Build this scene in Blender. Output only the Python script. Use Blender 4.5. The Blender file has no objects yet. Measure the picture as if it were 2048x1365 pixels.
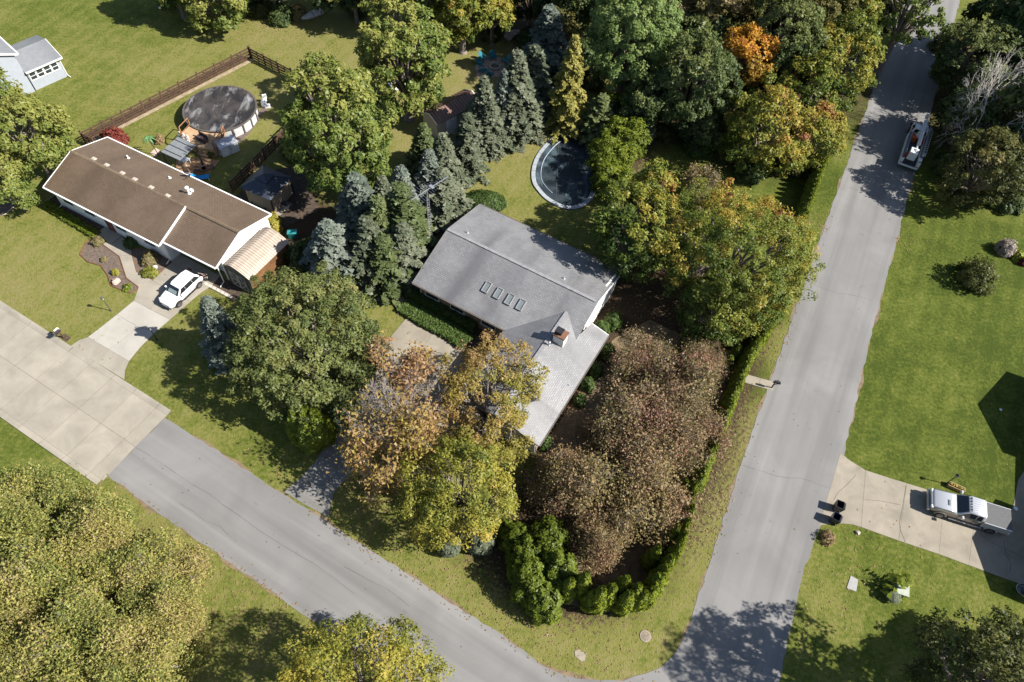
import bpy, math, random
import numpy as np
from mathutils import Vector, Matrix
rnd = random.Random(7)
R = math.radians
scene = bpy.context.scene
COL = scene.collection

# ------------------------------------------------------------ camera, light, exposure
CAM_H, CAM_F, CAM_P, CAM_R = 55.0, 1425.0, 0.97697, 0.08745     # height m, focal length in survey pixels, pitch down, roll
cp, sp, cr, sr = math.cos(CAM_P), math.sin(CAM_P), math.cos(CAM_R), math.sin(CAM_R)
cam_d = bpy.data.cameras.new('camera'); cam = bpy.data.objects.new('camera', cam_d); COL.objects.link(cam)
cam_d.sensor_width = 36.0; cam_d.lens = CAM_F / 2048 * 36.0; cam_d.clip_start = 0.5; cam_d.clip_end = 3000
right = Vector((cr, sr*sp, sr*cp)); up = Vector((-sr, cr*sp, cr*cp)); fwd = Vector((0, cp, -sp))
M = Matrix.Identity(4)
for i in range(3): M[i][0] = right[i]; M[i][1] = up[i]; M[i][2] = -fwd[i]
M[2][3] = CAM_H
cam.matrix_world = M
scene.camera = cam

SUN_AZ, SUN_EL = R(-9.5), R(41)                                   # azimuth from +X, elevation
sun_dir = Vector((math.cos(SUN_AZ)*math.cos(SUN_EL), math.sin(SUN_AZ)*math.cos(SUN_EL), math.sin(SUN_EL)))
sd = bpy.data.lights.new('sun', 'SUN'); sd.energy = 5.0; sd.angle = R(0.55); sd.color = (1.0, 0.95, 0.87)
so = bpy.data.objects.new('sun', sd); COL.objects.link(so)
so.rotation_euler = sun_dir.to_track_quat('Z', 'Y').to_euler(); so.location = (40, -10, 80)
w = bpy.data.worlds.new('World'); scene.world = w; w.use_nodes = True
nt = w.node_tree; nt.nodes.clear()
sky = nt.nodes.new('ShaderNodeTexSky'); sky.sky_type = 'NISHITA'; sky.sun_disc = False
sky.sun_elevation = SUN_EL; sky.sun_rotation = R(90) - SUN_AZ; sky.altitude = 200; sky.dust_density = 1.0
bg = nt.nodes.new('ShaderNodeBackground'); bg.inputs['Strength'].default_value = 0.066
wo = nt.nodes.new('ShaderNodeOutputWorld')
nt.links.new(sky.outputs[0], bg.inputs[0]); nt.links.new(bg.outputs[0], wo.inputs[0])
vs = scene.view_settings; vs.view_transform = 'Standard'; vs.look = 'None'; vs.gamma = 1; vs.use_curve_mapping = False
vs.exposure = 0.98
scene.cycles.max_bounces = 6; scene.cycles.transparent_max_bounces = 4; scene.cycles.diffuse_bounces = 3

# ------------------------------------------------------------ survey: photo measurements -> metres
def ray(px, py):
    x = (px-1024)/CAM_F; y = -(py-682.5)/CAM_F
    return right*x + up*y + fwd
def P(px, py, z=0.0):
    d = ray(px, py); t = (z-CAM_H)/d.z
    return Vector((d.x*t, d.y*t, z))
def depth(px, py, z=0.0):
    d = ray(px, py); return (z-CAM_H)/d.z
def mpp(px, py, z=0.0):                                           # metres per survey pixel
    return depth(px, py, z)/CAM_F
def poly(pts, z=0.0): return [tuple(P(a, b, z)[:2]) for a, b in pts]

# ------------------------------------------------------------ materials
MATS = {}
def ramp(n, stops):
    cr_ = n.color_ramp; els = cr_.elements
    while len(els) > 2: els.remove(els[-1])
    els[0].position, els[0].color = stops[0][0], (*stops[0][1], 1)
    els[1].position, els[1].color = stops[1][0], (*stops[1][1], 1)
    for p, c in stops[2:]:
        e = els.new(p); e.color = (*c, 1)
def mixrgb(nt, a, b, f, mode='MIX'):
    m = nt.nodes.new('ShaderNodeMix'); m.data_type = 'RGBA'; m.blend_type = mode
    for s, v in ((0, f), (6, a), (7, b)):
        if hasattr(v, 'links') or isinstance(v, bpy.types.NodeSocket): nt.links.new(v, m.inputs[s])
        else: m.inputs[s].default_value = v if s == 0 else (*v, 1)
    return m.outputs[2]
def noise(nt, co, scale, detail=3, rough=.55, dist=0):
    n = nt.nodes.new('ShaderNodeTexNoise'); n.inputs['Scale'].default_value = scale
    n.inputs['Detail'].default_value = detail; n.inputs['Roughness'].default_value = rough; n.inputs['Distortion'].default_value = dist
    if co is not None: nt.links.new(co, n.inputs['Vector'])
    return n.outputs['Fac']
def maprange(nt, v, a, b, c=0., d=1.):
    m = nt.nodes.new('ShaderNodeMapRange'); nt.links.new(v, m.inputs[0])
    for i, x in enumerate((a, b, c, d)): m.inputs[i+1].default_value = x
    return m.outputs[0]
def scaled(nt, co, s):
    m = nt.nodes.new('ShaderNodeMapping'); m.inputs['Scale'].default_value = s; nt.links.new(co, m.inputs[0]); return m.outputs[0]
def newmat(name):
    m = bpy.data.materials.new(name); m.use_nodes = True; nt = m.node_tree; nt.nodes.clear()
    out = nt.nodes.new('ShaderNodeOutputMaterial'); b = nt.nodes.new('ShaderNodeBsdfPrincipled')
    nt.links.new(b.outputs[0], out.inputs[0]); MATS[name] = m
    tc = nt.nodes.new('ShaderNodeTexCoord')
    return m, nt, b, tc.outputs['Object'], out
def bump(nt, b, h, st=.3, dist=.02):
    n = nt.nodes.new('ShaderNodeBump'); n.inputs['Strength'].default_value = st; n.inputs['Distance'].default_value = dist
    nt.links.new(h, n.inputs['Height']); nt.links.new(n.outputs[0], b.inputs['Normal'])
def mat(name, col, rough=.7, var=.18, scale=3., metal=0., spec=.4, fine=None):
    """plain surface: base colour with two scales of procedural wear and a fine relief"""
    if name in MATS: return MATS[name]
    m, nt, b, co, out = newmat(name)
    n1 = noise(nt, co, scale, 4); n2 = noise(nt, co, scale*9, 3)
    dk = tuple(c*(1-var) for c in col); lt = tuple(min(1, c*(1+var)) for c in col)
    c1 = mixrgb(nt, dk, lt, maprange(nt, n1, .3, .7))
    c2 = mixrgb(nt, c1, (.5, .5, .5), maprange(nt, n2, .3, .7, 0, var*.35), 'OVERLAY')
    nt.links.new(c2, b.inputs['Base Color'])
    b.inputs['Roughness'].default_value = rough; b.inputs['Metallic'].default_value = metal
    b.inputs['Specular IOR Level'].default_value = spec
    bump(nt, b, n2, .12, .01)
    return m
def leafmat(name, stops, trans=.3):
    m, nt, b, co, out = newmat(name)
    nt.nodes.remove(b)
    at = nt.nodes.new('ShaderNodeAttribute'); at.attribute_name = 'tint'
    rp = nt.nodes.new('ShaderNodeValToRGB'); ramp(rp, stops); nt.links.new(at.outputs['Fac'], rp.inputs[0])
    d = nt.nodes.new('ShaderNodeBsdfDiffuse'); t = nt.nodes.new('ShaderNodeBsdfTranslucent'); g = nt.nodes.new('ShaderNodeBsdfGlossy')
    g.inputs['Roughness'].default_value = .45; g.inputs['Color'].default_value = (.9, .95, 1, 1)
    nt.links.new(rp.outputs[0], d.inputs[0]); nt.links.new(rp.outputs[0], t.inputs[0])
    a = nt.nodes.new('ShaderNodeMixShader'); a.inputs[0].default_value = trans
    nt.links.new(d.outputs[0], a.inputs[1]); nt.links.new(t.outputs[0], a.inputs[2])
    c = nt.nodes.new('ShaderNodeMixShader'); c.inputs[0].default_value = .012
    nt.links.new(a.outputs[0], c.inputs[1]); nt.links.new(g.outputs[0], c.inputs[2])
    nt.links.new(c.outputs[0], out.inputs[0])
    return m
def shingle(name, base, dark, lite, streak=.5, spec=.4):
    m, nt, b, co, out = newmat(name)
    br = nt.nodes.new('ShaderNodeTexBrick'); nt.links.new(co, br.inputs['Vector'])
    br.inputs['Color1'].default_value = (*base, 1); br.inputs['Color2'].default_value = (*lite, 1); br.inputs['Mortar'].default_value = (*dark, 1)
    br.inputs['Scale'].default_value = 1; br.inputs['Brick Width'].default_value = .32; br.inputs['Row Height'].default_value = .16
    br.inputs['Mortar Size'].default_value = .022; br.inputs['Mortar Smooth'].default_value = .4; br.inputs['Bias'].default_value = -.1
    st = noise(nt, scaled(nt, co, (1.0, .10, .10)), .42, 4, .55, .5)
    c1 = mixrgb(nt, br.outputs['Color'], dark, maprange(nt, st, .42, .70, 0, streak))
    pt = noise(nt, co, .35, 3); c2 = mixrgb(nt, c1, lite, maprange(nt, pt, .45, .75, 0, .55))
    gr = noise(nt, co, 26, 2); c3 = mixrgb(nt, c2, (.5, .5, .5), maprange(nt, gr, .35, .65, 0, .35), 'OVERLAY')
    nt.links.new(c3, b.inputs['Base Color']); b.inputs['Roughness'].default_value = .52; b.inputs['Specular IOR Level'].default_value = spec
    bump(nt, b, br.outputs['Fac'], -.25, .012)
    return m

# ------------------------------------------------------------ object helpers
def tag(o, label=None, cat=None, group=None, kind=None):
    if label: o['label'] = label
    if cat: o['category'] = cat
    if group: o['group'] = group
    if kind: o['kind'] = kind
    return o
def thing(name, label, cat, loc=(0, 0, 0), rz=0., group=None):
    o = bpy.data.objects.new(name, None); COL.objects.link(o); o.empty_display_size = .3
    o.location = loc; o.rotation_euler = (0, 0, rz)
    return tag(o, label, cat, group)
def link(name, me, parent=None, loc=None, rot=None, scale=None):
    o = bpy.data.objects.new(name, me); COL.objects.link(o); o.parent = parent
    if loc is not None: o.location = loc
    if rot is not None: o.rotation_euler = rot
    if scale is not None: o.scale = scale
    return o
def copy_tree(o, parent=None):
    c = o.copy(); COL.objects.link(c)
    if parent: c.parent = parent; c.matrix_parent_inverse = o.matrix_parent_inverse
    for ch in list(o.children): copy_tree(ch, c)
    return c
class MB:
    def __init__(s): s.v = []; s.f = []
    def add(s, vs, fs, T=None):
        k = len(s.v)
        s.v += [tuple(T @ Vector(v)) if T is not None else tuple(v) for v in vs]
        s.f += [tuple(i+k for i in f) for f in fs]; return s
    def box(s, c, d, rz=0, T=None):
        x, y, z = d[0]/2, d[1]/2, d[2]/2
        vs = [(a*x, b*y, e*z) for e in (-1, 1) for a, b in ((-1, -1), (1, -1), (1, 1), (-1, 1))]
        m = Matrix.Translation(Vector(c)) @ Matrix.Rotation(rz, 4, 'Z')
        if T is not None: m = m @ T
        return s.add(vs, [(3, 2, 1, 0), (4, 5, 6, 7), (0, 1, 5, 4), (1, 2, 6, 5), (2, 3, 7, 6), (3, 0, 4, 7)], m)
    def prism(s, pts, z0, z1):
        a = sum(pts[i][0]*pts[(i+1) % len(pts)][1]-pts[(i+1) % len(pts)][0]*pts[i][1] for i in range(len(pts)))
        if a < 0: pts = pts[::-1]
        n = len(pts)
        if n > 24:                                                  # large outlines: clean constrained triangulation of the top
            from mathutils.geometry import delaunay_2d_cdt
            V, _, F, *_r = delaunay_2d_cdt([Vector(p[:2]) for p in pts], [], [list(range(n))], 1, 1e-5)
            s.add([(v.x, v.y, z1) for v in V], [tuple(f) for f in F])
            return s.add([(p[0], p[1], z0) for p in pts]+[(p[0], p[1], z1) for p in pts], [(i, (i+1) % n, n+(i+1) % n, n+i) for i in range(n)])
        vs = [(p[0], p[1], z0) for p in pts]+[(p[0], p[1], z1) for p in pts]
        return s.add(vs, [tuple(range(n-1, -1, -1)), tuple(range(n, 2*n))]+[(i, (i+1) % n, n+(i+1) % n, n+i) for i in range(n)])
    def quad(s, *p): return s.add(p, [tuple(range(len(p)))])
    def slab(s, pts, t):                                           # polygon in space with thickness t downwards along -normal
        p = [Vector(q) for q in pts]; n = Vector((0, 0, 0))
        for i in range(len(p)):
            a, b = p[i], p[(i+1) % len(p)]; n += a.cross(b)
        n.normalize(); k = len(p); q = [v-n*t for v in p]
        return s.add(p+q, [tuple(range(k)), tuple(range(2*k-1, k-1, -1))]+[(k+i, k+(i+1) % k, (i+1) % k, i) for i in range(k)])
    def tube(s, a, b, r0, r1=None, n=8, cap=True):
        a, b = Vector(a), Vector(b); d = b-a
        if d.length < 1e-6: return s
        r1 = r0 if r1 is None else r1
        q = d.to_track_quat('Z', 'Y'); vs = []
        for c, r in ((a, r0), (b, r1)):
            vs += [c+q @ Vector((math.cos(2*math.pi*i/n)*r, math.sin(2*math.pi*i/n)*r, 0)) for i in range(n)]
        fs = [(i, (i+1) % n, n+(i+1) % n, n+i) for i in range(n)]
        if cap: fs += [tuple(range(n-1, -1, -1)), tuple(range(n, 2*n))]
        return s.add(vs, fs)
    def path(s, pts, r, n=6):
        for a, b in zip(pts[:-1], pts[1:]): s.tube(a, b, r, r, n)
        return s
    def lathe(s, prof, n=16, c=(0, 0, 0)):
        vs = []
        for r, z in prof: vs += [(c[0]+r*math.cos(2*math.pi*i/n), c[1]+r*math.sin(2*math.pi*i/n), c[2]+z) for i in range(n)]
        fs = []
        for j in range(len(prof)-1):
            fs += [(j*n+i, j*n+(i+1) % n, (j+1)*n+(i+1) % n, (j+1)*n+i) for i in range(n)]
        fs += [tuple(range(n-1, -1, -1)), tuple(range((len(prof)-1)*n, len(prof)*n))]
        return s.add(vs, fs)
    def loft(s, secs, caps=True, close=True):
        n = len(secs[0]); vs = [p for sec in secs for p in sec]; fs = []
        for j in range(len(secs)-1):
            for i in range(n if close else n-1):
                fs.append((j*n+i, (j+1)*n+i, (j+1)*n+(i+1) % n, j*n+(i+1) % n))
        if caps: fs += [tuple(range(n)), tuple(range(len(vs)-1, len(vs)-n-1, -1))]
        return s.add(vs, fs)
    def mesh(s, name, m=None, smooth=False):
        me = bpy.data.meshes.new(name); me.from_pydata(s.v, [], s.f)
        if m: me.materials.append(m)
        if smooth: me.polygons.foreach_set('use_smooth', [True]*len(me.polygons))
        me.update(); return me
    def build(s, name, m, parent=None, smooth=False, bev=0, **k):
        o = link(name, s.mesh(name, m, smooth), parent, **k)
        if bev:
            b = o.modifiers.new('bevel', 'BEVEL'); b.width = bev; b.segments = 2; b.limit_method = 'ANGLE'; b.angle_limit = R(35)
        return o
def struct(name, mb, m, **k): return tag(mb.build(name, m, **k), kind='structure')
def icosphere_mb(r, c, rg, squash=.8, jit=.15, n=7, m=5):
    b = MB(); prof = []
    vs = []
    for j in range(1, m):
        t = math.pi*j/m
        for i in range(n):
            a = 2*math.pi*(i+.5*(j % 2))/n; k = r*(1+rg.uniform(-jit, jit))
            vs.append((c[0]+k*math.sin(t)*math.cos(a), c[1]+k*math.sin(t)*math.sin(a), c[2]+k*squash*math.cos(t)))
    top, bot = len(vs), len(vs)+1; vs += [(c[0], c[1], c[2]+r*squash), (c[0], c[1], c[2]-r*squash)]
    fs = [((j*n)+i, (j+1)*n+i, (j+1)*n+(i+1) % n, j*n+(i+1) % n) for j in range(m-2) for i in range(n)]
    fs += [(top, i, (i+1) % n) for i in range(n)]+[(bot, (m-2)*n+(i+1) % n, (m-2)*n+i) for i in range(n)]
    return b.add(vs, fs)
# ================================================================ GROUND
def ground_material():
    m, nt, b, co, out = newmat('lawn')
    at = nt.nodes.new('ShaderNodeAttribute'); at.attribute_name = 'dry'
    so_ = nt.nodes.new('ShaderNodeAttribute'); so_.attribute_name = 'soil'
    n0 = noise(nt, co, .09, 4, .6); n1 = noise(nt, co, .55, 5, .62, .4); n2 = noise(nt, co, 3.2, 3, .7); n3 = noise(nt, co, 11, 2, .7)
    def mth(op, a, c):
        k = nt.nodes.new('ShaderNodeMath'); k.operation = op
        for i, v in enumerate((a, c)):
            if isinstance(v, (int, float)): k.inputs[i].default_value = v
            else: nt.links.new(v, k.inputs[i])
        return k.outputs[0]
    f = mth('ADD', at.outputs['Fac'], maprange(nt, n0, .3, .7, -.13, .13))
    f = mth('ADD', f, maprange(nt, n1, .25, .75, -.14, .14)); f = mth('ADD', f, maprange(nt, n2, .25, .75, -.22, .22))
    wv = nt.nodes.new('ShaderNodeTexWave'); wv.inputs['Scale'].default_value = .2; wv.inputs['Distortion'].default_value = .8
    mp = nt.nodes.new('ShaderNodeMapping'); mp.inputs['Rotation'].default_value = (0, 0, R(24)); nt.links.new(co, mp.inputs[0]); nt.links.new(mp.outputs[0], wv.inputs[0])
    f = mth('ADD', f, maprange(nt, wv.outputs['Fac'], 0, 1, -.03, .03))
    rp = nt.nodes.new('ShaderNodeValToRGB'); nt.links.new(f, rp.inputs[0])
    ramp(rp, [(0.0, (.049, .070, .011)), (.22, (.094, .116, .020)), (.45, (.166, .164, .046)), (.68, (.205, .182, .074)), (1.0, (.235, .178, .098))])
    s = mth('ADD', so_.outputs['Fac'], maprange(nt, n2, .3, .7, -.25, .25))
    c = mixrgb(nt, rp.outputs[0], (.060, .042, .026), maprange(nt, s, .35, .65))
    c = mixrgb(nt, c, (.5, .5, .5), maprange(nt, n3, .35, .65, .0, 1.0), 'OVERLAY')
    vo = nt.nodes.new('ShaderNodeTexVoronoi'); vo.inputs['Scale'].default_value = 1.7; nt.links.new(co, vo.inputs['Vector'])
    lf = mth('MULTIPLY', maprange(nt, vo.outputs['Distance'], .13, .07), maprange(nt, n1, .42, .62))
    c = mixrgb(nt, c, (.30, .19, .06), mth('MULTIPLY', lf, .75))           # fallen leaves lying in the grass
    nt.links.new(c, b.inputs['Base Color']); b.inputs['Roughness'].default_value = .95; b.inputs['Specular IOR Level'].default_value = .1
    bump(nt, b, mth('ADD', n3, n2), .75, .09)
    return m
def build_ground():
    xs = np.concatenate([[-900, -400, -220], np.arange(-130, 131, 1.0), [220, 400, 900]])
    ys = np.concatenate([[-600, -300, -120], np.arange(-40, 171, 1.0), [260, 500, 1200]])
    X, Y = np.meshgrid(xs, ys); n, mm = X.shape
    dry = np.full(X.shape, .42); soil = np.zeros(X.shape)
    blobs = [  # survey px, radius m, value, channel
        (1900, 640, 16, .07, 0), (1850, 520, 12, .10, 0), (1800, 860, 9, .10, 0), (1950, 920, 7, .10, 0), (2100, 700, 16, .08, 0), (1980, 1050, 5, .14, 0),
        (1760, 1120, 7, .24, 0), (1660, 1180, 5, .30, 0), (1940, 1180, 6, .30, 0), (1850, 1330, 9, .3, 0), (1930, 300, 16, .2, 0), (1940, 60, 14, .30, 0),
        (120, 90, 16, .30, 0), (40, 40, 14, .26, 0), (330, 90, 12, .30, 0), (240, 160, 8, .40, 0), (430, 110, 8, .52, 0), (330, 230, 7, .52, 0), (520, 180, 7, .50, 0), (560, 60, 9, .52, 0), (660, 80, 10, .52, 0),
        (960, 110, 9, .56, 0), (890, 200, 6, .55, 0), (1000, 320, 5, .60, 0), (1080, 400, 5, .40, 0), (1030, 270, 4, .72, 0), (1150, 450, 5, .36, 0),
        (60, 520, 8, .42, 0), (150, 560, 7, .42, 0), (110, 640, 6, .46, 0), (60, 600, 6, .48, 0), (420, 620, 4, .40, 0),
        (300, 800, 6, .34, 0), (420, 900, 6, .36, 0), (560, 940, 5, .36, 0), (740, 1050, 5, .45, 0), (900, 1150, 5, .44, 0), (1080, 1280, 5, .44, 0), (1250, 1310, 5, .46, 0), (1340, 1230, 3, .5, 0),
        (60, 900, 5, .22, 0), (130, 940, 4, .3, 0), (300, 1080, 5, .38, 0), (450, 1170, 6, .38, 0), (560, 1260, 5, .36, 0),
        (1420, 1100, 3.0, .55, 0), (1450, 970, 3.5, .60, 0), (1480, 860, 3.2, .62, 0), (1560, 690, 2.6, .80, 0), (1600, 590, 2.4, .74, 0), (1640, 440, 3, .40, 0), (1690, 300, 3, .32, 0),
        (1330, 830, 8, .9, 1), (1200, 850, 6, .6, 1), (1240, 1010, 8, .9, 1), (1180, 1130, 4, 1, 1), (1330, 650, 7, .9, 1), (1290, 740, 6, .9, 1), (1060, 1100, 5, .8, 1), (940, 1050, 4, .4, 1),
        (1480, 600, 5, .9, 1), (1290, 600, 6, .8, 1), (1400, 700, 5, 1, 1), (780, 480, 5, 1, 1), (640, 480, 5, .7, 1), (600, 420, 4, .7, 1), (1250, 320, 4, .9, 1), (1300, 230, 6, .9, 1), (1120, 250, 3, .9, 1),
        (1560, 160, 14, .9, 1), (1400, 60, 14, .9, 1), (1200, 30, 12, .9, 1), (1500, 300, 6, .8, 1), (1350, 330, 4, -.2, 1), (1960, 240, 11, .8, 1), (2020, 120, 10, .8, 1), (620, 560, 4, .7, 1), (680, 880, 3, .6, 1), (1960, 400, 7, .35, 1),
        (600, 8, 6, .5, 1), (1030, 40, 5, .8, 1), (150, 1180, 9, .6, 1), (620, 500, 3, .7, 1)]
    num = np.full(X.shape, .35); den = np.full(X.shape, .35); num *= .42
    for px, py, r, v, ch in blobs:
        c = P(px, py); g = np.exp(-((X-c.x)**2+(Y-c.y)**2)/(r*r))
        if ch == 0: num += v*g*6; den += g*6
        else: soil += v*g*.75
    dry = num/den*1.0
    # worn grass against the road edges
    me = bpy.data.meshes.new('ground')
    v = np.stack([X.ravel(), Y.ravel(), np.zeros(X.size)], 1).astype(np.float32)
    i = np.arange(n*mm).reshape(n, mm)
    f = np.stack([i[:-1, :-1], i[:-1, 1:], i[1:, 1:], i[1:, :-1]], -1).reshape(-1, 4)
    me.vertices.add(len(v)); me.vertices.foreach_set('co', v.ravel()); me.loops.add(f.size); me.loops.foreach_set('vertex_index', f.ravel().astype(np.int32))
    me.polygons.add(len(f)); me.polygons.foreach_set('loop_start', np.arange(0, f.size, 4, dtype=np.int32)); me.update(calc_edges=True)
    for nm, arr in (('dry', dry), ('soil', soil)):
        a = me.attributes.new(nm, 'FLOAT', 'POINT'); a.data.foreach_set('value', arr.ravel().astype(np.float32))
    me.materials.append(ground_material())
    return tag(link('ground', me), kind='structure')
build_ground()

def asphalt(name, base):
    m, nt, b, co, out = newmat(name)
    at = noise(nt, co, 14, 4, .8); big = noise(nt, co, .16, 4, .55, .6)
    lanes = noise(nt, scaled(nt, co, (.035, .9, 1)), 1, 3, .5)
    c = mixrgb(nt, tuple(x*.84 for x in base), tuple(x*1.12 for x in base), maprange(nt, big, .3, .7))
    mp = nt.nodes.new('ShaderNodeMapping'); mp.vector_type = 'TEXTURE'; mp.inputs['Rotation'].default_value = (0, 0, R(67)); mp.inputs['Scale'].default_value = (30, 1.2, 1); nt.links.new(co, mp.inputs[0]); lanes2 = noise(nt, mp.outputs[0], 1, 3, .5)
    mp2 = nt.nodes.new('ShaderNodeMapping'); mp2.vector_type = 'TEXTURE'; mp2.inputs['Rotation'].default_value = (0, 0, R(-26.7)); mp2.inputs['Scale'].default_value = (30, 1.2, 1); nt.links.new(co, mp2.inputs[0]); lanes3 = noise(nt, mp2.outputs[0], 1, 3, .5)
    sx = nt.nodes.new('ShaderNodeSeparateXYZ'); nt.links.new(co, sx.inputs[0]); sel = maprange(nt, sx.outputs[0], 8, 18); ln = nt.nodes.new('ShaderNodeMix'); nt.links.new(sel, ln.inputs[0]); nt.links.new(lanes3, ln.inputs[2]); nt.links.new(lanes2, ln.inputs[3])
    c = mixrgb(nt, c, tuple(x*.66 for x in base), maprange(nt, ln.outputs[0], .48, .72, 0, .6)); c = mixrgb(nt, c, tuple(min(1, x*1.35) for x in base), maprange(nt, ln.outputs[0], .42, .25, 0, .5))
    bl = noise(nt, co, .7, 4, .6); c = mixrgb(nt, c, tuple(x*.5 for x in base), maprange(nt, bl, .66, .78, 0, .5))
    c = mixrgb(nt, c, (.5, .5, .5), maprange(nt, at, .3, .7, 0, .7), 'OVERLAY')
    vo = nt.nodes.new('ShaderNodeTexVoronoi'); vo.inputs['Scale'].default_value = .9; nt.links.new(co, vo.inputs['Vector'])
    c = mixrgb(nt, c, (.03, .03, .03), maprange(nt, vo.outputs['Distance'], .06, .03, 0, .8))
    nt.links.new(c, b.inputs['Base Color']); b.inputs['Roughness'].default_value = .92; b.inputs['Specular IOR Level'].default_value = .25
    bump(nt, b, at, .35, .02); return m
def concrete(name, base, var=.2):
    m, nt, b, co, out = newmat(name)
    n1 = noise(nt, co, .5, 5, .62, .5); n2 = noise(nt, co, 5, 4, .7); n3 = noise(nt, co, 25, 2)
    oi = nt.nodes.new('ShaderNodeObjectInfo')
    c = mixrgb(nt, tuple(x*(1-var) for x in base), tuple(x*(1+var*.6) for x in base), maprange(nt, n1, .3, .7))
    c = mixrgb(nt, c, tuple(x*.55 for x in base), maprange(nt, n2, .6, .8, 0, .5))
    c = mixrgb(nt, c, (.5, .5, .5), maprange(nt, n3, .35, .65, 0, .35), 'OVERLAY')
    hs = nt.nodes.new('ShaderNodeHueSaturation'); nt.links.new(c, hs.inputs['Color']); nt.links.new(maprange(nt, oi.outputs['Random'], 0, 1, .96, 1.03), hs.inputs['Value'])
    nt.links.new(hs.outputs[0], b.inputs['Base Color']); b.inputs['Roughness'].default_value = .9; b.inputs['Specular IOR Level'].default_value = .3
    bump(nt, b, n2, .15, .01); return m
A_ROAD = asphalt('weathered_asphalt', (.198, .194, .190)); A_OLD = asphalt('old_driveway', (.20, .195, .185))
C_ROAD = concrete('road_concrete', (.305, .276, .228)); C_NEW = concrete('new_concrete', (.37, .35, .31), .12); C_DRV = concrete('drive_concrete', (.275, .245, .196), .25)
C_JOINT = mat('joint_dirt', (.15, .13, .10), .95)
# left street frame
RO = Vector((-44.86, 30.81)); RD = Vector((.89326, -.44953)); RN = Vector((.44953, .89326))
def rf(s, n): q = RO+RD*s+RN*n; return (q.x, q.y)
def lerp(a, b, t): return (a[0]+(b[0]-a[0])*t, a[1]+(b[1]-a[1])*t)
l_far = lerp((20.74, 27.77), (46.79, 89.42), 2.4); r_far = lerp((29.56, 28.85), (57.24, 95.61), 2.3)
# asphalt: the street from the left, round the corner and up the street on the right
edge_up = [rf(16.52, 3.25), rf(30, 3.22), rf(44, 3.22), rf(49, 3.24)]+poly([(1010, 1275), (1048, 1303), (1082, 1328), (1115, 1345), (1155, 1357), (1200, 1362), (1245, 1360), (1290, 1349), (1322, 1335), (1348, 1313), (1365, 1285), (1382, 1243)])[1:]
edge_up += [(16.19, 16.2), (20.74, 27.77), (31.58, 53.47), (46.79, 89.42), l_far]
edge_dn = [r_far, (57.24, 95.61), (43.31, 62.41), (34.26, 40.9), (29.56, 28.85), (24.11, 17.65), (21.26, 9.77), (18.5, 3.5), (15, -6), (9, -30), (2, -30), (4, -8)]
edge_dn += [rf(62, -3.3), rf(50, -3.1), rf(37.3, -3.05), rf(24, -3.1), rf(16.54, -2.95)]
def jag(pts, amp=.09, step=.7, closed=True):                                     # broken edge of old asphalt
    out = []
    for a, b in zip(pts, pts[1:]+(pts[:1] if closed else [])):
        L = math.dist(a, b); k = max(1, int(L/step)) if L < 120 else 1
        for i in range(k):
            q = lerp(a, b, i/k); out.append((q[0]+rnd.uniform(-amp, amp), q[1]+rnd.uniform(-amp, amp)))
    return out
mb = MB(); mb.prism(jag(edge_up+edge_dn), -.05, .022); ROAD = struct('asphalt_road', mb, A_ROAD)
# strip of bare earth and leaves that has gathered against the asphalt
mb = MB()
for line, sgn in ((edge_up[:-1], 1), (edge_dn[1:6], 1), (edge_dn[12:], 1)):
    pts = jag(line, 0, .5, False); ph = rnd.random()*9; pv = None
    for i in range(1, len(pts)-1):
        d = Vector((pts[i+1][0]-pts[i-1][0], pts[i+1][1]-pts[i-1][1])).normalized(); n = Vector((-d.y, d.x)); k = .05+.11*(math.sin(i*.31+ph)+math.sin(i*.77+ph*2))+rnd.uniform(-.05, .07); q = (pts[i][0]-n.x*.25, pts[i][1]-n.y*.25), (pts[i][0]+n.x*k, pts[i][1]+n.y*k)
        if pv and math.dist(pv[0], q[0]) < 2: mb.quad((*pv[0], .008), (*q[0], .008), (*q[1], .008), (*pv[1], .008))
        pv = q
struct('verge_soil', mb, mat('verge_dirt', (.17, .125, .075), .95, .35, 1.5))
# concrete street: base, slabs, kerbs
mb = MB(); mb.prism([rf(-40, -3.9), rf(16.52, -3.9), rf(16.52, 3.9), rf(-40, 3.9)], -.05, .012); CR = struct('concrete_road', mb, C_JOINT)
joints = [-37.5+2.63*i for i in range(20)]+[15.1, 16.5]
joints = [j for j in joints if j < 13]+[15.2, 16.5]
for a, b in zip(joints[:-1], joints[1:]):
    for n0, n1 in ((-3.45, 0), (0, 3.45)):
        g = .015; mb = MB(); z = .024+rnd.uniform(-.003, .003)
        e = .0 if b < 16 else .12
        mb.prism([rf(a+g, n0+g), rf(b-g+e*(n0 < 0), n0+g), rf(b-g, n1-g), rf(a+g, n1-g)], 0, z); mb.build('slab', C_ROAD, CR)
    for n0, n1, hi in ((3.45, 3.95, 1), (-3.95, -3.45, 1)):
        h = .10 if not (n0 > 0 and 3.9 < (a+b)/2 < 11.3) else .035
        mb = MB(); s0, s1 = a+.01, b-.01; o0, o1 = (n1, n0) if n0 > 0 else (n0, n1)
        # rolled kerb profile: outer edge high, inner edge low
        q = [rf(s0, o1), rf(s1, o1), rf(s1, (o0*.55+o1*.45)), rf(s0, (o0*.55+o1*.45)), rf(s0, o0), rf(s1, o0)]
        mb.add([(q[0][0], q[0][1], .026), (q[1][0], q[1][1], .026), (q[2][0], q[2][1], h*.9), (q[3][0], q[3][1], h*.9), (q[4][0], q[4][1], h), (q[5][0], q[5][1], h), (q[4][0], q[4][1], -.05), (q[5][0], q[5][1], -.05)],
               [(0, 1, 2, 3), (3, 2, 5, 4), (4, 5, 7, 6)]); mb.build('kerb', C_ROAD, CR)
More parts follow.
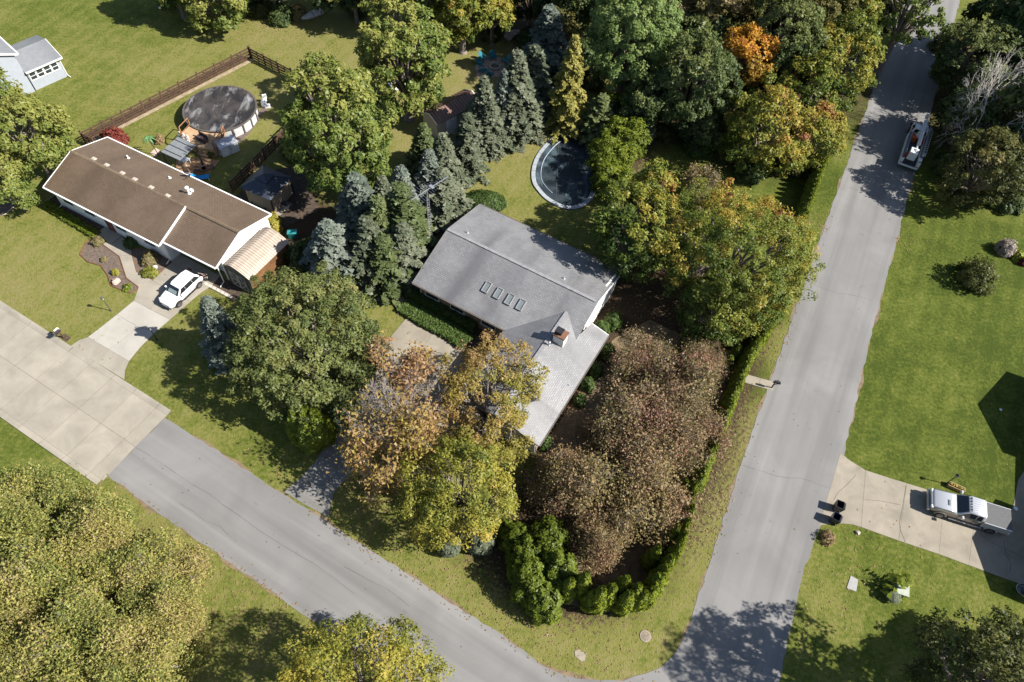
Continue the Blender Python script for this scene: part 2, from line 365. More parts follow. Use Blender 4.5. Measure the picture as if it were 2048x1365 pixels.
def paved(name, panels, m, z=.03, base=True):
    """a paved area of the setting: panels are polygons in survey px, each one a child slab"""
    pl = [poly(p) for p in panels]
    mb = MB()
    for p in pl: mb.prism(p, -.05, z-.014)
    root = struct(name, mb, C_JOINT)
    for i, p in enumerate(pl):
        c = (sum(a for a, _ in p)/len(p), sum(b for _, b in p)/len(p)); L = max(math.dist(a, c) for a in p)
        q = [lerp(a, c, .016/max(.3, math.dist(a, c))) for a in p]
        mm = m[i] if isinstance(m, list) else m
        mb = MB(); mb.prism(q, z-.05, z+rnd.uniform(-.003, .003)); mb.build('slab', mm, root)
    return root
paved('left_driveway', [
    [(141, 693), (158, 681), (176, 675), (217, 699), (195, 727)], [(217, 699), (258, 723), (250, 742), (249, 760), (195, 727)],
    [(176, 675), (202, 655), (234, 630), (275, 654), (240, 685), (217, 699)], [(275, 654), (312, 664), (281, 695), (258, 723), (217, 699), (240, 685)], [(234, 630), (268, 602), (300, 619), (340, 640), (312, 664), (275, 654)],
    [(268, 602), (277, 576), (305, 562), (330, 577), (300, 619)], [(330, 577), (362, 596), (382, 603), (340, 640), (300, 619)],
    [(305, 562), (343, 526), (384, 548), (362, 596), (330, 577)], [(384, 548), (425, 571), (400, 588), (382, 603), (362, 596)], [(343, 526), (352, 505), (395, 527), (384, 548)], [(395, 527), (440, 553), (425, 571), (384, 548)]],
    [C_ROAD, C_ROAD, C_NEW, C_NEW, C_NEW, C_ROAD, C_ROAD, C_ROAD, C_ROAD, C_ROAD, C_ROAD])
paved('front_walkway', [[(206, 491), (233, 463), (247, 477), (224, 503)], [(224, 503), (247, 477), (260, 491), (265, 510), (239, 513)], [(239, 513), (265, 510), (274, 545), (253, 557)], [(253, 557), (274, 545), (305, 561), (279, 577)]], C_ROAD, .035)
paved('right_driveway', [
    [(1681, 905), (1696, 919), (1731, 941), (1722, 1055), (1703, 1049), (1671, 1047), (1637, 1052), (1650, 1010)], [(1731, 941), (1774, 955), (1813, 967), (1797, 1082), (1722, 1055)],
    [(1813, 967), (1888, 990), (1878, 1109), (1797, 1082)], [(1888, 990), (1953, 1011), (1937, 1131), (1878, 1109)], [(1953, 1011), (2018, 1031), (2010, 1158), (1937, 1131)],
    [(2018, 1031), (2027, 1008), (2036, 960), (2060, 925), (2160, 950), (2150, 1210), (2060, 1175), (2010, 1158)]], C_DRV)
mb = MB()
for line in ([(1811, 972), (1806, 1010), (1799, 1045), (1801, 1062), (1810, 1084)], [(1668, 1000), (1676, 985), (1692, 972), (1712, 950)], [(1800, 1010), (1760, 1003), (1730, 1000)], [(2008, 1080), (2012, 1110), (2022, 1128), (2018, 1145)], [(1960, 1070), (1990, 1090), (2020, 1102), (2060, 1125)]):
    pts = [P(x+rnd.uniform(-.6, .6), y+rnd.uniform(-.6, .6)) for x, y in line]
    for a, b in zip(pts[:-1], pts[1:]):
        n = Vector((-(b-a).y, (b-a).x, 0)).normalized()*.012; z = Vector((0, 0, .037))
        mb.quad(a-n+z, b-n+z, b+n+z, a+n+z)
for line in ([rf(16.6, .1), rf(21, .05), rf(26, .12), rf(31, -.05), rf(35, .08), rf(41, .0)], [rf(23, -1.6), rf(27, -1.5), rf(30, -1.7)], [rf(37, 1.2), rf(41, 1.5), rf(44, 1.3)], [(20.5, 26.5), (23, 25.9), (26, 25.6), (28.2, 24.9)], [(30, 47), (33, 46.2), (36.4, 45.8)], [(36, 62), (39, 61), (42.2, 60.4)]):
    pts = [Vector((x+rnd.uniform(-.12, .12), y+rnd.uniform(-.12, .12), 0)) for a, b in zip(line[:-1], line[1:]) for x, y in (lerp(a, b, 0), lerp(a, b, .35), lerp(a, b, .7))]
    for a, b in zip(pts[:-1], pts[1:]):
        n = Vector((-(b-a).y, (b-a).x, 0)).normalized()*rnd.uniform(.005, .012); z = Vector((0, 0, .027)); mb.quad(a-n+z, b-n+z, b+n+z, a+n+z)
tag(mb.build('pavement_crack', mat('crack_dirt', (.05, .042, .032), .95)), kind='structure')
paved('court_driveway', [[(768, 690), (816, 633), (868, 662), (822, 735)], [(868, 662), (922, 693), (962, 722), (915, 790), (822, 735)], [(962, 722), (1005, 748), (1010, 790), (950, 850), (915, 790)], [(768, 690), (822, 735), (770, 800), (728, 790)], [(822, 735), (915, 790), (950, 850), (840, 900), (740, 870), (770, 800)]], C_DRV)
mb = MB(); mb.prism(poly([(568, 984), (600, 958), (630, 925), (652, 893), (690, 835), (728, 792), (770, 800), (790, 840), (760, 870), (725, 912), (700, 950), (668, 985), (657, 1035), (610, 1010)]), -.05, .03); struct('shaded_driveway', mb, A_OLD)
paved('garden_path', [[(1487, 765), (1492, 749), (1521, 757), (1517, 774)], [(1521, 757), (1549, 765), (1546, 782), (1517, 774)]], C_DRV, .035)
paved('house_path', [[(790, 610), (789, 601), (802, 592), (812, 604), (806, 620), (796, 632)], [(806, 588), (828, 574), (840, 580), (812, 604), (802, 592)]], C_DRV, .035)
MULCH = mat('mulch', (.125, .095, .075), .95, .35, 4); MULCH2 = mat('dark_mulch', (.07, .05, .036), .95, .4, 3)
def bed(name, px, m=MULCH, z=.03, edge=None):
    p = poly(px); mb = MB(); mb.prism(jag(p, .05, .5), -.05, z); b = struct(name, mb, m)
    if edge:
        q = [Vector((*a, .05)) for a in p]; mb = MB(); mb.path(q+[q[0]], .045, 5); mb.build('edging', edge, b)
    return b
EDG = mat('rust_edging', (.17, .07, .035), .9); STN = mat('pale_edging', (.4, .34, .27), .9)
bed('flower_bed', [(189, 474), (206, 490), (239, 514), (253, 557), (277, 575), (275, 580), (261, 587), (241, 580), (222, 572), (217, 554), (202, 532), (176, 525), (160, 510), (172, 487)], MULCH, .03, EDG)
bed('flower_bed', [(262, 497), (300, 500), (343, 526), (305, 559), (274, 544), (266, 515)], MULCH, .03, EDG)
bed('flower_bed', [(84, 408), (120, 385), (225, 460), (190, 473), (110, 428)], MULCH2, .03, STN)
bed('flower_bed', [(403, 556), (440, 553), (500, 590), (470, 604), (410, 573)], MULCH2, .025)
bed('pool_gravel', [(452, 262), (478, 268), (505, 250), (520, 222), (530, 200), (543, 213), (526, 228), (512, 252), (484, 283), (460, 292), (420, 270)], mat('purple_gravel', (.13, .10, .085), .95, .3, 6))
bed('flower_bed', [(-40, 420), (0, 395), (30, 400), (32, 412), (10, 430), (-40, 440)], MULCH, .03, STN)
bed('gazebo_ground', [(470, 395), (520, 345), (600, 330), (640, 420), (560, 460), (520, 450)], MULCH2)
bed('hedge_bed', [(800, 590), (820, 570), (1010, 668), (1003, 740), (930, 690), (860, 650), (800, 610)], MULCH2)
bed('garden_bed', [(1225, 680), (1300, 640), (1420, 700), (1500, 700), (1470, 800), (1420, 930), (1380, 1010), (1320, 1180), (1200, 1230), (1060, 1180), (1080, 1060), (1060, 960), (1090, 890)], mat('leafy_soil', (.155, .115, .066), .95, .45, 1.2), .012)
# ================================================================ BUILDINGS
WHITE = mat('white_siding', (.78, .77, .74), .6, .05, 2); TRIM = mat('white_trim', (.80, .80, .79), .45, .03, 2)
GREYW = mat('shaded_blue_siding', (.33, .36, .41), .6, .05, 2); GLASS = mat('window_glass', (.03, .04, .05), .08, .1, 1, 0, .9)  # siding darkened: the shade on the sunroom wall is put into its colour
BROWN_SH = shingle('brown_shingles', (.128, .090, .060), (.078, .054, .037), (.160, .116, .082), .55)
GREY_SH = shingle('grey_shingles', (.185, .185, .190), (.095, .095, .102), (.25, .25, .255), .85, .95)
LGREY_SH = shingle('pale_grey_shingles', (.20, .21, .225), (.13, .135, .145), (.25, .26, .275), .4)
DARKM = mat('dark_metal', (.035, .035, .04), .45, .15, 3, .3); GALV = mat('galvanised_metal', (.52, .53, .55), .4, .12, 4, .7)
SOFF = mat('dark_fascia', (.10, .085, .075), .7); BRICK = mat('tan_brick', (.30, .22, .17), .9, .25, 2)
GREYM = mat('grey_metal', (.36, .37, .39), .5, .1, 3, .2)
def local(root, px, py, z):
    d = P(px, py, z)-Vector(root.location); c, s = math.cos(-root.rotation_euler[2]), math.sin(-root.rotation_euler[2])
    return Vector((d.x*c-d.y*s, d.x*s+d.y*c, z))
def wall(root, pts, z0, z1, t=.16, m=WHITE, name='wall'):
    a, b = Vector(pts[0]), Vector(pts[1]); d = b-a; mb = MB()
    mb.box(((a.x+b.x)/2, (a.y+b.y)/2, (z0+z1)/2), (d.length, t, z1-z0), math.atan2(d.y, d.x)); return mb.build(name, m, root)
def gable_wall(root, x, y0, y1, z0, ze, zr, t=.16, m=WHITE, ym=None, swap=False):
    ym = (y0+y1)/2 if ym is None else ym; mb = MB()
    pts = [(y0, z0), (y1, z0), (y1, ze), (ym, zr), (y0, ze)]
    mb.add([(x-t/2, a, b) for a, b in pts]+[(x+t/2, a, b) for a, b in pts], [(4, 3, 2, 1, 0), (5, 6, 7, 8, 9)]+[(i, (i+1) % 5, 5+(i+1) % 5, 5+i) for i in range(5)])
    if swap: mb.v = [(v[1], v[0], v[2]) for v in mb.v]; mb.f = [f[::-1] for f in mb.f]
    return mb.build('gable_wall', m, root)
def window(root, c, wdt, h, rz, name='window', slats=1):
    """frame on a wall face, with a recessed pane"""
    f = MB(); T = Matrix.Translation(Vector(c)) @ Matrix.Rotation(rz, 4, 'Z')
    for x, z, sx, sz in ((0, h/2, wdt+.12, .08), (0, -h/2, wdt+.16, .1), (-wdt/2, 0, .08, h), (wdt/2, 0, .08, h)): f.add(*_bx((x, -.02, z), (sx, .07, sz)), T)
    for i in range(slats): f.add(*_bx((0, -.01, -h/2+h*(i+1)/(slats+1)), (wdt, .05, .05)), T)
    o = f.build(name, TRIM, root); p = MB(); p.add(*_bx((0, .0, 0), (wdt, .03, h)), T); p.build('pane', GLASS, o); return o
def _bx(c, d):
    b = MB(); b.box(c, d); return b.v, b.f
def roofplane(root, pts, m, t=.10, name='roof'): b = MB(); b.slab(pts, t); return b.build(name, m, root)
def gutter(root, a, b, m=TRIM, name='gutter', r=(.13, .13)):
    a, b = Vector(a), Vector(b); d = (b-a); q = MB(); T = Matrix.Translation((a+b)/2) @ d.to_track_quat('X', 'Z').to_matrix().to_4x4()
    q.add(*_bx((0, 0, 0), (d.length, r[0], r[1])), T); return q.build(name, m, root)
def vent_pipe(root, c, h=.4, r=.06, m=GALV, cap=False):
    b = MB(); b.tube((c[0], c[1], c[2]-.1), (c[0], c[1], c[2]+h), r, r, 10); b.lathe([(r*2.2, 0), (r*1.2, .08)], 10, (c[0], c[1], c[2]))
    if cap: b.lathe([(r*2, h), (r*2, h+.1), (r*.4, h+.2)], 10, c)
    return b.build('vent_pipe', m, root, smooth=False)

# ---------------------------------------------------------------- brown roofed ranch house on the left
o = P(86.6, 374, 2.9)
H1 = thing('ranch_house', 'long low white house with a brown shingled gable roof, left of the photo', 'house', (o.x, o.y, 0), R(-24.0), 'houses')
ZE, ZR, YM, YB, XG, XE = 2.9, 4.35, 4.2, 8.35, 14.95, 21.3
def r1z(y): return ZE+(ZR-ZE)*y/YM if y <= YM else ZR-(ZR-ZE)*(y-YM)/(YB-YM)
roofplane(H1, [(0, 0, ZE), (XG, -.05, ZE), (XG, YM, ZR), (.1, YM, ZR)], BROWN_SH)
gs = (ZR-.14-3.0)/(YM-.47)
roofplane(H1, [(XG+.012, .45, 2.99), (XE, .45, 2.99), (XE, YM-.012, ZR-.13), (XG+.012, YM-.012, ZR-.13)], BROWN_SH)
roofplane(H1, [(.1, YM, ZR), (XG, YM, ZR), (XE, YM, ZR-.1), (XE-.05, YB, ZE), (-.15, YB+.1, ZE)], BROWN_SH)
b = MB(); b.add([(.1, YM-.16, ZR-.03), (XE, YM-.16, ZR-.10), (XE, YM, ZR+.03), (.1, YM, ZR+.05), (XE, YM+.16, ZR-.10), (.1, YM+.16, ZR-.03)], [(0, 1, 2, 3), (3, 2, 4, 5)]); b.build('ridge_cap', mat('tan_ridge', (.165, .12, .08), .9, .2, 3), H1)
wall(H1, [(.4, .55), (14.75, .55)], 0, ZE+.02); wall(H1, [(.4, YB-.4), (20.9, YB-.4)], 0, ZE+.0)
gable_wall(H1, .45, .4, YB-.35, 0, ZE+.05, ZR-.14); gable_wall(H1, 20.95, 1.4, YB-.33, 0, 2.96, ZR-.28, ym=4.2); wall(H1, [(14.7, .5), (14.7, 2.2)], 0, ZE+.1)
wall(H1, [(14.8, 2.1), (20.9, 2.1)], 0, 3.4)
b = MB(); b.box((17.9, 2.0, 1.1), (4.9, .08, 2.2)); gd = b.build('garage_door', mat('garage_panel', (.62, .61, .58), .5, .05), H1)
for i in range(4):
    for j in range(4): q = MB(); q.box((16.1+i*1.2, 1.95, .3+j*.53), (1.05, .04, .42)); q.build('panel', MATS['garage_panel'], gd)
for x in (1.9, 4.8, 8.9, 12.6): window(H1, (x, .46, 1.6), 1.5, 1.1, 0)
b = MB(); b.box((7.2, .45, 1.05), (.95, .08, 2.1)); d = b.build('front_door', mat('door_red', (.16, .05, .04), .5), H1)
q = MB(); q.box((7.55, .38, 1.0), (.06, .08, .12)); q.build('handle', GALV, d)
b = MB(); b.box((7.2, -.15, .08), (2.2, 1.4, .16)); b.build('doorstep', C_ROAD, H1)
gutter(H1, (0, -.07, ZE-.06), (XG, -.12, ZE-.06)); gutter(H1, (XG+.1, .38, 2.93), (XE, .38, 2.93)); gutter(H1, (-.2, YB+.14, ZE-.06), (XE, YB+.06, ZE-.06))
for a, c in (((XE+.02, .45, 2.93), (XE+.02, YM, ZR-.17)), ((XE+.02, YM, ZR-.17), (XE-.02, YB, ZE-.06)), ((.0, 0, ZE-.06), (.08, YM, ZR-.08)), ((.08, YM, ZR-.08), (-.17, YB+.1, ZE-.06))): gutter(H1, a, c, name='bargeboard', r=(.07, .2))
gutter(H1, (XG+.04, -.05, ZE+.0), (XG+.04, YM-.05, ZR+.01), name='bargeboard', r=(.09, .2))
for x, y in ((XE-.35, .5), (XG-.3, .1), (.35, .1)):
    b = MB(); b.path([(x, y-.1, 2.85), (x, y+.35, 2.5), (x, y+.35, .3), (x, y-.25, .1)], .05, 6); b.build('downspout', TRIM, H1)
for x, y in ((188, 318), (213.5, 330.5), (245, 347), (270, 359.5), (303, 376), (336, 393)):
    c = local(H1, x, y, ZR-.12); b = MB(); z = r1z(c.y)
    b.box((c.x, c.y, z+.03), (.50, .36, .07)); b.box((c.x, c.y, z+.08), (.32, .24, .06)); b.build('roof_vent', mat('bleached_vent', (.44, .39, .33), .6, .1), H1)
for x, y, h in ((255, 314, .35), (338, 354, .2)):
    c = local(H1, x, y, 3.6); vent_pipe(H1, (c.x, c.y, r1z(c.y)), h, .08, TRIM)
c = local(H1, 377, 385, 3.9); vent_pipe(H1, (c.x, c.y, r1z(c.y)), .75, .1, TRIM, True)
c = local(H1, 381, 378, 3.9); b = MB(); b.box((c.x, c.y, r1z(c.y)+.12), (.32, .3, .26)); b.build('roof_vent', TRIM, H1)
b = MB(); b.box((21.05, 5.0, 2.6), (.04, .8, .35)); gv = b.build('gable_vent', mat('louvre_grey', (.42, .42, .42), .6), H1)
for i in range(4): q = MB(); q.box((21.08, 5.0, 2.48+i*.08), (.03, .72, .03)); q.build('slat', MATS['louvre_grey'], gv)
c = local(H1, 379, 352, 3.2)
dish = thing('satellite_dish', 'grey satellite dish on the rear gutter of the brown roofed house', 'satellite dish', P(379, 354, 3.05))
b = MB(); n = 16; T = Matrix.Rotation(R(55), 4, 'X') @ Matrix.Rotation(0, 4, 'Z')
b.lathe([(.02, 0), (.25, .03), (.42, .09), (.44, .10), (.42, .07), (.25, .0), (.02, -.03)], n); b2 = MB(); b2.add(b.v, b.f, Matrix.Translation((0, 0, .35)) @ Matrix.Rotation(R(-50), 4, 'X')); b2.build('reflector', GALV, dish, smooth=True)
b = MB(); b.path([(0, .1, -.25), (0, .05, .25)], .03); b.path([(0, -.2, .05), (0, -.62, .45)], .018); b.box((0, -.62, .45), (.1, .12, .1)); b.build('mount', DARKM, dish)

# ---------------------------------------------------------------- grey roofed house in the middle
o = P(825, 566, 2.7)
H2 = thing('corner_house', 'grey shingled L shaped house with four skylights and a white chimney', 'house', (o.x, o.y, 0), R(-26.3), 'houses')
ZE, ZR, XR, YB, YM = 2.7, 4.5, 16.05, 12.0, 6.0
sl = (ZR-ZE)/YM
XW, XL, XRW, YF, YW = 14.05, 10.0, 18.15, -8.27, 4.5; ZW = ZE+sl*(XW-XL)      # wing ridge
def r2z(x, y):
    z = ZE+sl*min(y, YB-y)
    if y < YW and x > XL: z = max(z if x < XR else 0, ZW-sl*abs(x-XW))
    return z
yv = (ZW-ZE)/sl
roofplane(H2, [(0, 0, ZE), (XL, 0, ZE), (XW, yv, ZW), (XR, (ZW-sl*(XR-XW)-ZE)/sl, ZW-sl*(XR-XW)), (XR, YM, ZR), (0, YM, ZR)], GREY_SH)
roofplane(H2, [(0, YM, ZR), (XR, YM, ZR), (XR, YB, ZE), (-.1, YB, ZE)], GREY_SH)
def wingplane(pts):                                                # wing roofs: own axes so that the courses follow the wing's eaves
    b = MB(); b.slab([(p[1], -p[0], p[2]) for p in pts], .1)
    ob = b.build('roof', GREY_SH, H2); ob.rotation_euler = (0, 0, R(90)); return ob
wingplane([(XL, YF, ZE), (XW, YF, ZW), (XW, yv, ZW), (XL, 0, ZE)])
wingplane([(XW, YF, ZW), (XRW, YF, ZE), (XRW, YW, ZE), (XR+.3, YW, ZE+sl*(XRW-XR-.3)), (XR+.012, yv-1.2, ZW-sl*(XR-XW)), (XW, yv, ZW)])
CAPM = mat('ridge_grey', (.23, .23, .24), .85, .15, 3)
b = MB()
for x in np.arange(0, XR-.3, .33): b.box((x+.16, YM, ZR+.018+.01*(int(x*3) % 2)), (.32, .3, .03))
b.build('ridge_cap', CAPM, H2)
b = MB()
for y in np.arange(YF, yv-.2, .33): b.box((XW, y+.16, ZW+.018+.01*(int(abs(y)*3) % 2)), (.3, .32, .03))
b.build('ridge_cap', CAPM, H2)
wall(H2, [(.5, .6), (XL+.4, .6)], 0, ZE+.1, m=BRICK); wall(H2, [(.5, YB-.6), (XR-.4, YB-.6)], 0, ZE+.1, m=BRICK)
gable_wall(H2, .5, .5, YB-.5, 0, ZE+.06, ZR-.12, m=WHITE); gable_wall(H2, XR-.35, 3.4, YB-.5, 0, ZE+.3, ZR-.14, m=WHITE, ym=YM)
wall(H2, [(XL+.5, YF+.5), (XL+.5, .6)], 0, ZE+.1, m=BRICK); wall(H2, [(XRW-.5, YF+.5), (XRW-.5, YW-.4)], 0, ZE+.05, m=BRICK); wall(H2, [(XR-.3, YW-.4), (XRW-.4, YW-.4)], 0, ZE+.1, m=BRICK)
g = MB(); g.box(((XL+XRW)/2, YF+.5, 1.35), (XRW-XL-1, .16, 2.7)); g.add([(XL+.5, YF+.42, 2.72), (XRW-.5, YF+.42, 2.72), (XW, YF+.42, ZW-.16), (XL+.5, YF+.58, 2.72), (XRW-.5, YF+.58, 2.72), (XW, YF+.58, ZW-.16)], [(0, 1, 2), (5, 4, 3), (0, 3, 4, 1), (1, 4, 5, 2), (2, 5, 3, 0)]); g.build('gable_wall', WHITE, H2)
for y in (-6.2, -2.6):
    b = MB(); b.box((XL+.40, y, 1.1), (.06, 2.6, 2.2)); gd = b.build('garage_door', MATS['garage_panel'], H2)
    for j in range(4): q = MB(); q.box((XL+.36, y, .3+j*.53), (.03, 2.4, .42)); q.build('panel', MATS['garage_panel'], gd)
for x in (1.8, 4.6, 8.0): window(H2, (x, .5, 1.6), 1.5, 1.1, 0)
for y in (-6.5, -3.5, -.4, 2.6): window(H2, (XRW-.4, y, 1.6), 1.3, 1.2, R(90))
for x in (3, 7, 11): window(H2, (x, YB-.5, 1.6), 1.5, 1.1, R(180))
for a, c, nm, r in (((0, -.07, ZE-.06), (XL-.1, -.07, ZE-.06), 'gutter', (.12, .12)), ((XRW+.06, YF, ZE-.06), (XRW+.06, YW, ZE-.06), 'gutter', (.12, .12)), ((XL-.06, YF, ZE-.06), (XL-.06, -.1, ZE-.06), 'gutter', (.12, .12)), ((-.1, YB+.06, ZE-.06), (XR, YB+.06, ZE-.06), 'gutter', (.12, .12)),
    ((XR+.03, yv-.6, ZW-.68), (XR+.03, YM, ZR-.07), 'bargeboard', (.05, .16)), ((XR+.03, YM, ZR-.07), (XR+.03, YB, ZE-.07), 'bargeboard', (.05, .16)), ((-.03, 0, ZE-.07), (-.03, YM, ZR-.07), 'bargeboard', (.05, .16)), ((-.03, YM, ZR-.07), (-.12, YB, ZE-.07), 'bargeboard', (.05, .16)),
    ((XL, YF-.03, ZE-.07), (XW, YF-.03, ZW-.07), 'bargeboard', (.05, .16)), ((XW, YF-.03, ZW-.07), (XRW, YF-.03, ZE-.07), 'bargeboard', (.05, .16)), ((XR+.3, YW+.03, ZE+.45), (XRW, YW+.03, ZE-.07), 'bargeboard', (.05, .16))):
    gutter(H2, a, c, TRIM if nm == 'bargeboard' and a[0] > XR and a[1] > yv-1 else (mat('grey_fascia', (.20, .195, .19), .7) if nm == 'bargeboard' else SOFF), nm, r)
SKYF = mat('skylight_frame', (.25, .255, .26), .5); SKYG = mat('skylight_glass', (.16, .185, .19), .12, .1, 1, 0, .8)
ang = math.atan(sl)
for x, y in ((973.5, 576), (996.5, 588), (1019, 600), (1042, 611)):
    c = local(H2, x, y, 3.5); T = Matrix.Translation((c.x, c.y, r2z(c.x, c.y)+.06)) @ Matrix.Rotation(ang, 4, 'X')
    f = MB()
    for cx, cy, sx, sy in ((-.27, 0, .06, 1.02), (.27, 0, .06, 1.02), (0, -.51, .60, .06), (0, .51, .60, .06)): f.add(*_bx((cx, cy, .02), (sx, sy, .16)), T)
    k = f.build('skylight', SKYF, H2); q = MB(); q.add(*_bx((0, 0, .0), (.47, .95, .06)), T); q.build('pane', SKYG, k)
# chimney
c = local(H2, 1121, 674, 4.3)
b = MB(); b.box((c.x, c.y, 4.05), (1.0, .82, 1.3)); ch = b.build('chimney', mat('white_brick', (.70, .69, .66), .8, .12, 5), H2)
b = MB(); b.box((c.x, c.y, 4.76), (1.14, .96, .12)); b.build('chimney_cap', mat('rust_brick', (.17, .085, .055), .9, .25, 4), ch)
b = MB(); b.box((c.x-.16, c.y, 4.98), (.56, .5, .32)); b.box((c.x-.16, c.y, 5.17), (.7, .62, .05)); b.build('flue', DARKM, ch)
b = MB(); xs, xe = c.x+.45, c.x+2.4                                      # saddle behind the chimney: the paler wedge below it
for x, y, h, r in ((1098, 690, .42, .06), (935, 471, .3, .06), (1127, 562, .22, .07)):
    q = local(H2, x, y, 3.9); vent_pipe(H2, (q.x, q.y, r2z(q.x, q.y)), h, r, GALV, x == 1098)
# ---------------------------------------------------------------- pale house at the top left: two storeys behind, sunroom in front
o = P(71, 182)
H3 = thing('sunroom_house', 'pale house with a grey roofed sunroom of four windows, top left corner', 'house', (o.x, o.y, 0), R(51), 'houses')
# local x runs along the sunroom front, y to the back
L = 4.5
q = local(H3, 133, 150, 0); L = q.x
gable_wall(H3, L, .15, 5.3, 0, 2.55, 3.3, m=GREYW, ym=2.7); wall(H3, [(.1, .1), (L, .1)], 0, 2.55, m=GREYW)
roofplane(H3, [(-.05, -.3, 2.55), (L+.3, -.3, 2.55), (L+.3, 2.7, 3.45), (-.05, 2.7, 3.45)], LGREY_SH); roofplane(H3, [(-.05, 2.7, 3.45), (L+.3, 2.7, 3.45), (L+.3, 5.6, 2.55), (-.05, 5.6, 2.55)], LGREY_SH)
for i in range(4): window(H3, (.62+i*(L-.9)/3.6, .0, 1.72), .74, .95, 0)
gutter(H3, (0, -.36, 2.49), (L+.3, -.36, 2.49)); gutter(H3, (L+.33, -.3, 2.5), (L+.33, 2.7, 3.4), name='bargeboard', r=(.05, .16))
b = MB(); b.path([(L, 0, 2.5), (L, 0, .2), (L+.1, -.5, .1)], .05); b.build('downspout', TRIM, H3)
gable_wall(H3, 0, -9, -.1, 0, 4.9, 6.9, m=GREYW, t=.2, swap=True); wall(H3, [(-.1, .1), (-.1, 9)], 0, 4.9, m=GREYW); wall(H3, [(-8.9, .1), (-8.9, 9)], 0, 4.9, m=GREYW)
roofplane(H3, [(.3, -.35, 4.85), (.3, 9.3, 4.85), (-4.5, 9.3, 7.0), (-4.5, -.35, 7.0)], LGREY_SH); roofplane(H3, [(-9.3, 9.3, 4.85), (-9.3, -.35, 4.85), (-4.5, -.35, 7.0), (-4.5, 9.3, 7.0)], LGREY_SH)
gutter(H3, (.3, -.38, 4.8), (-4.5, -.38, 6.95), name='bargeboard', r=(.06, .2)); gutter(H3, (.36, -.35, 4.8), (.36, 9.3, 4.8)); window(H3, (-3.5, -.12, 1.7), 1.2, 1.3, 0); window(H3, (-6.5, -.12, 1.7), 1.2, 1.3, 0)
# ---------------------------------------------------------------- house east of the frame whose gables throw the angular shadows on the lawn
H4 = thing('east_house', 'white gabled house just beyond the right edge, throwing the angular shadow', 'house', (46.9, 29.4, 0), R(-19.7), 'houses')
# local: y along the west gable wall (0..9.2), x eastwards
gable_wall(H4, .3, .3, 8.9, 0, 2.9, 4.9, m=WHITE)
wall(H4, [(.3, .3), (12, .3)], 0, 2.9); wall(H4, [(.3, 8.9), (12, 8.9)], 0, 2.9); gable_wall(H4, 12, .3, 8.9, 0, 2.9, 4.9)
roofplane(H4, [(0, 0, 2.9), (12.3, 0, 2.9), (12.3, 4.6, 5.0), (0, 4.6, 5.0)], LGREY_SH); roofplane(H4, [(0, 4.6, 5.0), (12.3, 4.6, 5.0), (12.3, 9.2, 2.9), (0, 9.2, 2.9)], LGREY_SH)
window(H4, (.2, 4.6, 1.6), 1.4, 1.2, R(-90))
gx, gy = -.55, -13.2
gable_wall(H4, gx+.3, gy+.3, gy+8.0, 0, 2.75, 4.15); wall(H4, [(gx+.3, gy+.3), (11, gy+.3)], 0, 2.75); wall(H4, [(gx+.3, gy+8), (1.5, gy+8)], 0, 2.75)
wall(H4, [(1.5, gy+8), (1.5, .3)], 0, 2.7)
roofplane(H4, [(gx, gy, 2.75), (11, gy, 2.75), (11, gy+4.15, 4.25), (gx, gy+4.15, 4.25)], LGREY_SH); roofplane(H4, [(gx, gy+4.15, 4.25), (11, gy+4.15, 4.25), (11, gy+8.3, 2.75), (gx, gy+8.3, 2.75)], LGREY_SH)
roofplane(H4, [(.9, gy+7.5, 2.7), (12, gy+7.5, 2.7), (12, .6, 2.75), (.9, .6, 2.75)], LGREY_SH)
# ---------------------------------------------------------------- garden shed with brown ribbed metal roof
def rib_roof(root, pts, m, n, name='roof', t=.05, rib=.03):
    """metal roof plane: pts = eave a, eave b, ridge b, ridge a; each rib a raised part"""
    r = roofplane(root, pts, m, t, name); a, b, c, d = [Vector(p) for p in pts]; nn = (b-a).cross(d-a).normalized()
    for i in range(n):
        k = (i+.5)/n; p, q = a.lerp(b, k)+nn*.012, d.lerp(c, k)+nn*.012; mb = MB(); u = (b-a).normalized()*rib
        mb.add([p-u, p+u, q+u, q-u, p-u*.5+nn*.035, p+u*.5+nn*.035, q+u*.5+nn*.035, q-u*.5+nn*.035], [(4, 5, 6, 7), (0, 1, 5, 4), (1, 2, 6, 5), (2, 3, 7, 6), (3, 0, 4, 7)]); mb.build('rib', m, r)
    return r
RIBB = mat('brown_metal_roof', (.165, .100, .082), .5, .1, 2, .1); BEIGE = mat('beige_siding', (.50, .44, .36), .75, .08, 2)
o = P(842, 224, 2.3)
S1 = thing('garden_shed', 'beige garden shed with a brown ribbed metal roof between the trees', 'shed', (o.x, o.y, 0), R(46.9))
# local x along ridge, -y to the right-hand eave
Ls, Ws = 6.3, 2.9
rib_roof(S1, [(0, -Ws, 2.3), (Ls, -Ws, 2.3), (Ls, -Ws/2, 2.95), (0, -Ws/2, 2.95)], RIBB, 16); rib_roof(S1, [(Ls, 0, 2.3), (0, 0, 2.3), (0, -Ws/2, 2.95), (Ls, -Ws/2, 2.95)], RIBB, 16)
wall(S1, [(.15, -Ws+.2), (Ls-.15, -Ws+.2)], 0, 2.3, .1, BEIGE); wall(S1, [(.15, -.2), (Ls-.15, -.2)], 0, 2.3, .1, BEIGE)
gable_wall(S1, .15, -Ws+.2, -.2, 0, 2.28, 2.85, .1, BEIGE); gable_wall(S1, Ls-.15, -Ws+.2, -.2, 0, 2.28, 2.85, .1, BEIGE)
for x in (-.03, Ls+.03):
    gutter(S1, (x, -Ws, 2.28), (x, -Ws/2, 2.93), name='bargeboard', r=(.06, .14)); gutter(S1, (x, -Ws/2, 2.93), (x, 0, 2.28), name='bargeboard', r=(.06, .14))
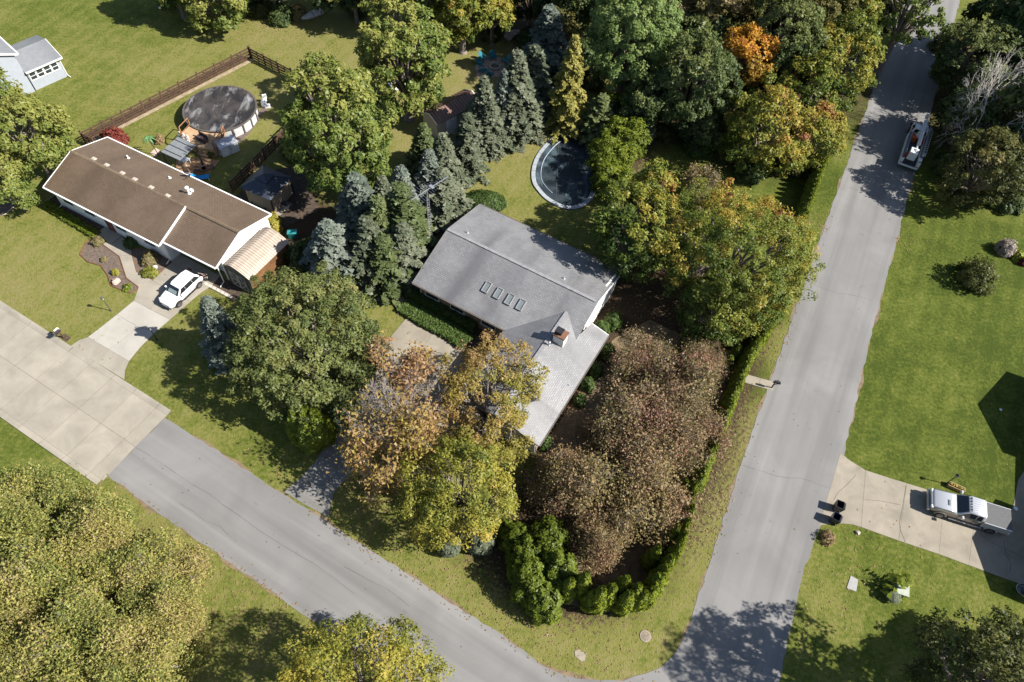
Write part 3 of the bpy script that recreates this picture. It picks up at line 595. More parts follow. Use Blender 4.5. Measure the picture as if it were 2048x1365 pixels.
b = MB(); b.box((2.1, -Ws+.12, 1.0), (1.5, .06, 2.0)); d = b.build('door', TRIM, S1)
for s in (-.37, .37): q = MB(); q.box((2.1+s, -Ws+.08, 1.0), (.6, .03, 1.8)); q.build('door_leaf', TRIM, d)
# ---------------------------------------------------------------- barn-roofed lean shed beside the ranch house
TANR = mat('tan_metal_roof', (.40, .335, .275), .5, .08, 2, .1); CEDAR = mat('cedar_boards', (.17, .085, .036), .7, .3, 2); OLIVE = mat('dark_olive_board', (.10, .095, .08), .7, .1, 3)
o = P(444, 532, 2.4)
S2 = thing('barn_shed', 'tan metal roofed barn style shed with cedar sides by the white gable', 'shed', (o.x, o.y, 0), R(64.2))
Lb, Wb = 5.6, 3.3
prof = [(0, 2.4), (-.45, 2.80), (-1.0, 3.12), (-1.3, 3.18), (-2.0, 3.02), (-2.7, 2.74), (-Wb, 2.4)]
for i, (a, c) in enumerate(zip(prof[:-1], prof[1:])):
    rib_roof(S2, [(0, c[0], c[1]), (Lb, c[0], c[1]), (Lb, a[0], a[1]), (0, a[0], a[1])], TANR, 20, 'roof', .04, .02)
for x in (.12, Lb-.12):
    b = MB(); pp = [(y, z-.03) for y, z in prof]; pp = [(0-.1, 0)]+[(max(min(y, -.1), -Wb+.1), z) for y, z in pp]+[(-Wb+.1, 0)]
    k = len(pp); b.add([(x-.05, y, z) for y, z in pp]+[(x+.05, y, z) for y, z in pp], [tuple(range(k)), tuple(range(2*k-1, k-1, -1))]+[(i, k+i, k+(i+1) % k, (i+1) % k) for i in range(k)]); b.build('end_wall', OLIVE, S2)
    b = MB(); b.path([(x+(-.09 if x < 1 else .09), y, z) for y, z in prof], .04, 6); b.build('bargeboard', BEIGE, S2)
for y in (-.12, -Wb+.12):
    n = 28
    wl = MB(); wl.box((Lb/2, y, 1.2), (Lb-.25, .05, 2.4)); wl = wl.build('side_wall', OLIVE, S2)
    for i in range(n): b = MB(); b.box((.15+(i+.5)*(Lb-.3)/n, y+(-.035 if y < -1 else .035), 1.19+rnd.uniform(-.01, .01)), ((Lb-.3)/n-.014, .03, 2.35)); b.build('board', CEDAR, wl)
for y in (-1.1, -2.1):
    b = MB(); b.box((.05, y, 1.1), (.05, .95, 2.1)); d = b.build('barn_door', OLIVE, S2); q = MB()
    for dz in (-1, 1): q.box((.015, y, 1.1+dz*.98), (.03, .95, .09)); q.box((.015, y+dz*.43, 1.1), (.028, .09, 2.05))
    q.box((.015, y, 1.1), (.028, .95, .09)); q.path([(.015, y-.42, 1.15), (.015, y+.42, 2.05)], .045, 4); q.path([(.015, y-.42, 1.05), (.015, y+.42, .15)], .045, 4); q.build('door_brace', BEIGE, d)
b = MB(); b.path([(Lb+.1, -Wb-.05, 2.4), (Lb+.15, -Wb-.1, .2), (Lb+.6, -Wb-.1, .1)], .05); b.build('downspout', TRIM, S2)
# small pale outbuilding glimpsed through the wood
o = P(1297, 196)
S3 = thing('outbuilding', 'small pale walled outbuilding half hidden under the dark trees', 'shed', (o.x, o.y, 0), R(-20))
wall(S3, [(0, 0), (3, 0)], 0, 2.2, m=GREYW); wall(S3, [(0, 0), (0, 3)], 0, 2.2, m=GREYW); wall(S3, [(3, 0), (3, 3)], 0, 2.2, m=GREYW); wall(S3, [(0, 3), (3, 3)], 0, 2.2, m=GREYW); roofplane(S3, [(-.2, -.2, 2.2), (3.2, -.2, 2.2), (3.2, 3.2, 2.6), (-.2, 3.2, 2.6)], GREYM)
# ================================================================ VEGETATION
def cloud(name, cen, nor, size, tint, m, rg, aspect=1.5, spin=True, up=None, tri=True):
    """mesh of many small leaf faces: rhombs centred on cen, facing nor"""
    N = len(cen); nor = nor/np.maximum(1e-6, np.linalg.norm(nor, axis=1, keepdims=True))
    if up is None: up = rg.normal(size=(N, 3))
    a = np.cross(nor, up); a /= np.maximum(1e-6, np.linalg.norm(a, axis=1, keepdims=True)); b = np.cross(nor, a)
    L = (size*aspect*.5)[:, None]; W = (size*.5)[:, None]
    if tri: v = np.stack([cen+b*L, cen-b*L+a*W, cen-b*L-a*W], 1)
    else: bend = nor*(size*.18)[:, None]; v = np.stack([cen-b*L-bend, cen+a*W, cen+b*L-bend, cen-a*W], 1)
    k = v.shape[1]; v = v.reshape(-1, 3).astype(np.float32)
    me = bpy.data.meshes.new(name); me.vertices.add(k*N); me.vertices.foreach_set('co', v.ravel())
    me.loops.add(k*N); me.loops.foreach_set('vertex_index', np.arange(k*N, dtype=np.int32))
    me.polygons.add(N); me.polygons.foreach_set('loop_start', np.arange(0, k*N, k, dtype=np.int32)); me.update(calc_edges=True)
    at = me.attributes.new('tint', 'FLOAT', 'POINT'); at.data.foreach_set('value', np.repeat(np.clip(tint, 0, 1), k).astype(np.float32))
    me.materials.append(m); return me
def unit(v): return v/np.maximum(1e-6, np.linalg.norm(v, axis=-1, keepdims=True))
def rdir(rg, n): return unit(rg.normal(size=(n, 3)))
BARK = mat('bark', (.19, .16, .135), .95, .3, 4); PALEBARK = mat('pale_bark', (.25, .225, .20), .9, .25, 5); GREYTWIG = mat('grey_twigs', (.33, .29, .265), .9, .2, 6); BROWNTWIG = mat('brown_twigs', (.26, .205, .18), .9, .2, 6)
def sticks(name, segs, m, n=3):
    """segments (a, b, r0, r1) -> one mesh"""
    segs = [s for s in segs]; A = np.array([s[0] for s in segs], float); B = np.array([s[1] for s in segs], float); r0 = np.array([s[2] for s in segs]); r1 = np.array([s[3] for s in segs])
    d = unit(B-A); ref = np.where(np.abs(d[:, 2:3]) > .9, np.array([[1., 0, 0]]), np.array([[0, 0, 1.]])); x = unit(np.cross(d, ref)); y = np.cross(d, x); vs = []
    for C, r in ((A, r0), (B, r1)):
        for i in range(n):
            t = 2*math.pi*i/n; vs.append(C+(x*math.cos(t)+y*math.sin(t))*r[:, None])
    v = np.stack(vs, 1).reshape(-1, 3).astype(np.float32); N = len(segs)
    f = np.array([[i, (i+1) % n, n+(i+1) % n, n+i] for i in range(n)]); F = (f[None]+(np.arange(N)*2*n)[:, None, None]).reshape(-1)
    me = bpy.data.meshes.new(name); me.vertices.add(len(v)); me.vertices.foreach_set('co', v.ravel()); me.loops.add(len(F)); me.loops.foreach_set('vertex_index', F.astype(np.int32))
    me.polygons.add(N*n); me.polygons.foreach_set('loop_start', np.arange(0, len(F), 4, dtype=np.int32)); me.update(calc_edges=True); me.materials.append(m); return me
def limb_segs(rg, base, tips, r, H0, wig=.12):
    """trunk to H0, then a bent limb to each tip"""
    base = np.array(base, float); top = base+np.array([0, 0, H0]); segs = [(base, base+(top-base)*.15, r*1.45, r), (base+(top-base)*.15, top, r, r*.75), (top, top+np.array([.1, .05, r*3]), r*.75, .01)]
    for t in tips:
        t = np.array(t, float); s = base+np.array([0, 0, H0*(.65+.35*rg.random())]); mid = s*.45+t*.55+np.array([0, 0, .12*np.linalg.norm(t-s)])+rg.normal(size=3)*wig*np.linalg.norm(t-s)*.6
        segs += [(s, mid, r*.45, r*.26), (mid, t, r*.26, r*.05)]
        for k in range(3):
            e = t+rg.normal(size=3)*min(.5, np.linalg.norm(t-s)*.12); segs.append((mid*.5+t*.5, e, r*.14, r*.03))
    return segs
def branching(rg, p, d, L, r, depth, segs, spread=.55, droop=0., kids=(2, 3), shrink=.74, minr=.006, tips=None):
    q = p; n = 3
    for i in range(n):
        d = unit(d+rg.normal(size=3)*.13+np.array([0, 0, -droop*.12])); e = q+d*L/n; r2 = max(minr, r*(1-.13)); segs.append((q, e, r, r2)); q = e; r = r2
        if depth > 0 and i >= 1 and rg.random() < .75:
            nd = unit(d+rdir(rg, 1)[0]*spread*1.35); branching(rg, q, nd, L*shrink*rg.uniform(.6, 1), max(minr, r*.55), depth-1, segs, spread, droop, kids, shrink, minr, tips)
    if depth > 0:
        for k in range(rg.integers(kids[0], kids[1]+1)):
            nd = unit(d+rdir(rg, 1)[0]*spread); branching(rg, q, nd, L*shrink*rg.uniform(.75, 1.1), max(minr, r*.68), depth-1, segs, spread, droop, kids, shrink, minr, tips)
    elif tips is not None: tips.append(q)
LEAF = {}
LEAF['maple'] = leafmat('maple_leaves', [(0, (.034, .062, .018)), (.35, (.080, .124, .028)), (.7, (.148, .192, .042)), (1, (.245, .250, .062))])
LEAF['dark'] = leafmat('dark_green_leaves', [(0, (.028, .046, .018)), (.4, (.060, .090, .031)), (.75, (.108, .140, .044)), (1, (.170, .190, .060))])
LEAF['olive'] = leafmat('olive_leaves', [(0, (.040, .052, .014)), (.4, (.085, .094, .026)), (.75, (.140, .135, .040)), (1, (.190, .160, .050))])
LEAF['turning'] = leafmat('turning_leaves', [(0, (.046, .078, .016)), (.3, (.112, .152, .026)), (.55, (.232, .236, .040)), (.75, (.350, .270, .045)), (.9, (.350, .180, .055)), (1, (.280, .105, .055))])
LEAF['yellow'] = leafmat('yellow_leaves', [(0, (.120, .142, .026)), (.3, (.245, .245, .042)), (.6, (.370, .305, .055)), (1, (.46, .340, .075))])
LEAF['orange'] = leafmat('orange_leaves', [(0, (.165, .160, .032)), (.3, (.300, .245, .050)), (.6, (.340, .225, .085)), (1, (.330, .190, .110))])
LEAF['gold'] = leafmat('gold_leaves', [(0, (0.135, 0.101, 0.020)), (.4, (0.405, 0.230, 0.030)), (.8, (0.567, 0.270, 0.034)), (1, (0.405, 0.162, 0.041))])
LEAF['russet'] = leafmat('russet_leaves', [(0, (.150, .145, .055)), (.35, (.260, .205, .100)), (.65, (.300, .195, .120)), (1, (.280, .125, .105))])
LEAF['tan'] = leafmat('tan_leaves', [(0, (.165, .150, .055)), (.5, (.300, .225, .105)), (.8, (.310, .200, .120)), (1, (.290, .150, .110))])
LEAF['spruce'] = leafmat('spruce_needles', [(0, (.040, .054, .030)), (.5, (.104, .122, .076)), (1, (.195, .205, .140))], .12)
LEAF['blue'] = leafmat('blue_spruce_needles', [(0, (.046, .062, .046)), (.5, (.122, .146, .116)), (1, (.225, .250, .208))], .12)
LEAF['greenneedle'] = leafmat('green_needles', [(0, (0.039, 0.056, 0.022)), (.5, (0.098, 0.126, 0.048)), (1, (0.168, 0.190, 0.078))], .15)
LEAF['pine'] = leafmat('pine_needles', [(0, (.050, .085, .026)), (.5, (.150, .215, .062)), (1, (.280, .325, .105))], .28)
LEAF['goldpine'] = leafmat('golden_needles', [(0, (.095, .115, .030)), (.5, (.215, .210, .052)), (1, (.330, .285, .075))], .22)
LEAF['cedar'] = leafmat('cedar_sprays', [(0, (.052, .078, .011)), (.5, (.138, .178, .019)), (1, (.285, .305, .034))], .32)
LEAF['yew'] = leafmat('yew_leaves', [(0, (0.026, 0.045, 0.013)), (.5, (0.058, 0.096, 0.022)), (1, (0.115, 0.154, 0.042))], .15)
LEAF['thicket'] = leafmat('thicket_leaves', [(0, (.135, .170, .046)), (.35, (.250, .268, .072)), (.65, (.360, .325, .085)), (1, (.360, .280, .140))])
LEAF['deepmaple'] = leafmat('deep_maple_leaves', [(0, (.040, .058, .020)), (.35, (.092, .118, .036)), (.7, (.165, .186, .058)), (1, (.255, .240, .090))])
LEAF['red'] = leafmat('red_leaves', [(0, (0.090, 0.020, 0.020)), (.5, (0.200, 0.045, 0.035)), (1, (0.280, 0.100, 0.060))])
LEAF['pinkish'] = leafmat('pale_plumes', [(0, (0.160, 0.140, 0.110)), (.5, (0.340, 0.280, 0.250)), (1, (0.480, 0.420, 0.380))])
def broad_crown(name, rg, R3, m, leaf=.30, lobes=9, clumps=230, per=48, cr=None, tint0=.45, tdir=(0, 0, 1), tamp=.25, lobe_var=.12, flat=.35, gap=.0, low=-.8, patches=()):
    """crown of three nested scales: big lobes, leaf clumps on their outer faces, single leaves"""
    R3 = np.array(R3, float); rm = R3.mean()
    g = (np.arange(lobes)+.5)/lobes; z = 1-(1-low)*g*1.0; z = np.clip(z+rg.normal(size=lobes)*.1, low, .96); ph = np.arange(lobes)*2.39996+rg.random()*6; rr = np.sqrt(np.maximum(0, 1-z*z))
    ld = np.stack([rr*np.cos(ph), rr*np.sin(ph), z], 1); lc = ld*R3*(.46+.24*rg.random((lobes, 1))); lr = rm*(.30+.28*rg.random(lobes)); ltint = rg.normal(size=lobes)*lobe_var
    cr = cr or max(.5, rm*.15); C = []; CT = []
    per_l = int(clumps/lobes)+1
    for i in range(lobes):
        d = unit(rdir(rg, per_l)+unit(lc[i]/R3)*.75+np.array([0, 0, .25])); c = lc[i]+d*lr[i]*np.array([1, 1, .9])*(.72+.36*rg.random((per_l, 1)))
        C.append(c); CT.append(np.full(per_l, ltint[i])+rg.normal(size=per_l)*.09)
    C = np.concatenate(C); CT = np.concatenate(CT)
    if gap: k = rg.random(len(C)) > gap; C = C[k]; CT = CT[k]
    # drop clumps buried deep inside
    e = np.linalg.norm(C/R3, axis=1); k = e > .38; C = C[k]; CT = CT[k]
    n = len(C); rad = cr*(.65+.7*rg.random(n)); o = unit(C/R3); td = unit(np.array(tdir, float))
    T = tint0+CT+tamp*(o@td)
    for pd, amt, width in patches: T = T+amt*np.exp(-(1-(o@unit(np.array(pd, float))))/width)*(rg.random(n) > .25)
    idx = np.repeat(np.arange(n), per); d = unit(rdir(rg, len(idx))+o[idx]*.35+np.array([0, 0, .30]))
    pos = C[idx]+d*rad[idx][:, None]*(.45+.6*rg.random((len(idx), 1)))*np.array([1, 1, .8])
    nor = unit(d*.55+o[idx]*.25+np.array([0, 0, flat])+rg.normal(size=(len(idx), 3))*.42)
    size = leaf*(.45+.95*rg.random(len(idx))**1.3); t = T[idx]+rg.normal(size=len(idx))*.07
    return cloud(name, pos, nor, size, t, m, rg), C
def spruce_mesh(name, rg, H, Rb, m, leaf=.22, dens=1.1, droop=.35, tint0=.5, brown=0., ragged=.2, ppb=42):
    pos = []; nor = []; siz = []; tin = []; segs = [(np.zeros(3), np.array([0, 0, H*.97]), .02*H, .02)]
    z = H*.06; ph = 0
    while z < H*.985:
        f = 1-z/H; r = Rb*(f**.85)*1.0+.10; nb = max(4, int(r*5.2*dens)); ph += 1.1
        for k in range(nb):
            a = ph+2*math.pi*(k+rg.uniform(-.3, .3))/nb; L = r*(1+rg.uniform(-ragged, ragged)); o = np.array([math.cos(a), math.sin(a), 0])
            n = int(ppb*(.35+.65*min(1, r/1.5))); t = np.sqrt(rg.random(n))*.92+.1; wd = (.16+.16*L)*(1.05-t)+.07
            side = np.array([-o[1], o[0], 0]); rise = .18 if z < H*.8 else .5
            p = o*(t*L)[:, None]+side*(rg.normal(size=n)*wd*.8)[:, None]; p[:, 2] += z+L*(rise*t-droop*1.35*t*t)+rg.normal(size=n)*.07
            pos.append(p); nn = np.tile(np.array([0, 0, 1.]), (n, 1))+o*.35+rg.normal(size=(n, 3))*.38; nor.append(nn)
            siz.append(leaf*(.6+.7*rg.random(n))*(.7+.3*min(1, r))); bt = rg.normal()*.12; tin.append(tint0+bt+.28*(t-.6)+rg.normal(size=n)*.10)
            if k % 2 == 0 and r > .5: segs.append((np.array([0, 0, z]), o*L*.7+np.array([0, 0, z+L*.0]), .03, .008))
        z += max(.16, .30*(.45+f)*(H/9)**.4)
    return cloud(name, np.concatenate(pos), np.concatenate(nor), np.concatenate(siz), np.concatenate(tin), m, rg, 1.5), segs
def column_mesh(name, rg, H, Rb, m, n=2600, leaf=.16, tint0=.5, power=.6, lump=.12):
    """dense clipped cedar column: upright sprays in lumps over a narrow egg"""
    nl = 46; lz = rg.random(nl)*.95; la = rg.random(nl)*6.283
    u = rg.random(n)**.9; a = rg.random(n)*6.283; prof = np.minimum(1, (1-u)**(power+.12)*1.28)*np.minimum(1, .72+u*1.6); 
    da = np.abs((a[:, None]-la[None]+math.pi) % (2*math.pi)-math.pi); w_ = np.exp(-((da/.42)**2+((u[:, None]-lz[None])/.10)**2)).max(1)
    r = Rb*prof*(1-lump+2*lump*w_)*(.90+.14*rg.random(n)); o = np.stack([np.cos(a), np.sin(a), np.zeros(n)], 1)
    p = o*r[:, None]; p[:, 2] = u*H*(.985+.03*rg.random(n)); nr = o+np.array([0, 0, .55])*(.4+u)[:, None]+rg.normal(size=(n, 3))*.35
    return cloud(name, p, nr, leaf*(.7+.7*rg.random(n)), tint0-.22+.4*w_+rg.normal(size=n)*.09, m, rg, 1.9, up=np.cross(nr, np.array([0, 0, 1.])+rg.normal(size=(n, 3))*.25))
def bush_mesh(name, rg, R3, m, n=1800, leaf=.16, tint0=.5, lump=.18, nl=26):
    R3 = np.array(R3, float); ld = rdir(rg, nl); ld[:, 2] = np.abs(ld[:, 2]); d = rdir(rg, n); d[:, 2] = np.abs(d[:, 2])-.15; d = unit(d)
    w_ = np.exp(-(1-(d@ld.T))/.045).max(1); k = (1-lump+1.6*lump*w_)*(.82+.2*rg.random(n)); p = d*R3*k[:, None]; p[:, 2] = np.maximum(.03, p[:, 2]+R3[2]*.12)
    return cloud(name, p, d+np.array([0, 0, .3])+rg.normal(size=(n, 3))*.4, leaf*(.7+.6*rg.random(n)), tint0-.15+.3*w_+rg.normal(size=n)*.1, m, rg, 1.4)
G_TREE = 'broadleaf trees around the houses'; G_CON = 'spruces standing in rows'; G_HEDGE = 'clipped cedars of the corner hedge'; G_BUSH = 'garden shrubs'
def finish_tree(name, label, base, crown, trunk, group, cat='tree', dz=0., extra=()):
    t = thing(name, label, cat, base, 0, group); c = link('crown', crown, t, loc=(0, 0, dz))
    if trunk is not None: link('trunk', trunk, t)
    for nm, me in extra: link(nm, me, t)
    return t
def tree(name, label, px, py, rx, H, leafkey, seed, ry=None, crown_h=None, bark=BARK, trunk_off=(0, 0), **k):
    """broadleaf tree whose crown centre is seen at survey point (px, py) with half width rx px; H total height in m"""
    rg = np.random.default_rng(seed); ch = min(H*.97, (crown_h or H*.78)*1.07); zc = H-ch*.5; c = P(px, py, zc); s = mpp(px, py, zc); rad = rx*s; rady = (ry or rx)*s
    dens = k.pop('dens', 1.); leaf = k.pop('leaf', .24)*.80; tips = k.pop('ntips', 14)
    area = 4*math.pi*((rad*rady*ch/2)**(2/3)); n = int(min(620, area*1.2*dens)); 
    k.setdefault('lobes', max(8, int(area/22))); k.setdefault('cr', .62); k.setdefault('per', 60)
    me, C = broad_crown('crown', rg, (rad, rady, ch/2), LEAF[leafkey], leaf=leaf, clumps=n, **k)
    ti = C[rg.choice(len(C), min(len(C), tips*2), replace=False)]*.8; base = np.array([*trunk_off, -zc])
    sg = limb_segs(rg, base, ti, .035*H, max(1.2, zc-ch*.35)); tr = sticks('trunk', [(a+np.array([0, 0, zc]), b+np.array([0, 0, zc]), p, q) for a, b, p, q in sg], bark, 6)
    return finish_tree(name, label, (c.x, c.y, 0), me, tr, G_TREE, dz=zc)

PROTO = {}
def tree_shared(name, label, px, py, rx, H, key, seed, tint0):
    """trees of the far wood: three built crowns per leaf colour, copied, scaled and turned"""
    k = (key, seed % 3)
    if k not in PROTO: t = PROTO[k] = tree(name, label, px, py, rx, H, key, seed, crown_h=H*.85, leaf=.28, tint0=tint0, lobes=12); t['half_width'] = rx*mpp(px, py, H*.57); t['full_height'] = H; return t
    p = PROTO[k]; t = copy_tree(p); c = P(px, py, H*.57); q = rx*mpp(px, py, H*.57)/p['half_width']; t.location = (c.x, c.y, 0); t.scale = (q, q, H/p['full_height']); t.rotation_euler = (0, 0, seed*1.9); return tag(t, label, 'tree', G_TREE)
# ---------------------------------------------------------------- broadleaf trees
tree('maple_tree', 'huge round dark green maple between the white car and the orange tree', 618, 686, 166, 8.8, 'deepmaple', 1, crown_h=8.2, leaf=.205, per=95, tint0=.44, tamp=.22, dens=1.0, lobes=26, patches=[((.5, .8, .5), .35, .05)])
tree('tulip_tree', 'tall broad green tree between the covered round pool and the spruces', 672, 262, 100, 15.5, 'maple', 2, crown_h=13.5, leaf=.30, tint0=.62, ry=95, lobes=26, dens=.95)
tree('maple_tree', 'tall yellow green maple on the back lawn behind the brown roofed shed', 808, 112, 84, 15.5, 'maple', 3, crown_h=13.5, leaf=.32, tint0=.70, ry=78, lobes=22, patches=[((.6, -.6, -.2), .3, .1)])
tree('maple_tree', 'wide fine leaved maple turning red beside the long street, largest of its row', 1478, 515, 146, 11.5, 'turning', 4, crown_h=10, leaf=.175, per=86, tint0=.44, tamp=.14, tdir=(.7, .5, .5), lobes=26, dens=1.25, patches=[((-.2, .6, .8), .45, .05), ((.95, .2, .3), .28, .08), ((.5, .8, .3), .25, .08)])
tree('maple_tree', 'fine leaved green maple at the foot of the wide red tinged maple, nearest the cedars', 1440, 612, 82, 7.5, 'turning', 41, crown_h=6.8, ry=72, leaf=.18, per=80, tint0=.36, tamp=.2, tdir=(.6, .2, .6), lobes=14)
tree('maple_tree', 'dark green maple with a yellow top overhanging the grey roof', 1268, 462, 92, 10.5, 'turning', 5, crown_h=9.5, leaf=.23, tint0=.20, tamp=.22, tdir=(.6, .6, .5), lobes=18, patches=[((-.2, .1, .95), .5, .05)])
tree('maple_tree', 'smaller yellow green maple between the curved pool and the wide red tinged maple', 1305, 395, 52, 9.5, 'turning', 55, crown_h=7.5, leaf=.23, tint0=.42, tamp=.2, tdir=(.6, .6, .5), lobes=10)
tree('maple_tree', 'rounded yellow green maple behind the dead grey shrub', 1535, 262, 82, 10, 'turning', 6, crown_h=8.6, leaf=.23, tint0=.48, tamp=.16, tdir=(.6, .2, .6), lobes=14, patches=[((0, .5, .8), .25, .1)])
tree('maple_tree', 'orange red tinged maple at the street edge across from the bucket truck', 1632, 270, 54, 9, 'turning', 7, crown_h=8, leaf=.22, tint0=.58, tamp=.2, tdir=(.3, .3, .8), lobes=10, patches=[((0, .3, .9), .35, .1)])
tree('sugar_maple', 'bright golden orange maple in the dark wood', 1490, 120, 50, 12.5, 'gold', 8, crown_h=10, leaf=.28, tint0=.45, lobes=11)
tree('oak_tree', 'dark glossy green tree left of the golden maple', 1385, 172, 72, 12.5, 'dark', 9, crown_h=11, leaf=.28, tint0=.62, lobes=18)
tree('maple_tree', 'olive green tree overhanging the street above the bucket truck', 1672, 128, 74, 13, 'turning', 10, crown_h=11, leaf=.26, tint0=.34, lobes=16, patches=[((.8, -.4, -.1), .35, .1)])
tree_shared('oak_tree', 'dark green oak in the wood behind the golden maple', 1570, 85, 78, 14, 'dark', 11, .66)
tree('maple_tree', 'olive tree in the wood below the dark oak, left of the street', 1615, 185, 55, 10.5, 'turning', 12, crown_h=9, leaf=.25, tint0=.32, lobes=10)
tree('oak_tree', 'brownish olive oak at the top edge above the dark glossy tree', 1425, 22, 66, 13, 'tan', 13, crown_h=11, leaf=.30, tint0=.12, lobes=12)
tree_shared('oak_tree', 'green oak at the top edge above the golden maple', 1545, -8, 70, 14, 'dark', 14, .72)
tree('maple_tree', 'green yellow tree at the top edge left of the street', 1690, 20, 66, 14, 'turning', 15, crown_h=12, leaf=.28, tint0=.30, lobes=12)
tree('ash_tree', 'loose hanging green tree reaching over the far end of the street', 1822, 18, 78, 13, 'maple', 16, crown_h=8, ry=52, leaf=.33, tint0=.55, dens=.5, gap=.3, lobes=12)
tree('maple_tree', 'green yellow tree in the shade left of the golden maple', 1462, 235, 48, 8, 'turning', 17, crown_h=7, leaf=.25, tint0=.22, lobes=8)
tree_shared('maple_tree', 'low dark green tree in the shade below the dark glossy tree', 1400, 262, 36, 5, 'dark', 18, .45)
tree('maple_tree', 'yellow green maple at the top edge over the back lawn', 432, 2, 76, 7.5, 'maple', 19, crown_h=7.0, ry=46, leaf=.32, tint0=.82, lobes=12)
tree('maple_tree', 'yellow green maple cut by the top left edge of the photo', 345, -34, 60, 9, 'maple', 20, crown_h=8.4, leaf=.32, tint0=.78, lobes=10)
tree('maple_tree', 'bright yellow green tree at the top edge above the fire pit', 985, 20, 46, 8, 'turning', 21, low=-.3, crown_h=6.0, leaf=.28, tint0=.42, lobes=10)
tree_shared('maple_tree', 'green tree at the top edge right of the tall yellow green maple', 925, 8, 52, 12, 'turning', 22, .36)
tree_shared('oak_tree', 'dark tree at the top edge left of the white pine', 1150, -20, 60, 13, 'dark', 23, .4)
tree_shared('oak_tree', 'dark tree at the top edge behind the blue spruce', 1065, -25, 50, 11, 'dark', 24, .38)
tree_shared('maple_tree', 'leafy hedge tree at the top edge right of the small grey boat', 705, -20, 36, 8, 'dark', 25, .5)
tree('maple_tree', 'yellow green tree at the left edge behind the brown roof', 52, 272, 86, 10, 'maple', 26, crown_h=8.5, ry=72, leaf=.27, tint0=.80, lobes=14)
tree('maple_tree', 'small yellow green tree at the left edge beside the brown roof corner', 10, 362, 42, 7, 'maple', 27, crown_h=6, leaf=.25, tint0=.78, lobes=8)
tree('maple_tree', 'yellow green tree at the left edge beside the pale house', -8, 190, 42, 9, 'maple', 28, crown_h=7, leaf=.27, tint0=.78, lobes=8)
tree('oak_tree', 'gold and ochre oak leaning over the grey roof and court', 975, 795, 100, 9, 'orange', 29, crown_h=8, ry=135, leaf=.165, per=95, tint0=.34, tamp=.18, tdir=(-.7, -.2, .1), lobes=20, dens=.85, gap=.22, lobe_var=.16, ntips=24)
tree('maple_tree', 'yellow green maple below the half bare orange oak', 915, 985, 124, 8.5, 'yellow', 30, crown_h=7.4, ry=112, leaf=.155, per=100, tint0=.26, tamp=.12, tdir=(.5, -.6, .1), lobes=20, patches=[((.5, -.8, .1), .2, .1)])
tree('oak_tree', 'yellow and green tree at the bottom edge beside the street', 720, 1385, 195, 10, 'yellow', 31, crown_h=8, ry=135, leaf=.15, per=95, tint0=.32, tamp=.18, tdir=(-.8, -.3, .2), lobes=22, dens=1.1, gap=.08)
tree('oak_tree', 'large shaded dark tree at the bottom right corner', 1985, 1378, 132, 14, 'olive', 32, crown_h=9.5, ry=130, leaf=.20, tint0=.22, lobes=20)
tree_shared('oak_tree', 'dark tree cut by the right edge near the bottom corner', 2120, 1330, 76, 8.5, 'olive', 33, .25)
tree_shared('oak_tree', 'dark tree standing outside the bottom right corner', 2260, 1420, 110, 12, 'dark', 34, .5)
tree_shared('oak_tree', 'dark green tree behind the bleached dead tree, top right', 1955, 118, 72, 10.5, 'dark', 35, .55)
tree_shared('oak_tree', 'dark green tree cut by the top right corner', 2025, 42, 74, 12, 'dark', 36, .6)
tree('oak_tree', 'olive dark tree beside the bucket truck ladder', 1972, 338, 84, 9, 'olive', 37, crown_h=8, leaf=.24, tint0=.42, lobes=16, lobe_var=.16)
tree_shared('oak_tree', 'dark green tree at the right edge below the dead tree', 2070, 290, 70, 8, 'dark', 38, .55)
tree_shared('oak_tree', 'low dark tree filling behind the bucket truck', 1935, 235, 54, 6.5, 'dark', 39, .5)
tree_shared('oak_tree', 'dark green tree at the right edge beside the dead tree', 2090, 160, 66, 9, 'dark', 40, .5)
for i, (x, y, r, H, k, lab) in enumerate([(880, -45, 62, 13, 'dark', 'dark tree beyond the top edge behind the tall yellow green maple'), (990, -55, 66, 13, 'dark', 'dark tree beyond the top edge behind the fire pit'), (1180, -50, 66, 15, 'dark', 'dark tree beyond the top edge left of the white pine'), (1350, -50, 70, 11, 'olive', 'olive tree beyond the top edge right of the white pine'),
    (1480, 30, 50, 12, 'olive', 'olive tree behind the golden maple'), (1400, 85, 52, 9, 'dark', 'dark tree between the brownish oak and the dark glossy tree'), (1640, 65, 60, 13, 'olive', 'olive tree in the wood left of the street, below the top edge'), (540, -60, 60, 10, 'dark', 'dark tree beyond the top edge above the fence corner'), (625, -75, 56, 11, 'dark', 'dark tree beyond the top edge above the canoe'),
    (775, -45, 56, 12, 'dark', 'dark tree beyond the top edge left of the tall yellow green maple'), (1115, 60, 40, 8, 'olive', 'low olive tree right of the tall blue spruce'), (1755, -30, 66, 14, 'olive', 'olive tree beyond the top edge at the street'), (1300, 210, 44, 8, 'dark', 'low dark tree beside the pale outbuilding'), (1535, 185, 42, 8, 'turning', 'yellow green tree just below the golden maple'), (2125, 215, 78, 14.5, 'dark', 'tall dark tree added outside the right edge behind the dead tree to shade the street'), (2100, 70, 78, 15, 'dark', 'tall dark tree added outside the right edge near the top corner to shade the street')]):  # last two trees are added beyond the right edge to shade the street
    tree_shared('oak_tree', lab, x, y, r, H, k, 130+i, .5 if k != 'turning' else .36)
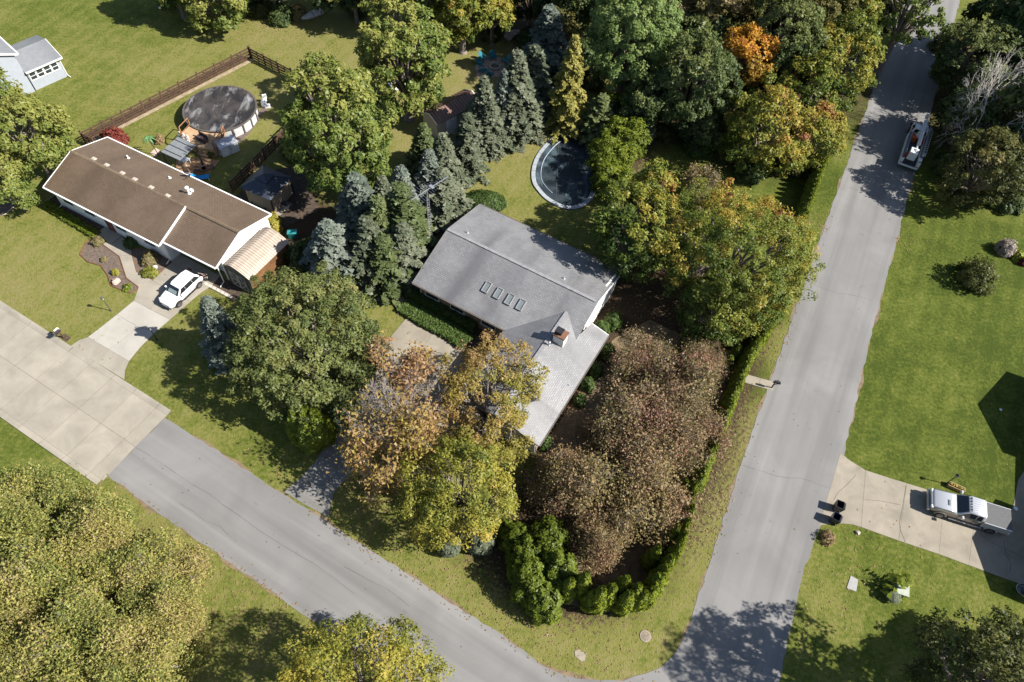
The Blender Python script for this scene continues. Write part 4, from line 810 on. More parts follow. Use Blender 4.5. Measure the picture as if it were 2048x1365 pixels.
# ---------------------------------------------------------------- half bare trees: real twig skeletons
def twig_tree(name, label, px, py, rx, H, leafkey, seed, bark=BROWNTWIG, depth=4, per=14, leaf=.15, tint0=.5, spread=.6, droop=.0, stems=5, zfrac=.6, trunk_h=.18, bias=None, spread_leaf=.3, group=G_TREE, cat='tree', flat=1.0, tvar=.16, low=.25):
    rg = np.random.default_rng(seed); zc = H*zfrac; c = P(px, py, zc); rad = rx*mpp(px, py, zc); segs = []; tips = []
    b0 = np.array([0., 0, 0]); t0 = np.array([0, 0, H*trunk_h]); segs.append((b0, t0, .03*H, .024*H))
    for i in range(stems):
        a = 6.283*i/stems+rg.uniform(-.4, .4); e = rg.uniform(low, .95); d = np.array([math.cos(a)*(1-e*.6), math.sin(a)*(1-e*.6), e])
        branching(rg, t0, unit(d), H*.34, .016*H, depth, segs, spread, droop, (2, 3), .74, .011, tips)
    T = np.array(tips); ext = np.percentile(np.linalg.norm(T[:, :2], axis=1), 93); zx = np.percentile(T[:, 2], 97); s = np.array([rad/ext, rad/ext, H/zx*flat])
    segs = [(a*s, b*s, p, q) for a, b, p, q in segs]; T = T*s
    tw = sticks('branches', segs, bark, 3); me = None
    if leafkey and per > 0:
        w_ = np.ones(len(T)) if bias is None else np.clip(.5+(unit(T-np.array([0, 0, H*.5]))@unit(np.array(bias, float)))*1.1, .03, 1)
        # grow leaves on the outer branch pieces
        idx = np.repeat(np.arange(len(T)), per); keep = rg.random(len(idx)) < w_[idx]; idx = idx[keep]
        pos = T[idx]+rg.normal(size=(len(idx), 3))*spread_leaf; nr = rdir(rg, len(idx))+np.array([0, 0, .6]); tv = rg.normal(size=len(T))*tvar*.6
        big = np.sin(T[:, 0]*.9+seed)*np.cos(T[:, 1]*.8+seed*2)*tvar
        me = cloud('crown', pos, nr, leaf*(.6+.8*rg.random(len(idx))), tint0+tv[idx]+big[idx]+rg.normal(size=len(idx))*.12, LEAF[leafkey], rg, 1.5)
    t = thing(name, label, cat, (c.x, c.y, 0), 0, group); link('branches', tw, t)
    if me: link('crown', me, t)
    return t
twig_tree('oak_tree', 'half bare orange oak with pale twigs over the driveway', 800, 850, 112, 9, 'orange', 50, GREYTWIG, 4, 5, .18, .55, .62, .02, 10, .62, bias=(.1, -.75, -.1), spread_leaf=.38)
twig_tree('dead_tree', 'leafless grey branches sticking up over the concrete court', 800, 730, 70, 8, 'orange', 51, GREYTWIG, 4, 2, .2, .75, .6, .0, 4, .75, bias=(.2, .3, .8))
twig_tree('dead_tree', 'bleached dead tree with bare white branches, top right', 1995, 215, 98, 12.5, None, 52, mat('bleached_twigs', (.56, .52, .48), .85, .15, 5), 4, 0, spread=.62, droop=.10, stems=6, zfrac=.5)
twig_tree('dead_shrub', 'grey leafless shrub between the maples and the shady lawn', 1402, 368, 36, 3.6, 'tan', 53, GREYTWIG, 4, 2, .13, .3, .55, .0, 7, .55, .05, group=G_BUSH, cat='shrub')
protoC = {}
for i, (x, y, r, H, k, t, lab) in enumerate([
    (1355, 775, 84, 5.2, 'russet', .58, 'russet crabapple in the middle of the corner garden, beside the clipped hedge'), (1290, 855, 96, 5.4, 'russet', .46, 'olive and red crabapple in the middle of the corner garden, nearest the open lawn patch'),
    (1385, 870, 72, 5, 'russet', .68, 'dark red crabapple against the street hedge'), (1290, 725, 66, 3.6, 'russet', .62, 'low red and yellow crabapple beside the grey roof corner'),
    (1200, 985, 98, 5.4, 'tan', .55, 'tan leaved crabapple below the grey wing, left of the hedge corner'), (1295, 985, 88, 5.2, 'tan', .42, 'thin brown crabapple beside the hedge corner'),
    (1130, 965, 66, 4.4, 'tan', .35, 'olive brown crabapple right of the yellow green maple'), (1205, 1085, 56, 4.2, 'tan', .62, 'low tan crabapple above the egg shaped cedars'), (1228, 872, 62, 4.2, 'russet', .4, 'small russet crabapple at the edge of the open lawn patch beside the grey wing'), (1400, 735, 52, 4.2, 'russet', .3, 'olive green crabapple at the garden path')]):
    kk = (k, i % 2)
    if kk not in protoC: protoC[kk] = t_ = twig_tree('crabapple_tree', lab, x, y, r, H, k, 60+i, BROWNTWIG if k == 'russet' else GREYTWIG, 4, 8, .13, .46, .66, .04, 7, .62, .12, spread_leaf=.42, tvar=.30, low=.0); t_['r0'] = r*mpp(x, y, H*.62); t_['h0'] = H
    else:
        t_ = copy_tree(protoC[kk]); c = P(x, y, H*.62); t_.location = (c.x, c.y, 0); q = r*mpp(x, y, H*.62)/t_['r0']; t_.scale = (q, q, H/t_['h0']); t_.rotation_euler = (0, 0, 1.3*i)
    tag(t_, lab, 'tree', 'crabapples of the corner garden')
# thicket of half bare yellow trees at the bottom left: three skeletons, copied and turned
protos = [twig_tree('thicket_tree', '', 60, 1000, 96, 7.0, 'thicket', 80, GREYTWIG, 4, 24, .11, .34, .62, .02, 10, .7, .1, spread_leaf=.36, tvar=.34, low=-.1),
          twig_tree('thicket_tree', '', 300, 1130, 92, 6.2, 'thicket', 81, PALEBARK, 4, 14, .11, .60, .62, .02, 9, .7, .1, spread_leaf=.36, tvar=.34, low=-.1), twig_tree('thicket_tree', '', 180, 1060, 92, 6.6, 'thicket', 82, GREYTWIG, 4, 22, .11, .50, .62, .02, 10, .7, .1, spread_leaf=.36, tvar=.34, low=-.1)]
spots = [(60, 1000, 0, 1.0, 'pale yellow tree at the top left of the bottom left thicket'), (300, 1140, 1, 1.0, 'thin tan yellow tree at the right tip of the bottom left thicket'), (185, 1060, 2, 1.0, 'tan tree on the street side of the bottom left thicket'),
    (-40, 1090, 1, 1.1, 'yellow tree at the left edge of the bottom left thicket, upper one'), (80, 1150, 2, 1.12, 'bushy tan tree in the heart of the bottom left thicket'), (215, 1190, 0, 1.05, 'bushy yellow tree in the heart of the bottom left thicket'),
    (330, 1230, 2, .85, 'low tan tree beside the dark tree shadow in the bottom left thicket'), (0, 1250, 0, 1.1, 'yellow tree at the left edge of the bottom left thicket, lower one'), (130, 1300, 1, 1.15, 'yellow tree near the bottom edge in the bottom left thicket, left one'),
    (265, 1320, 2, 1.05, 'tan tree near the bottom edge in the bottom left thicket, right one'), (20, 1390, 2, 1.1, 'tan tree in the very corner of the bottom left thicket'), (180, 1400, 0, 1.1, 'yellow tree cut by the bottom edge in the bottom left thicket')]
for i, (x, y, k, s, lab) in enumerate(spots):
    t = protos[k] if i < 3 and k == (0, 1, 2)[i] else copy_tree(protos[k])
    s *= .90; x -= 14; c = P(x, y, 4.6); t.location = (c.x, c.y, 0); t.rotation_euler = (0, 0, rnd.uniform(0, 6.28) if i > 2 else 0); t.scale = (s, s, s*rnd.uniform(.9, 1.05)); tag(t, lab, 'tree', 'half bare trees of the bottom left thicket')
# ---------------------------------------------------------------- conifers
def spruce(label, tx, ty, H, Rb, key, seed, name='spruce_tree', **k):
    rg = np.random.default_rng(seed); c = P(tx, ty, H); me, sg = spruce_mesh('crown', rg, H, Rb, LEAF[key], **k)
    return finish_tree(name, label, (c.x, c.y, 0), me, sticks('trunk', sg, BARK, 5), G_CON)
protoS = {}; protoN = []
def spruce_i(label, tx, ty, H, Rb, key, var):
    Rb *= 1.42
    """row spruces: two built skeletons per needle colour, copied, scaled and turned"""
    n_ = sum(1 for q in protoN if q == key); protoN.append(key); var = n_ % 3; H *= rnd.uniform(.93, 1.08); Rb *= rnd.uniform(.8, 1.22)
    if (key, var) not in protoS:
        t = spruce(label, tx, ty, 8.5, 1.9, key, 200+var+len(protoS)*7, ragged=(.16, .34, .26)[var], droop=(.35, .5, .22)[var], dens=(1.1, .8, 1.0)[var], tint0=(.52, .40, .58)[var]); protoS[(key, var)] = t; t.scale = (Rb/1.9, Rb/1.9, H/8.5)
    else: t = copy_tree(protoS[(key, var)]); t.scale = (Rb/1.9, Rb/1.9, H/8.5)
    c = P(tx, ty, H); t.location = (c.x, c.y, 0); t.rotation_euler = (rnd.uniform(-.05, .05), rnd.uniform(-.05, .05), rnd.uniform(0, 6.28)); tag(t, label, 'tree', G_CON)
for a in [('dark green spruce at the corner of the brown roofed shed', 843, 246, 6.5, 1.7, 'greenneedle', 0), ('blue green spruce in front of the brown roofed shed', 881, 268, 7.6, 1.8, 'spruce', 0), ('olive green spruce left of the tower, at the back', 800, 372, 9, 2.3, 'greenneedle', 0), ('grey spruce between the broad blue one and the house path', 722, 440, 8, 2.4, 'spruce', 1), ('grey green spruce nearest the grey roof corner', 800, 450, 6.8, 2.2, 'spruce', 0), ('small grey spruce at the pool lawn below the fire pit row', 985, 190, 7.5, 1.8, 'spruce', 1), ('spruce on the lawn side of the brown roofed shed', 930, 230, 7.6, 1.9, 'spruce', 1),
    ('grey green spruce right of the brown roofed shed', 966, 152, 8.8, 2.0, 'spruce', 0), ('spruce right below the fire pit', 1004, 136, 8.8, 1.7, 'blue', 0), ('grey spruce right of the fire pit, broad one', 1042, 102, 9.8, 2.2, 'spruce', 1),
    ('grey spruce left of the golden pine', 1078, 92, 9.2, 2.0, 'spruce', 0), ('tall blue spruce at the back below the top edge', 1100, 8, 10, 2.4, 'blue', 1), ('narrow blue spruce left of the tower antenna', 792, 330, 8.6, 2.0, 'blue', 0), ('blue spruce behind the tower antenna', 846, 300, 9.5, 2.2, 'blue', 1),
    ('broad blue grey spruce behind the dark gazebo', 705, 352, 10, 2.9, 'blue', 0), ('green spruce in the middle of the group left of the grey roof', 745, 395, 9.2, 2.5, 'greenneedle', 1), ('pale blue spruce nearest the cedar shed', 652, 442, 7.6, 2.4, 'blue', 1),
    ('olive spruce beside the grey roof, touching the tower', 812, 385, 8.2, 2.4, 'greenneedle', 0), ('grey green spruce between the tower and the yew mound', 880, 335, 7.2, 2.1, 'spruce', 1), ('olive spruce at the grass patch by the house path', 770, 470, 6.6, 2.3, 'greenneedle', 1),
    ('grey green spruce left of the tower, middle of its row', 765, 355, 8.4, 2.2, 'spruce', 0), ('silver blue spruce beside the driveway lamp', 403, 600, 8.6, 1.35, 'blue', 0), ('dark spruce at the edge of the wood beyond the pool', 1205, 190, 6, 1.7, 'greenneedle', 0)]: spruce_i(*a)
tree('pine_tree', 'great white pine with soft bright green boughs at the top edge', 1265, 68, 80, 17, 'pine', 300, crown_h=15.5, ry=80, leaf=.24, tint0=.5, tamp=.22, lobes=34, per=90, flat=.6, lobe_var=.08)
spruce('golden yellow pine at the head of the curved pool', 1152, 70, 12, 2.5, 'goldpine', 301, 'pine_tree', leaf=.26, dens=.85, ragged=.36, ppb=56, tint0=.62, droop=.2)
# ---------------------------------------------------------------- hedges and shrubs
cols = []
rgc = np.random.default_rng(5)
for i in range(3): cols.append(column_mesh('foliage', rgc, 3.0, .62, LEAF['cedar'], n=3600, leaf=.15, tint0=.52))
def cedar(label, x, y, H, Rb, i, z=None, group=G_HEDGE):
    c = P(x, y, H if z is None else z); t = thing('cedar_shrub', label, 'shrub', (c.x, c.y, 0), rnd.uniform(0, 6.28), group); t.scale = (Rb/.62, Rb/.62, H/3.0)
    link('foliage', cols[i % 3], t); return t
names = ['first', 'second', 'third', 'fourth', 'fifth', 'sixth', 'seventh', 'eighth', 'ninth', 'tenth', 'eleventh', 'twelfth', 'thirteenth', 'fourteenth', 'fifteenth', 'sixteenth', 'seventeenth', 'eighteenth', 'nineteenth', 'twentieth', 'twenty-first', 'twenty-second', 'twenty-third', 'twenty-fourth', 'twenty-fifth', 'twenty-sixth', 'twenty-seventh', 'twenty-eighth', 'twenty-ninth', 'thirtieth'] + ['thirty-' + q for q in ('first', 'second', 'third', 'fourth', 'fifth', 'sixth', 'seventh', 'eighth', 'ninth')] + ['forty-' + q for q in ('first', 'second', 'third', 'fourth', 'fifth', 'sixth', 'seventh', 'eighth', 'ninth')] + ['later'] * 40
for i, (x, y, H, r) in enumerate([(1144, 1160, 2.8, .62), (1174, 1147, 3.3, .62), (1190, 1185, 2.4, .6), (1207, 1178, 3.2, .66), (1228, 1172, 3.1, .64), (1256, 1155, 3.1, .6), (1262, 1186, 2.9, .62), (1280, 1170, 3.0, .6), (1293, 1184, 2.6, .55), (1307, 1178, 2.6, .6), (1322, 1152, 2.8, .7), (1336, 1132, 2.9, .68), (1319, 1094, 3.0, .6), (1346, 1112, 2.9, .62), (1362, 1090, 2.8, .6), (1372, 1066, 2.8, .6), (1358, 1052, 2.9, .5), (1380, 1038, 2.8, .55), (1387, 1012, 2.8, .55), (1374, 960, 2.4, .5), (1390, 985, 2.8, .52), (1393, 966, 2.7, .5)]):
    cedar(f'{names[i]} egg shaped cedar round the street corner, counted from the left end', x, y, H*1.5, r*(1.08 if i < 11 else .95), i)
def along(pts, step):
    out = []; Q = [P(*p) for p in pts]; acc = 0
    for a, b in zip(Q[:-1], Q[1:]):
        L = (b-a).length
        while acc < L: out.append(a.lerp(b, acc/L)); acc += step
        acc -= L
    return out
for i, q in enumerate(along([(1398, 975), (1410, 940), (1428, 905), (1460, 815), (1486, 746), (1497, 724), (1523, 688), (1539, 655), (1541, 630)], .62)):
    H = 2.3+.35*math.sin(i*1.7)+(.5 if i > 15 else 0); t = thing('cedar_shrub', f'{names[i]} cedar of the street hedge beside the mailbox path, counted from its lower end', 'shrub', (q.x-.3, q.y, 0), rnd.uniform(0, 6.28), 'cedars of the street hedge'); t.scale = (.92, .92, H/3); link('foliage', cols[i % 3], t)
for i, q in enumerate(along([(1606, 436), (1626, 378), (1650, 318), (1672, 270)], .8)): t = thing('cedar_shrub', f'{names[i]} cedar of the far hedge below the red tinged maple, counted from its lower end', 'shrub', (q.x-.3, q.y, 0), rnd.uniform(0, 6.28), 'cedars of the far street hedge'); t.scale = (1, 1, .95); link('foliage', cols[i % 3], t)
for i, (x, y, H, r, lab) in enumerate([(584, 820, 4.6, 1.0, 'left'), (604, 814, 5.0, 1.05, 'top'), (627, 824, 4.8, 1.1, 'right'), (608, 842, 4.0, 1.1, 'front')]): cedar(f'bright green cedar at the driveway mouth, the {lab} one of the clump of four', x, y, H, r, i, group='cedars at the driveway mouth')
for x, y, H, lab in ((1481, 690, 2.2, 'upper'), (1464, 712, 2.0, 'lower')): cedar(f'small lone cedar inside the street hedge, the {lab} one', x, y, H, .5, 1, group='lone cedars')
cedar('dark cedar behind the far hedge, beside the bucket truck street', 1688, 232, 3.4, .6, 2, group='lone cedars')
def bush(name, label, px, py, rx, hz, key, seed, n=1800, leaf=.16, ry=None, tint0=.5, group=G_BUSH, **k):
    s = mpp(px, py, hz*.5); c = P(px, py, hz*.5); rg = np.random.default_rng(seed); me = bush_mesh('foliage', rg, (rx*s, (ry or rx)*s*1.15, hz), LEAF[key], n, leaf, tint0, **k)
    t = thing(name, label, 'shrub', (c.x, c.y, 0), 0, group); link('foliage', me, t)
    link('stems', sticks('stems', [(np.zeros(3), np.array([math.cos(a)*rx*s*.6, math.sin(a)*rx*s*.6, hz*.7]), .03, .01) for a in np.arange(0, 6.2, .9)], BARK, 4), t); return t
for i, (x, y, r, h, lab) in enumerate([(1238, 228, 40, 4.6, 'topmost'), (1250, 276, 46, 4.8, 'second from the top'), (1226, 318, 44, 4.4, 'third from the top'), (1222, 362, 40, 4.0, 'lowest')]): tag(tree('yew_shrub', f'tall bright green yew beside the curved pool, {lab} of four', x, y, r, h, 'cedar', 400+i, crown_h=h*.98, leaf=.20, tint0=.30, tamp=.25, lobes=14, cr=.50, dens=1.5, per=80, lobe_var=.06), None, 'shrub', 'tall yews beside the curved pool')
for i, (x, y, r, h, k, lab) in enumerate([(1098, 1082, 42, 3.2, 'yew', 'dark, topmost'), (1052, 1110, 36, 3, 'yew', 'upper left'), (1112, 1138, 44, 3.4, 'cedar', 'large, right'), (1058, 1160, 42, 3.2, 'cedar', 'middle left'), (1090, 1200, 38, 2.8, 'cedar', 'lowest'), (1032, 1080, 30, 2.4, 'yew', 'leftmost'), (1012, 1062, 20, 1.6, 'yew', 'smallest')]): bush('yew_shrub', f'lumpy green yew left of the egg shaped cedars, the {lab} one', x, y, r, h, 'cedar', 410+i, 5200, .16, tint0=.20 if k == 'yew' else .30, group='lumpy yews on the corner', nl=44, lump=.24)
for i, (x, y, r, h, lab) in enumerate([(968, 1030, 30, 3, 'upper right'), (925, 1052, 34, 3, 'middle'), (960, 1075, 30, 2.4, 'lower right'), (900, 1085, 24, 2, 'lower left')]): bush('juniper_shrub', f'grey green juniper under the yellow green maple, the {lab} one', x, y, r, h, 'spruce', 420+i, 4000, .16, tint0=.42, group='grey junipers', nl=34)
for i, (x, y, r, h, lab) in enumerate([(1216, 704, 17, 1.3, 'at the upper corner of the grey wing'), (1193, 738, 15, 1.2, 'second along the grey wing wall'), (1176, 768, 14, 1.1, 'third along the grey wing wall'), (1160, 800, 13, 1.1, 'fourth along the grey wing wall'), (1090, 884, 14, 1.2, 'at the lowest corner of the grey wing'), (1205, 655, 16, 1.2, 'in the angle behind the grey wing'), (1228, 640, 18, 1.2, 'in the shade above the grey wing')]): bush('boxwood_shrub', f'round dark boxwood {lab}', x, y, r, h, 'yew', 430+i, 1500, .13, group='boxwoods along the grey house')
bush('yew_mound', 'flat clipped yew mound at the back corner of the grey house', 968, 400, 46, 1.1, 'yew', 440, 6000, .13, ry=26, tint0=.42, lump=.07)
def hedge(name, label, pts, wd, h, key, seed, n, leaf=.13, tint0=.5):
    rg = np.random.default_rng(seed); Q = [P(*p) for p in pts]; L = [(b-a).length for a, b in zip(Q[:-1], Q[1:])]; tot = sum(L); pos = []; nr = []
    base = Q[0]
    for a, b, l in zip(Q[:-1], Q[1:], L):
        m_ = int(n*l/tot); d = np.array((b-a).normalized()); s = np.array([-d[1], d[0], 0]); t = rg.random(m_)*l; u = rg.random(m_)*(2*h+wd)
        x = np.where(u < h, -wd/2, np.where(u > h+wd, wd/2, u-h-wd/2)); z = np.where(u < h, u, np.where(u > h+wd, 2*h+wd-u, h)); nn = np.where((u < h)[:, None], -s, np.where((u > h+wd)[:, None], s, np.array([0, 0, 1.])))
        pos.append(np.array(a-base)+d*t[:, None]+s*x[:, None]+np.array([0, 0, 1.])*z[:, None]+rg.normal(size=(m_, 3))*.05); nr.append(nn+rg.normal(size=(m_, 3))*.4)
    pos = np.concatenate(pos); t = thing(name, label, 'hedge', base); link('foliage', cloud('foliage', pos, np.concatenate(nr), leaf*(.6+.7*rg.random(len(pos))), tint0+rg.normal(size=len(pos))*.12, LEAF[key], rg), t); return t
hedge('clipped_hedge', 'low clipped hedge under the front eave of the grey house', [(818, 592), (855, 612), (926, 650), (950, 664)], .9, 1.0, 'yew', 450, 5000)
hedge('ground_cover', 'broad strip of leafy ground cover along the court', [(806, 612), (850, 640), (905, 668), (935, 690)], 1.7, .35, 'yew', 451, 6000, .14, .62)
hedge('ground_cover', 'green ground cover edging the front lawn of the brown roofed house', [(92, 409), (120, 428), (160, 452), (196, 474)], .8, .3, 'cedar', 452, 2600, .14, .45)
bush('barberry_shrub', 'bright red barberry behind the brown roof', 228, 272, 26, 1.6, 'red', 460, 2600, .15, ry=16)
bush('viburnum_shrub', 'yellow shrub at the corner of the white gable', 547, 446, 15, 1.9, 'yellow', 461, 1300, .2)
bush('lilac_shrub', 'loose dark green shrub alone on the bright right lawn', 1955, 548, 36, 2.5, 'olive', 462, 2600, .19, tint0=.34, lump=.34)
bush('plume_grass', 'pale pinkish plume grass at the right edge', 2014, 494, 17, 1.5, 'pinkish', 463, 1100, .16)
bush('leafy_shrub', 'bright green leafy shrub below the plume grass', 2036, 511, 12, .8, 'cedar', 464, 600, .2, tint0=.8)
bush('barberry_shrub', 'dark red shrub at the right edge below the plume grass', 2049, 522, 10, .8, 'red', 465, 500, .15, tint0=.2)
bush('barberry_shrub', 'small red and green shrub beside the dark bins', 1656, 1074, 15, .8, 'russet', 466, 260, .14, tint0=.6)
bush('grass_clump', 'dark bronze grass clump at the head of the walkway', 194, 482, 11, .7, 'russet', 467, 500, .14, tint0=.1)
bush('grass_clump', 'small bronze tuft in the left mulch bed', 207, 519, 6, .35, 'russet', 468, 260, .12, tint0=.1)
bush('spirea_shrub', 'large bronze shrub in the bed beside the garage', 297, 515, 17, .9, 'russet', 469, 1200, .15, tint0=.15)
bush('spirea_shrub', 'yellow green spirea in the bed beside the driveway', 299, 545, 18, .5, 'yellow', 470, 1000, .14, ry=12, tint0=.15)
bush('spirea_shrub', 'dark green shrub at the white wall beside the walkway', 262, 482, 15, .7, 'yew', 471, 900, .14)
bush('spirea_shrub', 'small lime shrub beside the pink rock', 230, 544, 7, .5, 'yellow', 472, 400, .13, tint0=.35)
bush('spirea_shrub', 'low green tuft at the bed tip by the driveway', 254, 575, 9, .3, 'cedar', 473, 350, .13)
bush('wild_shrub', 'low green shrub under the top edge left of the grey boat', 562, 26, 26, 2, 'dark', 474, 1600, .2)
bush('wild_shrub', 'brownish thicket left end of the grey boat', 595, 22, 18, 1.4, 'tan', 475, 900, .2, tint0=.2)
bush('wild_shrub', 'pale grey shrub at the edge of the shady lawn', 1297, 262, 16, 1.8, 'spruce', 476, 1200, .18, tint0=.6)
bush('wild_shrub', 'dark shrub on the shady lawn left of the yellow green maple', 1400, 285, 30, 2.2, 'yew', 477, 2400, .18, tint0=.5)
bush('wild_shrub', 'dark shrub left of the half bare orange oak', 678, 838, 26, 1.8, 'spruce', 478, 1800, .17, tint0=.3)
bush('wild_shrub', 'feathery grey shrub beside the deck', 318, 278, 9, .9, 'tan', 479, 420, .13, tint0=.6)
wb = [bush_mesh('foliage', np.random.default_rng(500+i), (1.6, 1.6, 1.7), LEAF[('dark', 'olive')[i]], 1900, .2, .45, lump=.28) for i in range(2)]
for i, (x, y, q, lab) in enumerate([(870, 22, 1.2, 'left of the fire pit wood'), (905, 40, 1.0, 'at the lawn edge above the fire pit'), (945, 38, 1.1, 'between the maple trunks above the fire pit'), (985, 70, .9, 'behind the topmost turquoise chair'), (1060, 75, 1.1, 'beside the heap of rocks'), (1130, 40, 1.3, 'behind the golden pine'), (1165, 110, 1.2, 'between the golden pine and the white pine'), (1190, 160, 1.1, 'at the foot of the white pine'),
    (1330, 110, 1.3, 'right of the white pine'), (1330, 260, 1.0, 'under the dark glossy tree'), (1440, 200, 1.3, 'left of the golden maple'), (1460, 300, 1.1, 'on the dark side of the shady lawn'), (1500, 345, 1.0, 'behind the wide maple'), (1590, 330, 1.2, 'between the two turning maples and the hedge'), (1700, 170, 1.1, 'at the street edge under the olive tree'), (1900, 150, 1.2, 'at the street edge under the dead tree'), (1895, 330, 1.1, 'beside the bucket truck'), (1930, 395, 1.1, 'at the upper rim of the bright lawn'), (2010, 400, 1.3, 'in the shade above the plume grass'), (1890, 90, 1.2, 'at the far street edge left of the dead tree'),
    (720, 12, 1.2, 'right of the canoe'), (520, 18, 1.2, 'at the top edge above the fence corner'), (1460, 590, 1.1, 'under the wide red tinged maple'), (1390, 690, 1.0, 'under the lower skirts of the wide red tinged maple'), (610, 520, 1.2, 'between the cedar shed and the pale blue spruce'), (600, 300, 1.2, 'under the tall tulip tree')]):
    c = P(x, y, .6); t = thing('wild_shrub', 'dark wild shrub '+lab, 'shrub', (c.x, c.y, 0), i*1.7, 'wild shrubs of the undergrowth'); t.scale = (q, q, q*rnd.uniform(.8, 1.2)); link('foliage', wb[i % 2], t)
# lily patch on the right lawn is built with the street furniture

# fallen leaves lying about under the autumn trees and along the street edges
def litter():
    rg = np.random.default_rng(99); pos = []
    for px, py, r, n in ((900, 1150, 5, 420), (760, 1070, 4, 300), (1050, 1270, 4, 260), (1200, 1290, 4, 160), (480, 1180, 5, 420), (350, 1080, 4, 300), (560, 1270, 4, 260), (240, 980, 3, 160), (640, 930, 4, 200), (1120, 880, 4, 900), (1180, 900, 4, 900), (1330, 720, 4, 500), (1400, 1000, 3, 300), (1100, 980, 4, 500), (1480, 830, 4, 160), (1560, 680, 3, 160), (1440, 1080, 3, 120), (520, 45, 4, 200), (600, 60, 4, 160), (960, 80, 4, 140), (1020, 290, 4, 160), (850, 760, 4, 220), (700, 1000, 3, 160),
        (1640, 450, 2.5, 110), (1800, 470, 2.5, 90), (1750, 1110, 4, 80), (150, 700, 3, 40), (450, 1080, 3, 90), (660, 1190, 4, 90), (1590, 800, 3, 40), (1640, 1170, 3, 60), (120, 560, 4, 60), (430, 620, 3, 60), (1350, 330, 4, 160), (1320, 640, 5, 300)):
        c = P(px, py); p = rg.normal(size=(n, 3))*np.array([r*.6, r*.6, 0])+np.array([c.x, c.y, .045]); pos.append(p)
    pos = np.concatenate(pos); dx, dy = pos[:, 0]-RO.x, pos[:, 1]-RO.y; s_, n_ = dx*RD.x+dy*RD.y, dx*RN.x+dy*RN.y; e1, e2 = np.array((26.05, 61.65)), np.array((20.74, 27.77)); e1 = e1/np.linalg.norm(e1); t_ = (pos[:, 0]-e2[0])*e1[1]-(pos[:, 1]-e2[1])*e1[0]
    bad = ((np.abs(n_) < 2.7) & (s_ > 16)) | ((np.abs(n_) < 3.9) & (s_ < 16)) | ((t_ > .5) & (t_ < 7.2)) ; pos = pos[~bad | (rg.random(len(pos)) < .02)]
    pos[:, 2] += rg.random(len(pos))*.01; n = len(pos); o = link('fallen_leaves', cloud('fallen_leaves', pos, np.array([0, 0, 1.])+rg.normal(size=(n, 3))*.18, .07+.08*rg.random(n), rg.random(n), LEAF['tan'], rg, 1.3)); return tag(o, kind='stuff')
litter()
# ================================================================ THINGS IN THE YARDS AND ON THE STREETS
BLACK = mat('black_plastic', (.02, .022, .03), .5, .1, 3); TYRE = mat('tyre_rubber', (.02, .02, .02), .85, .1, 5); RIM = mat('alloy_rim', (.22, .22, .23), .35, .1, 4, .8)
WHITEP = mat('white_paint', (.83, .83, .83), .22, .02, 1, 0, .6); SILVER = mat('silver_paint', (.62, .63, .65), .25, .03, 1, .45, .6); TAUPE = mat('taupe_paint', (.30, .27, .235), .3, .04, 1, .3, .6)
CARGLASS = mat('tinted_glass', (.012, .015, .022), .06, .05, 1, 0, .9); LAMPG = mat('headlight_glass', (.55, .57, .58), .1, .1, 1, 0, .8); REDL = mat('red_lens', (.30, .01, .012), .2, .05)
WOOD = mat('brown_fence_wood', (.085, .045, .032), .85, .3, 4); DECKW = mat('deck_boards', (.42, .275, .16), .8, .2, 2); RAILW = mat('deck_rail_wood', (.24, .115, .05), .75, .25, 3)
TEAL = mat('teal_plastic', (.015, .17, .23), .45, .08, 2); TEAL2 = mat('dark_teal_plastic', (.02, .12, .12), .5); BLUE = mat('bright_blue_plastic', (.01, .22, .55), .4); STONE = mat('grey_stone', (.34, .31, .27), .9, .25, 3); PINKST = mat('pink_stone', (.50, .38, .32), .9, .2, 4)
STOREG = mat('grey_storage_plastic', (.42, .43, .47), .55, .06, 2); TARP = mat('weathered_tarp', (.50, .48, .47), .7, .3, 2); STEEL = GALV
def heading(a, b): d = b-a; return math.atan2(d.y, d.x)
def wheel(root, x, y, r, wd, side):
    b = MB(); n = 22; T = Matrix.Translation((x, y, r)) @ Matrix.Rotation(R(90), 4, 'X'); q = MB(); q.lathe([(r*.62, -wd/2), (r*.93, -wd/2), (r, -wd*.3), (r, wd*.3), (r*.93, wd/2), (r*.62, wd/2)], n); b.add(q.v, q.f, T); w_ = b.build('wheel', TYRE, root)
    q = MB(); q.lathe([(r*.66, -wd*.53), (r*.6, wd*.1), (r*.66, wd*.53)], n)
    for i in range(5):
        a = 6.283*i/5
        for s in (-1, 1): q.add(*_bx((0, 0, 0), (r*.58, r*.13, .02)), Matrix.Translation((math.cos(a)*r*.32, math.sin(a)*r*.32, s*wd*.545)) @ Matrix.Rotation(a, 4, 'Z'))
    b = MB(); b.add(q.v, q.f, T); b.build('rim', RIM, w_); return w_
def sec(x, zb, zt, w, tum=.9, sh=.12):
    h = zt-zb; p = [(w*.86, zb), (w*.98, zb+h*.22), (w, zb+h*.55), (w*.985, zt-sh), (w*tum, zt-sh*.12), (w*.5, zt)]
    return [(x, y, z) for y, z in p]+[(x, -y, z) for y, z in p[::-1]]
def body(root, secs, m, name='body', bev=.0, smooth=True):
    b = MB(); b.loft([sec(*s) for s in secs]); o = b.build(name, m, root, smooth=smooth)
    if smooth:
        md = o.modifiers.new('sub', 'SUBSURF'); md.levels = 1; md.render_levels = 1
    return o
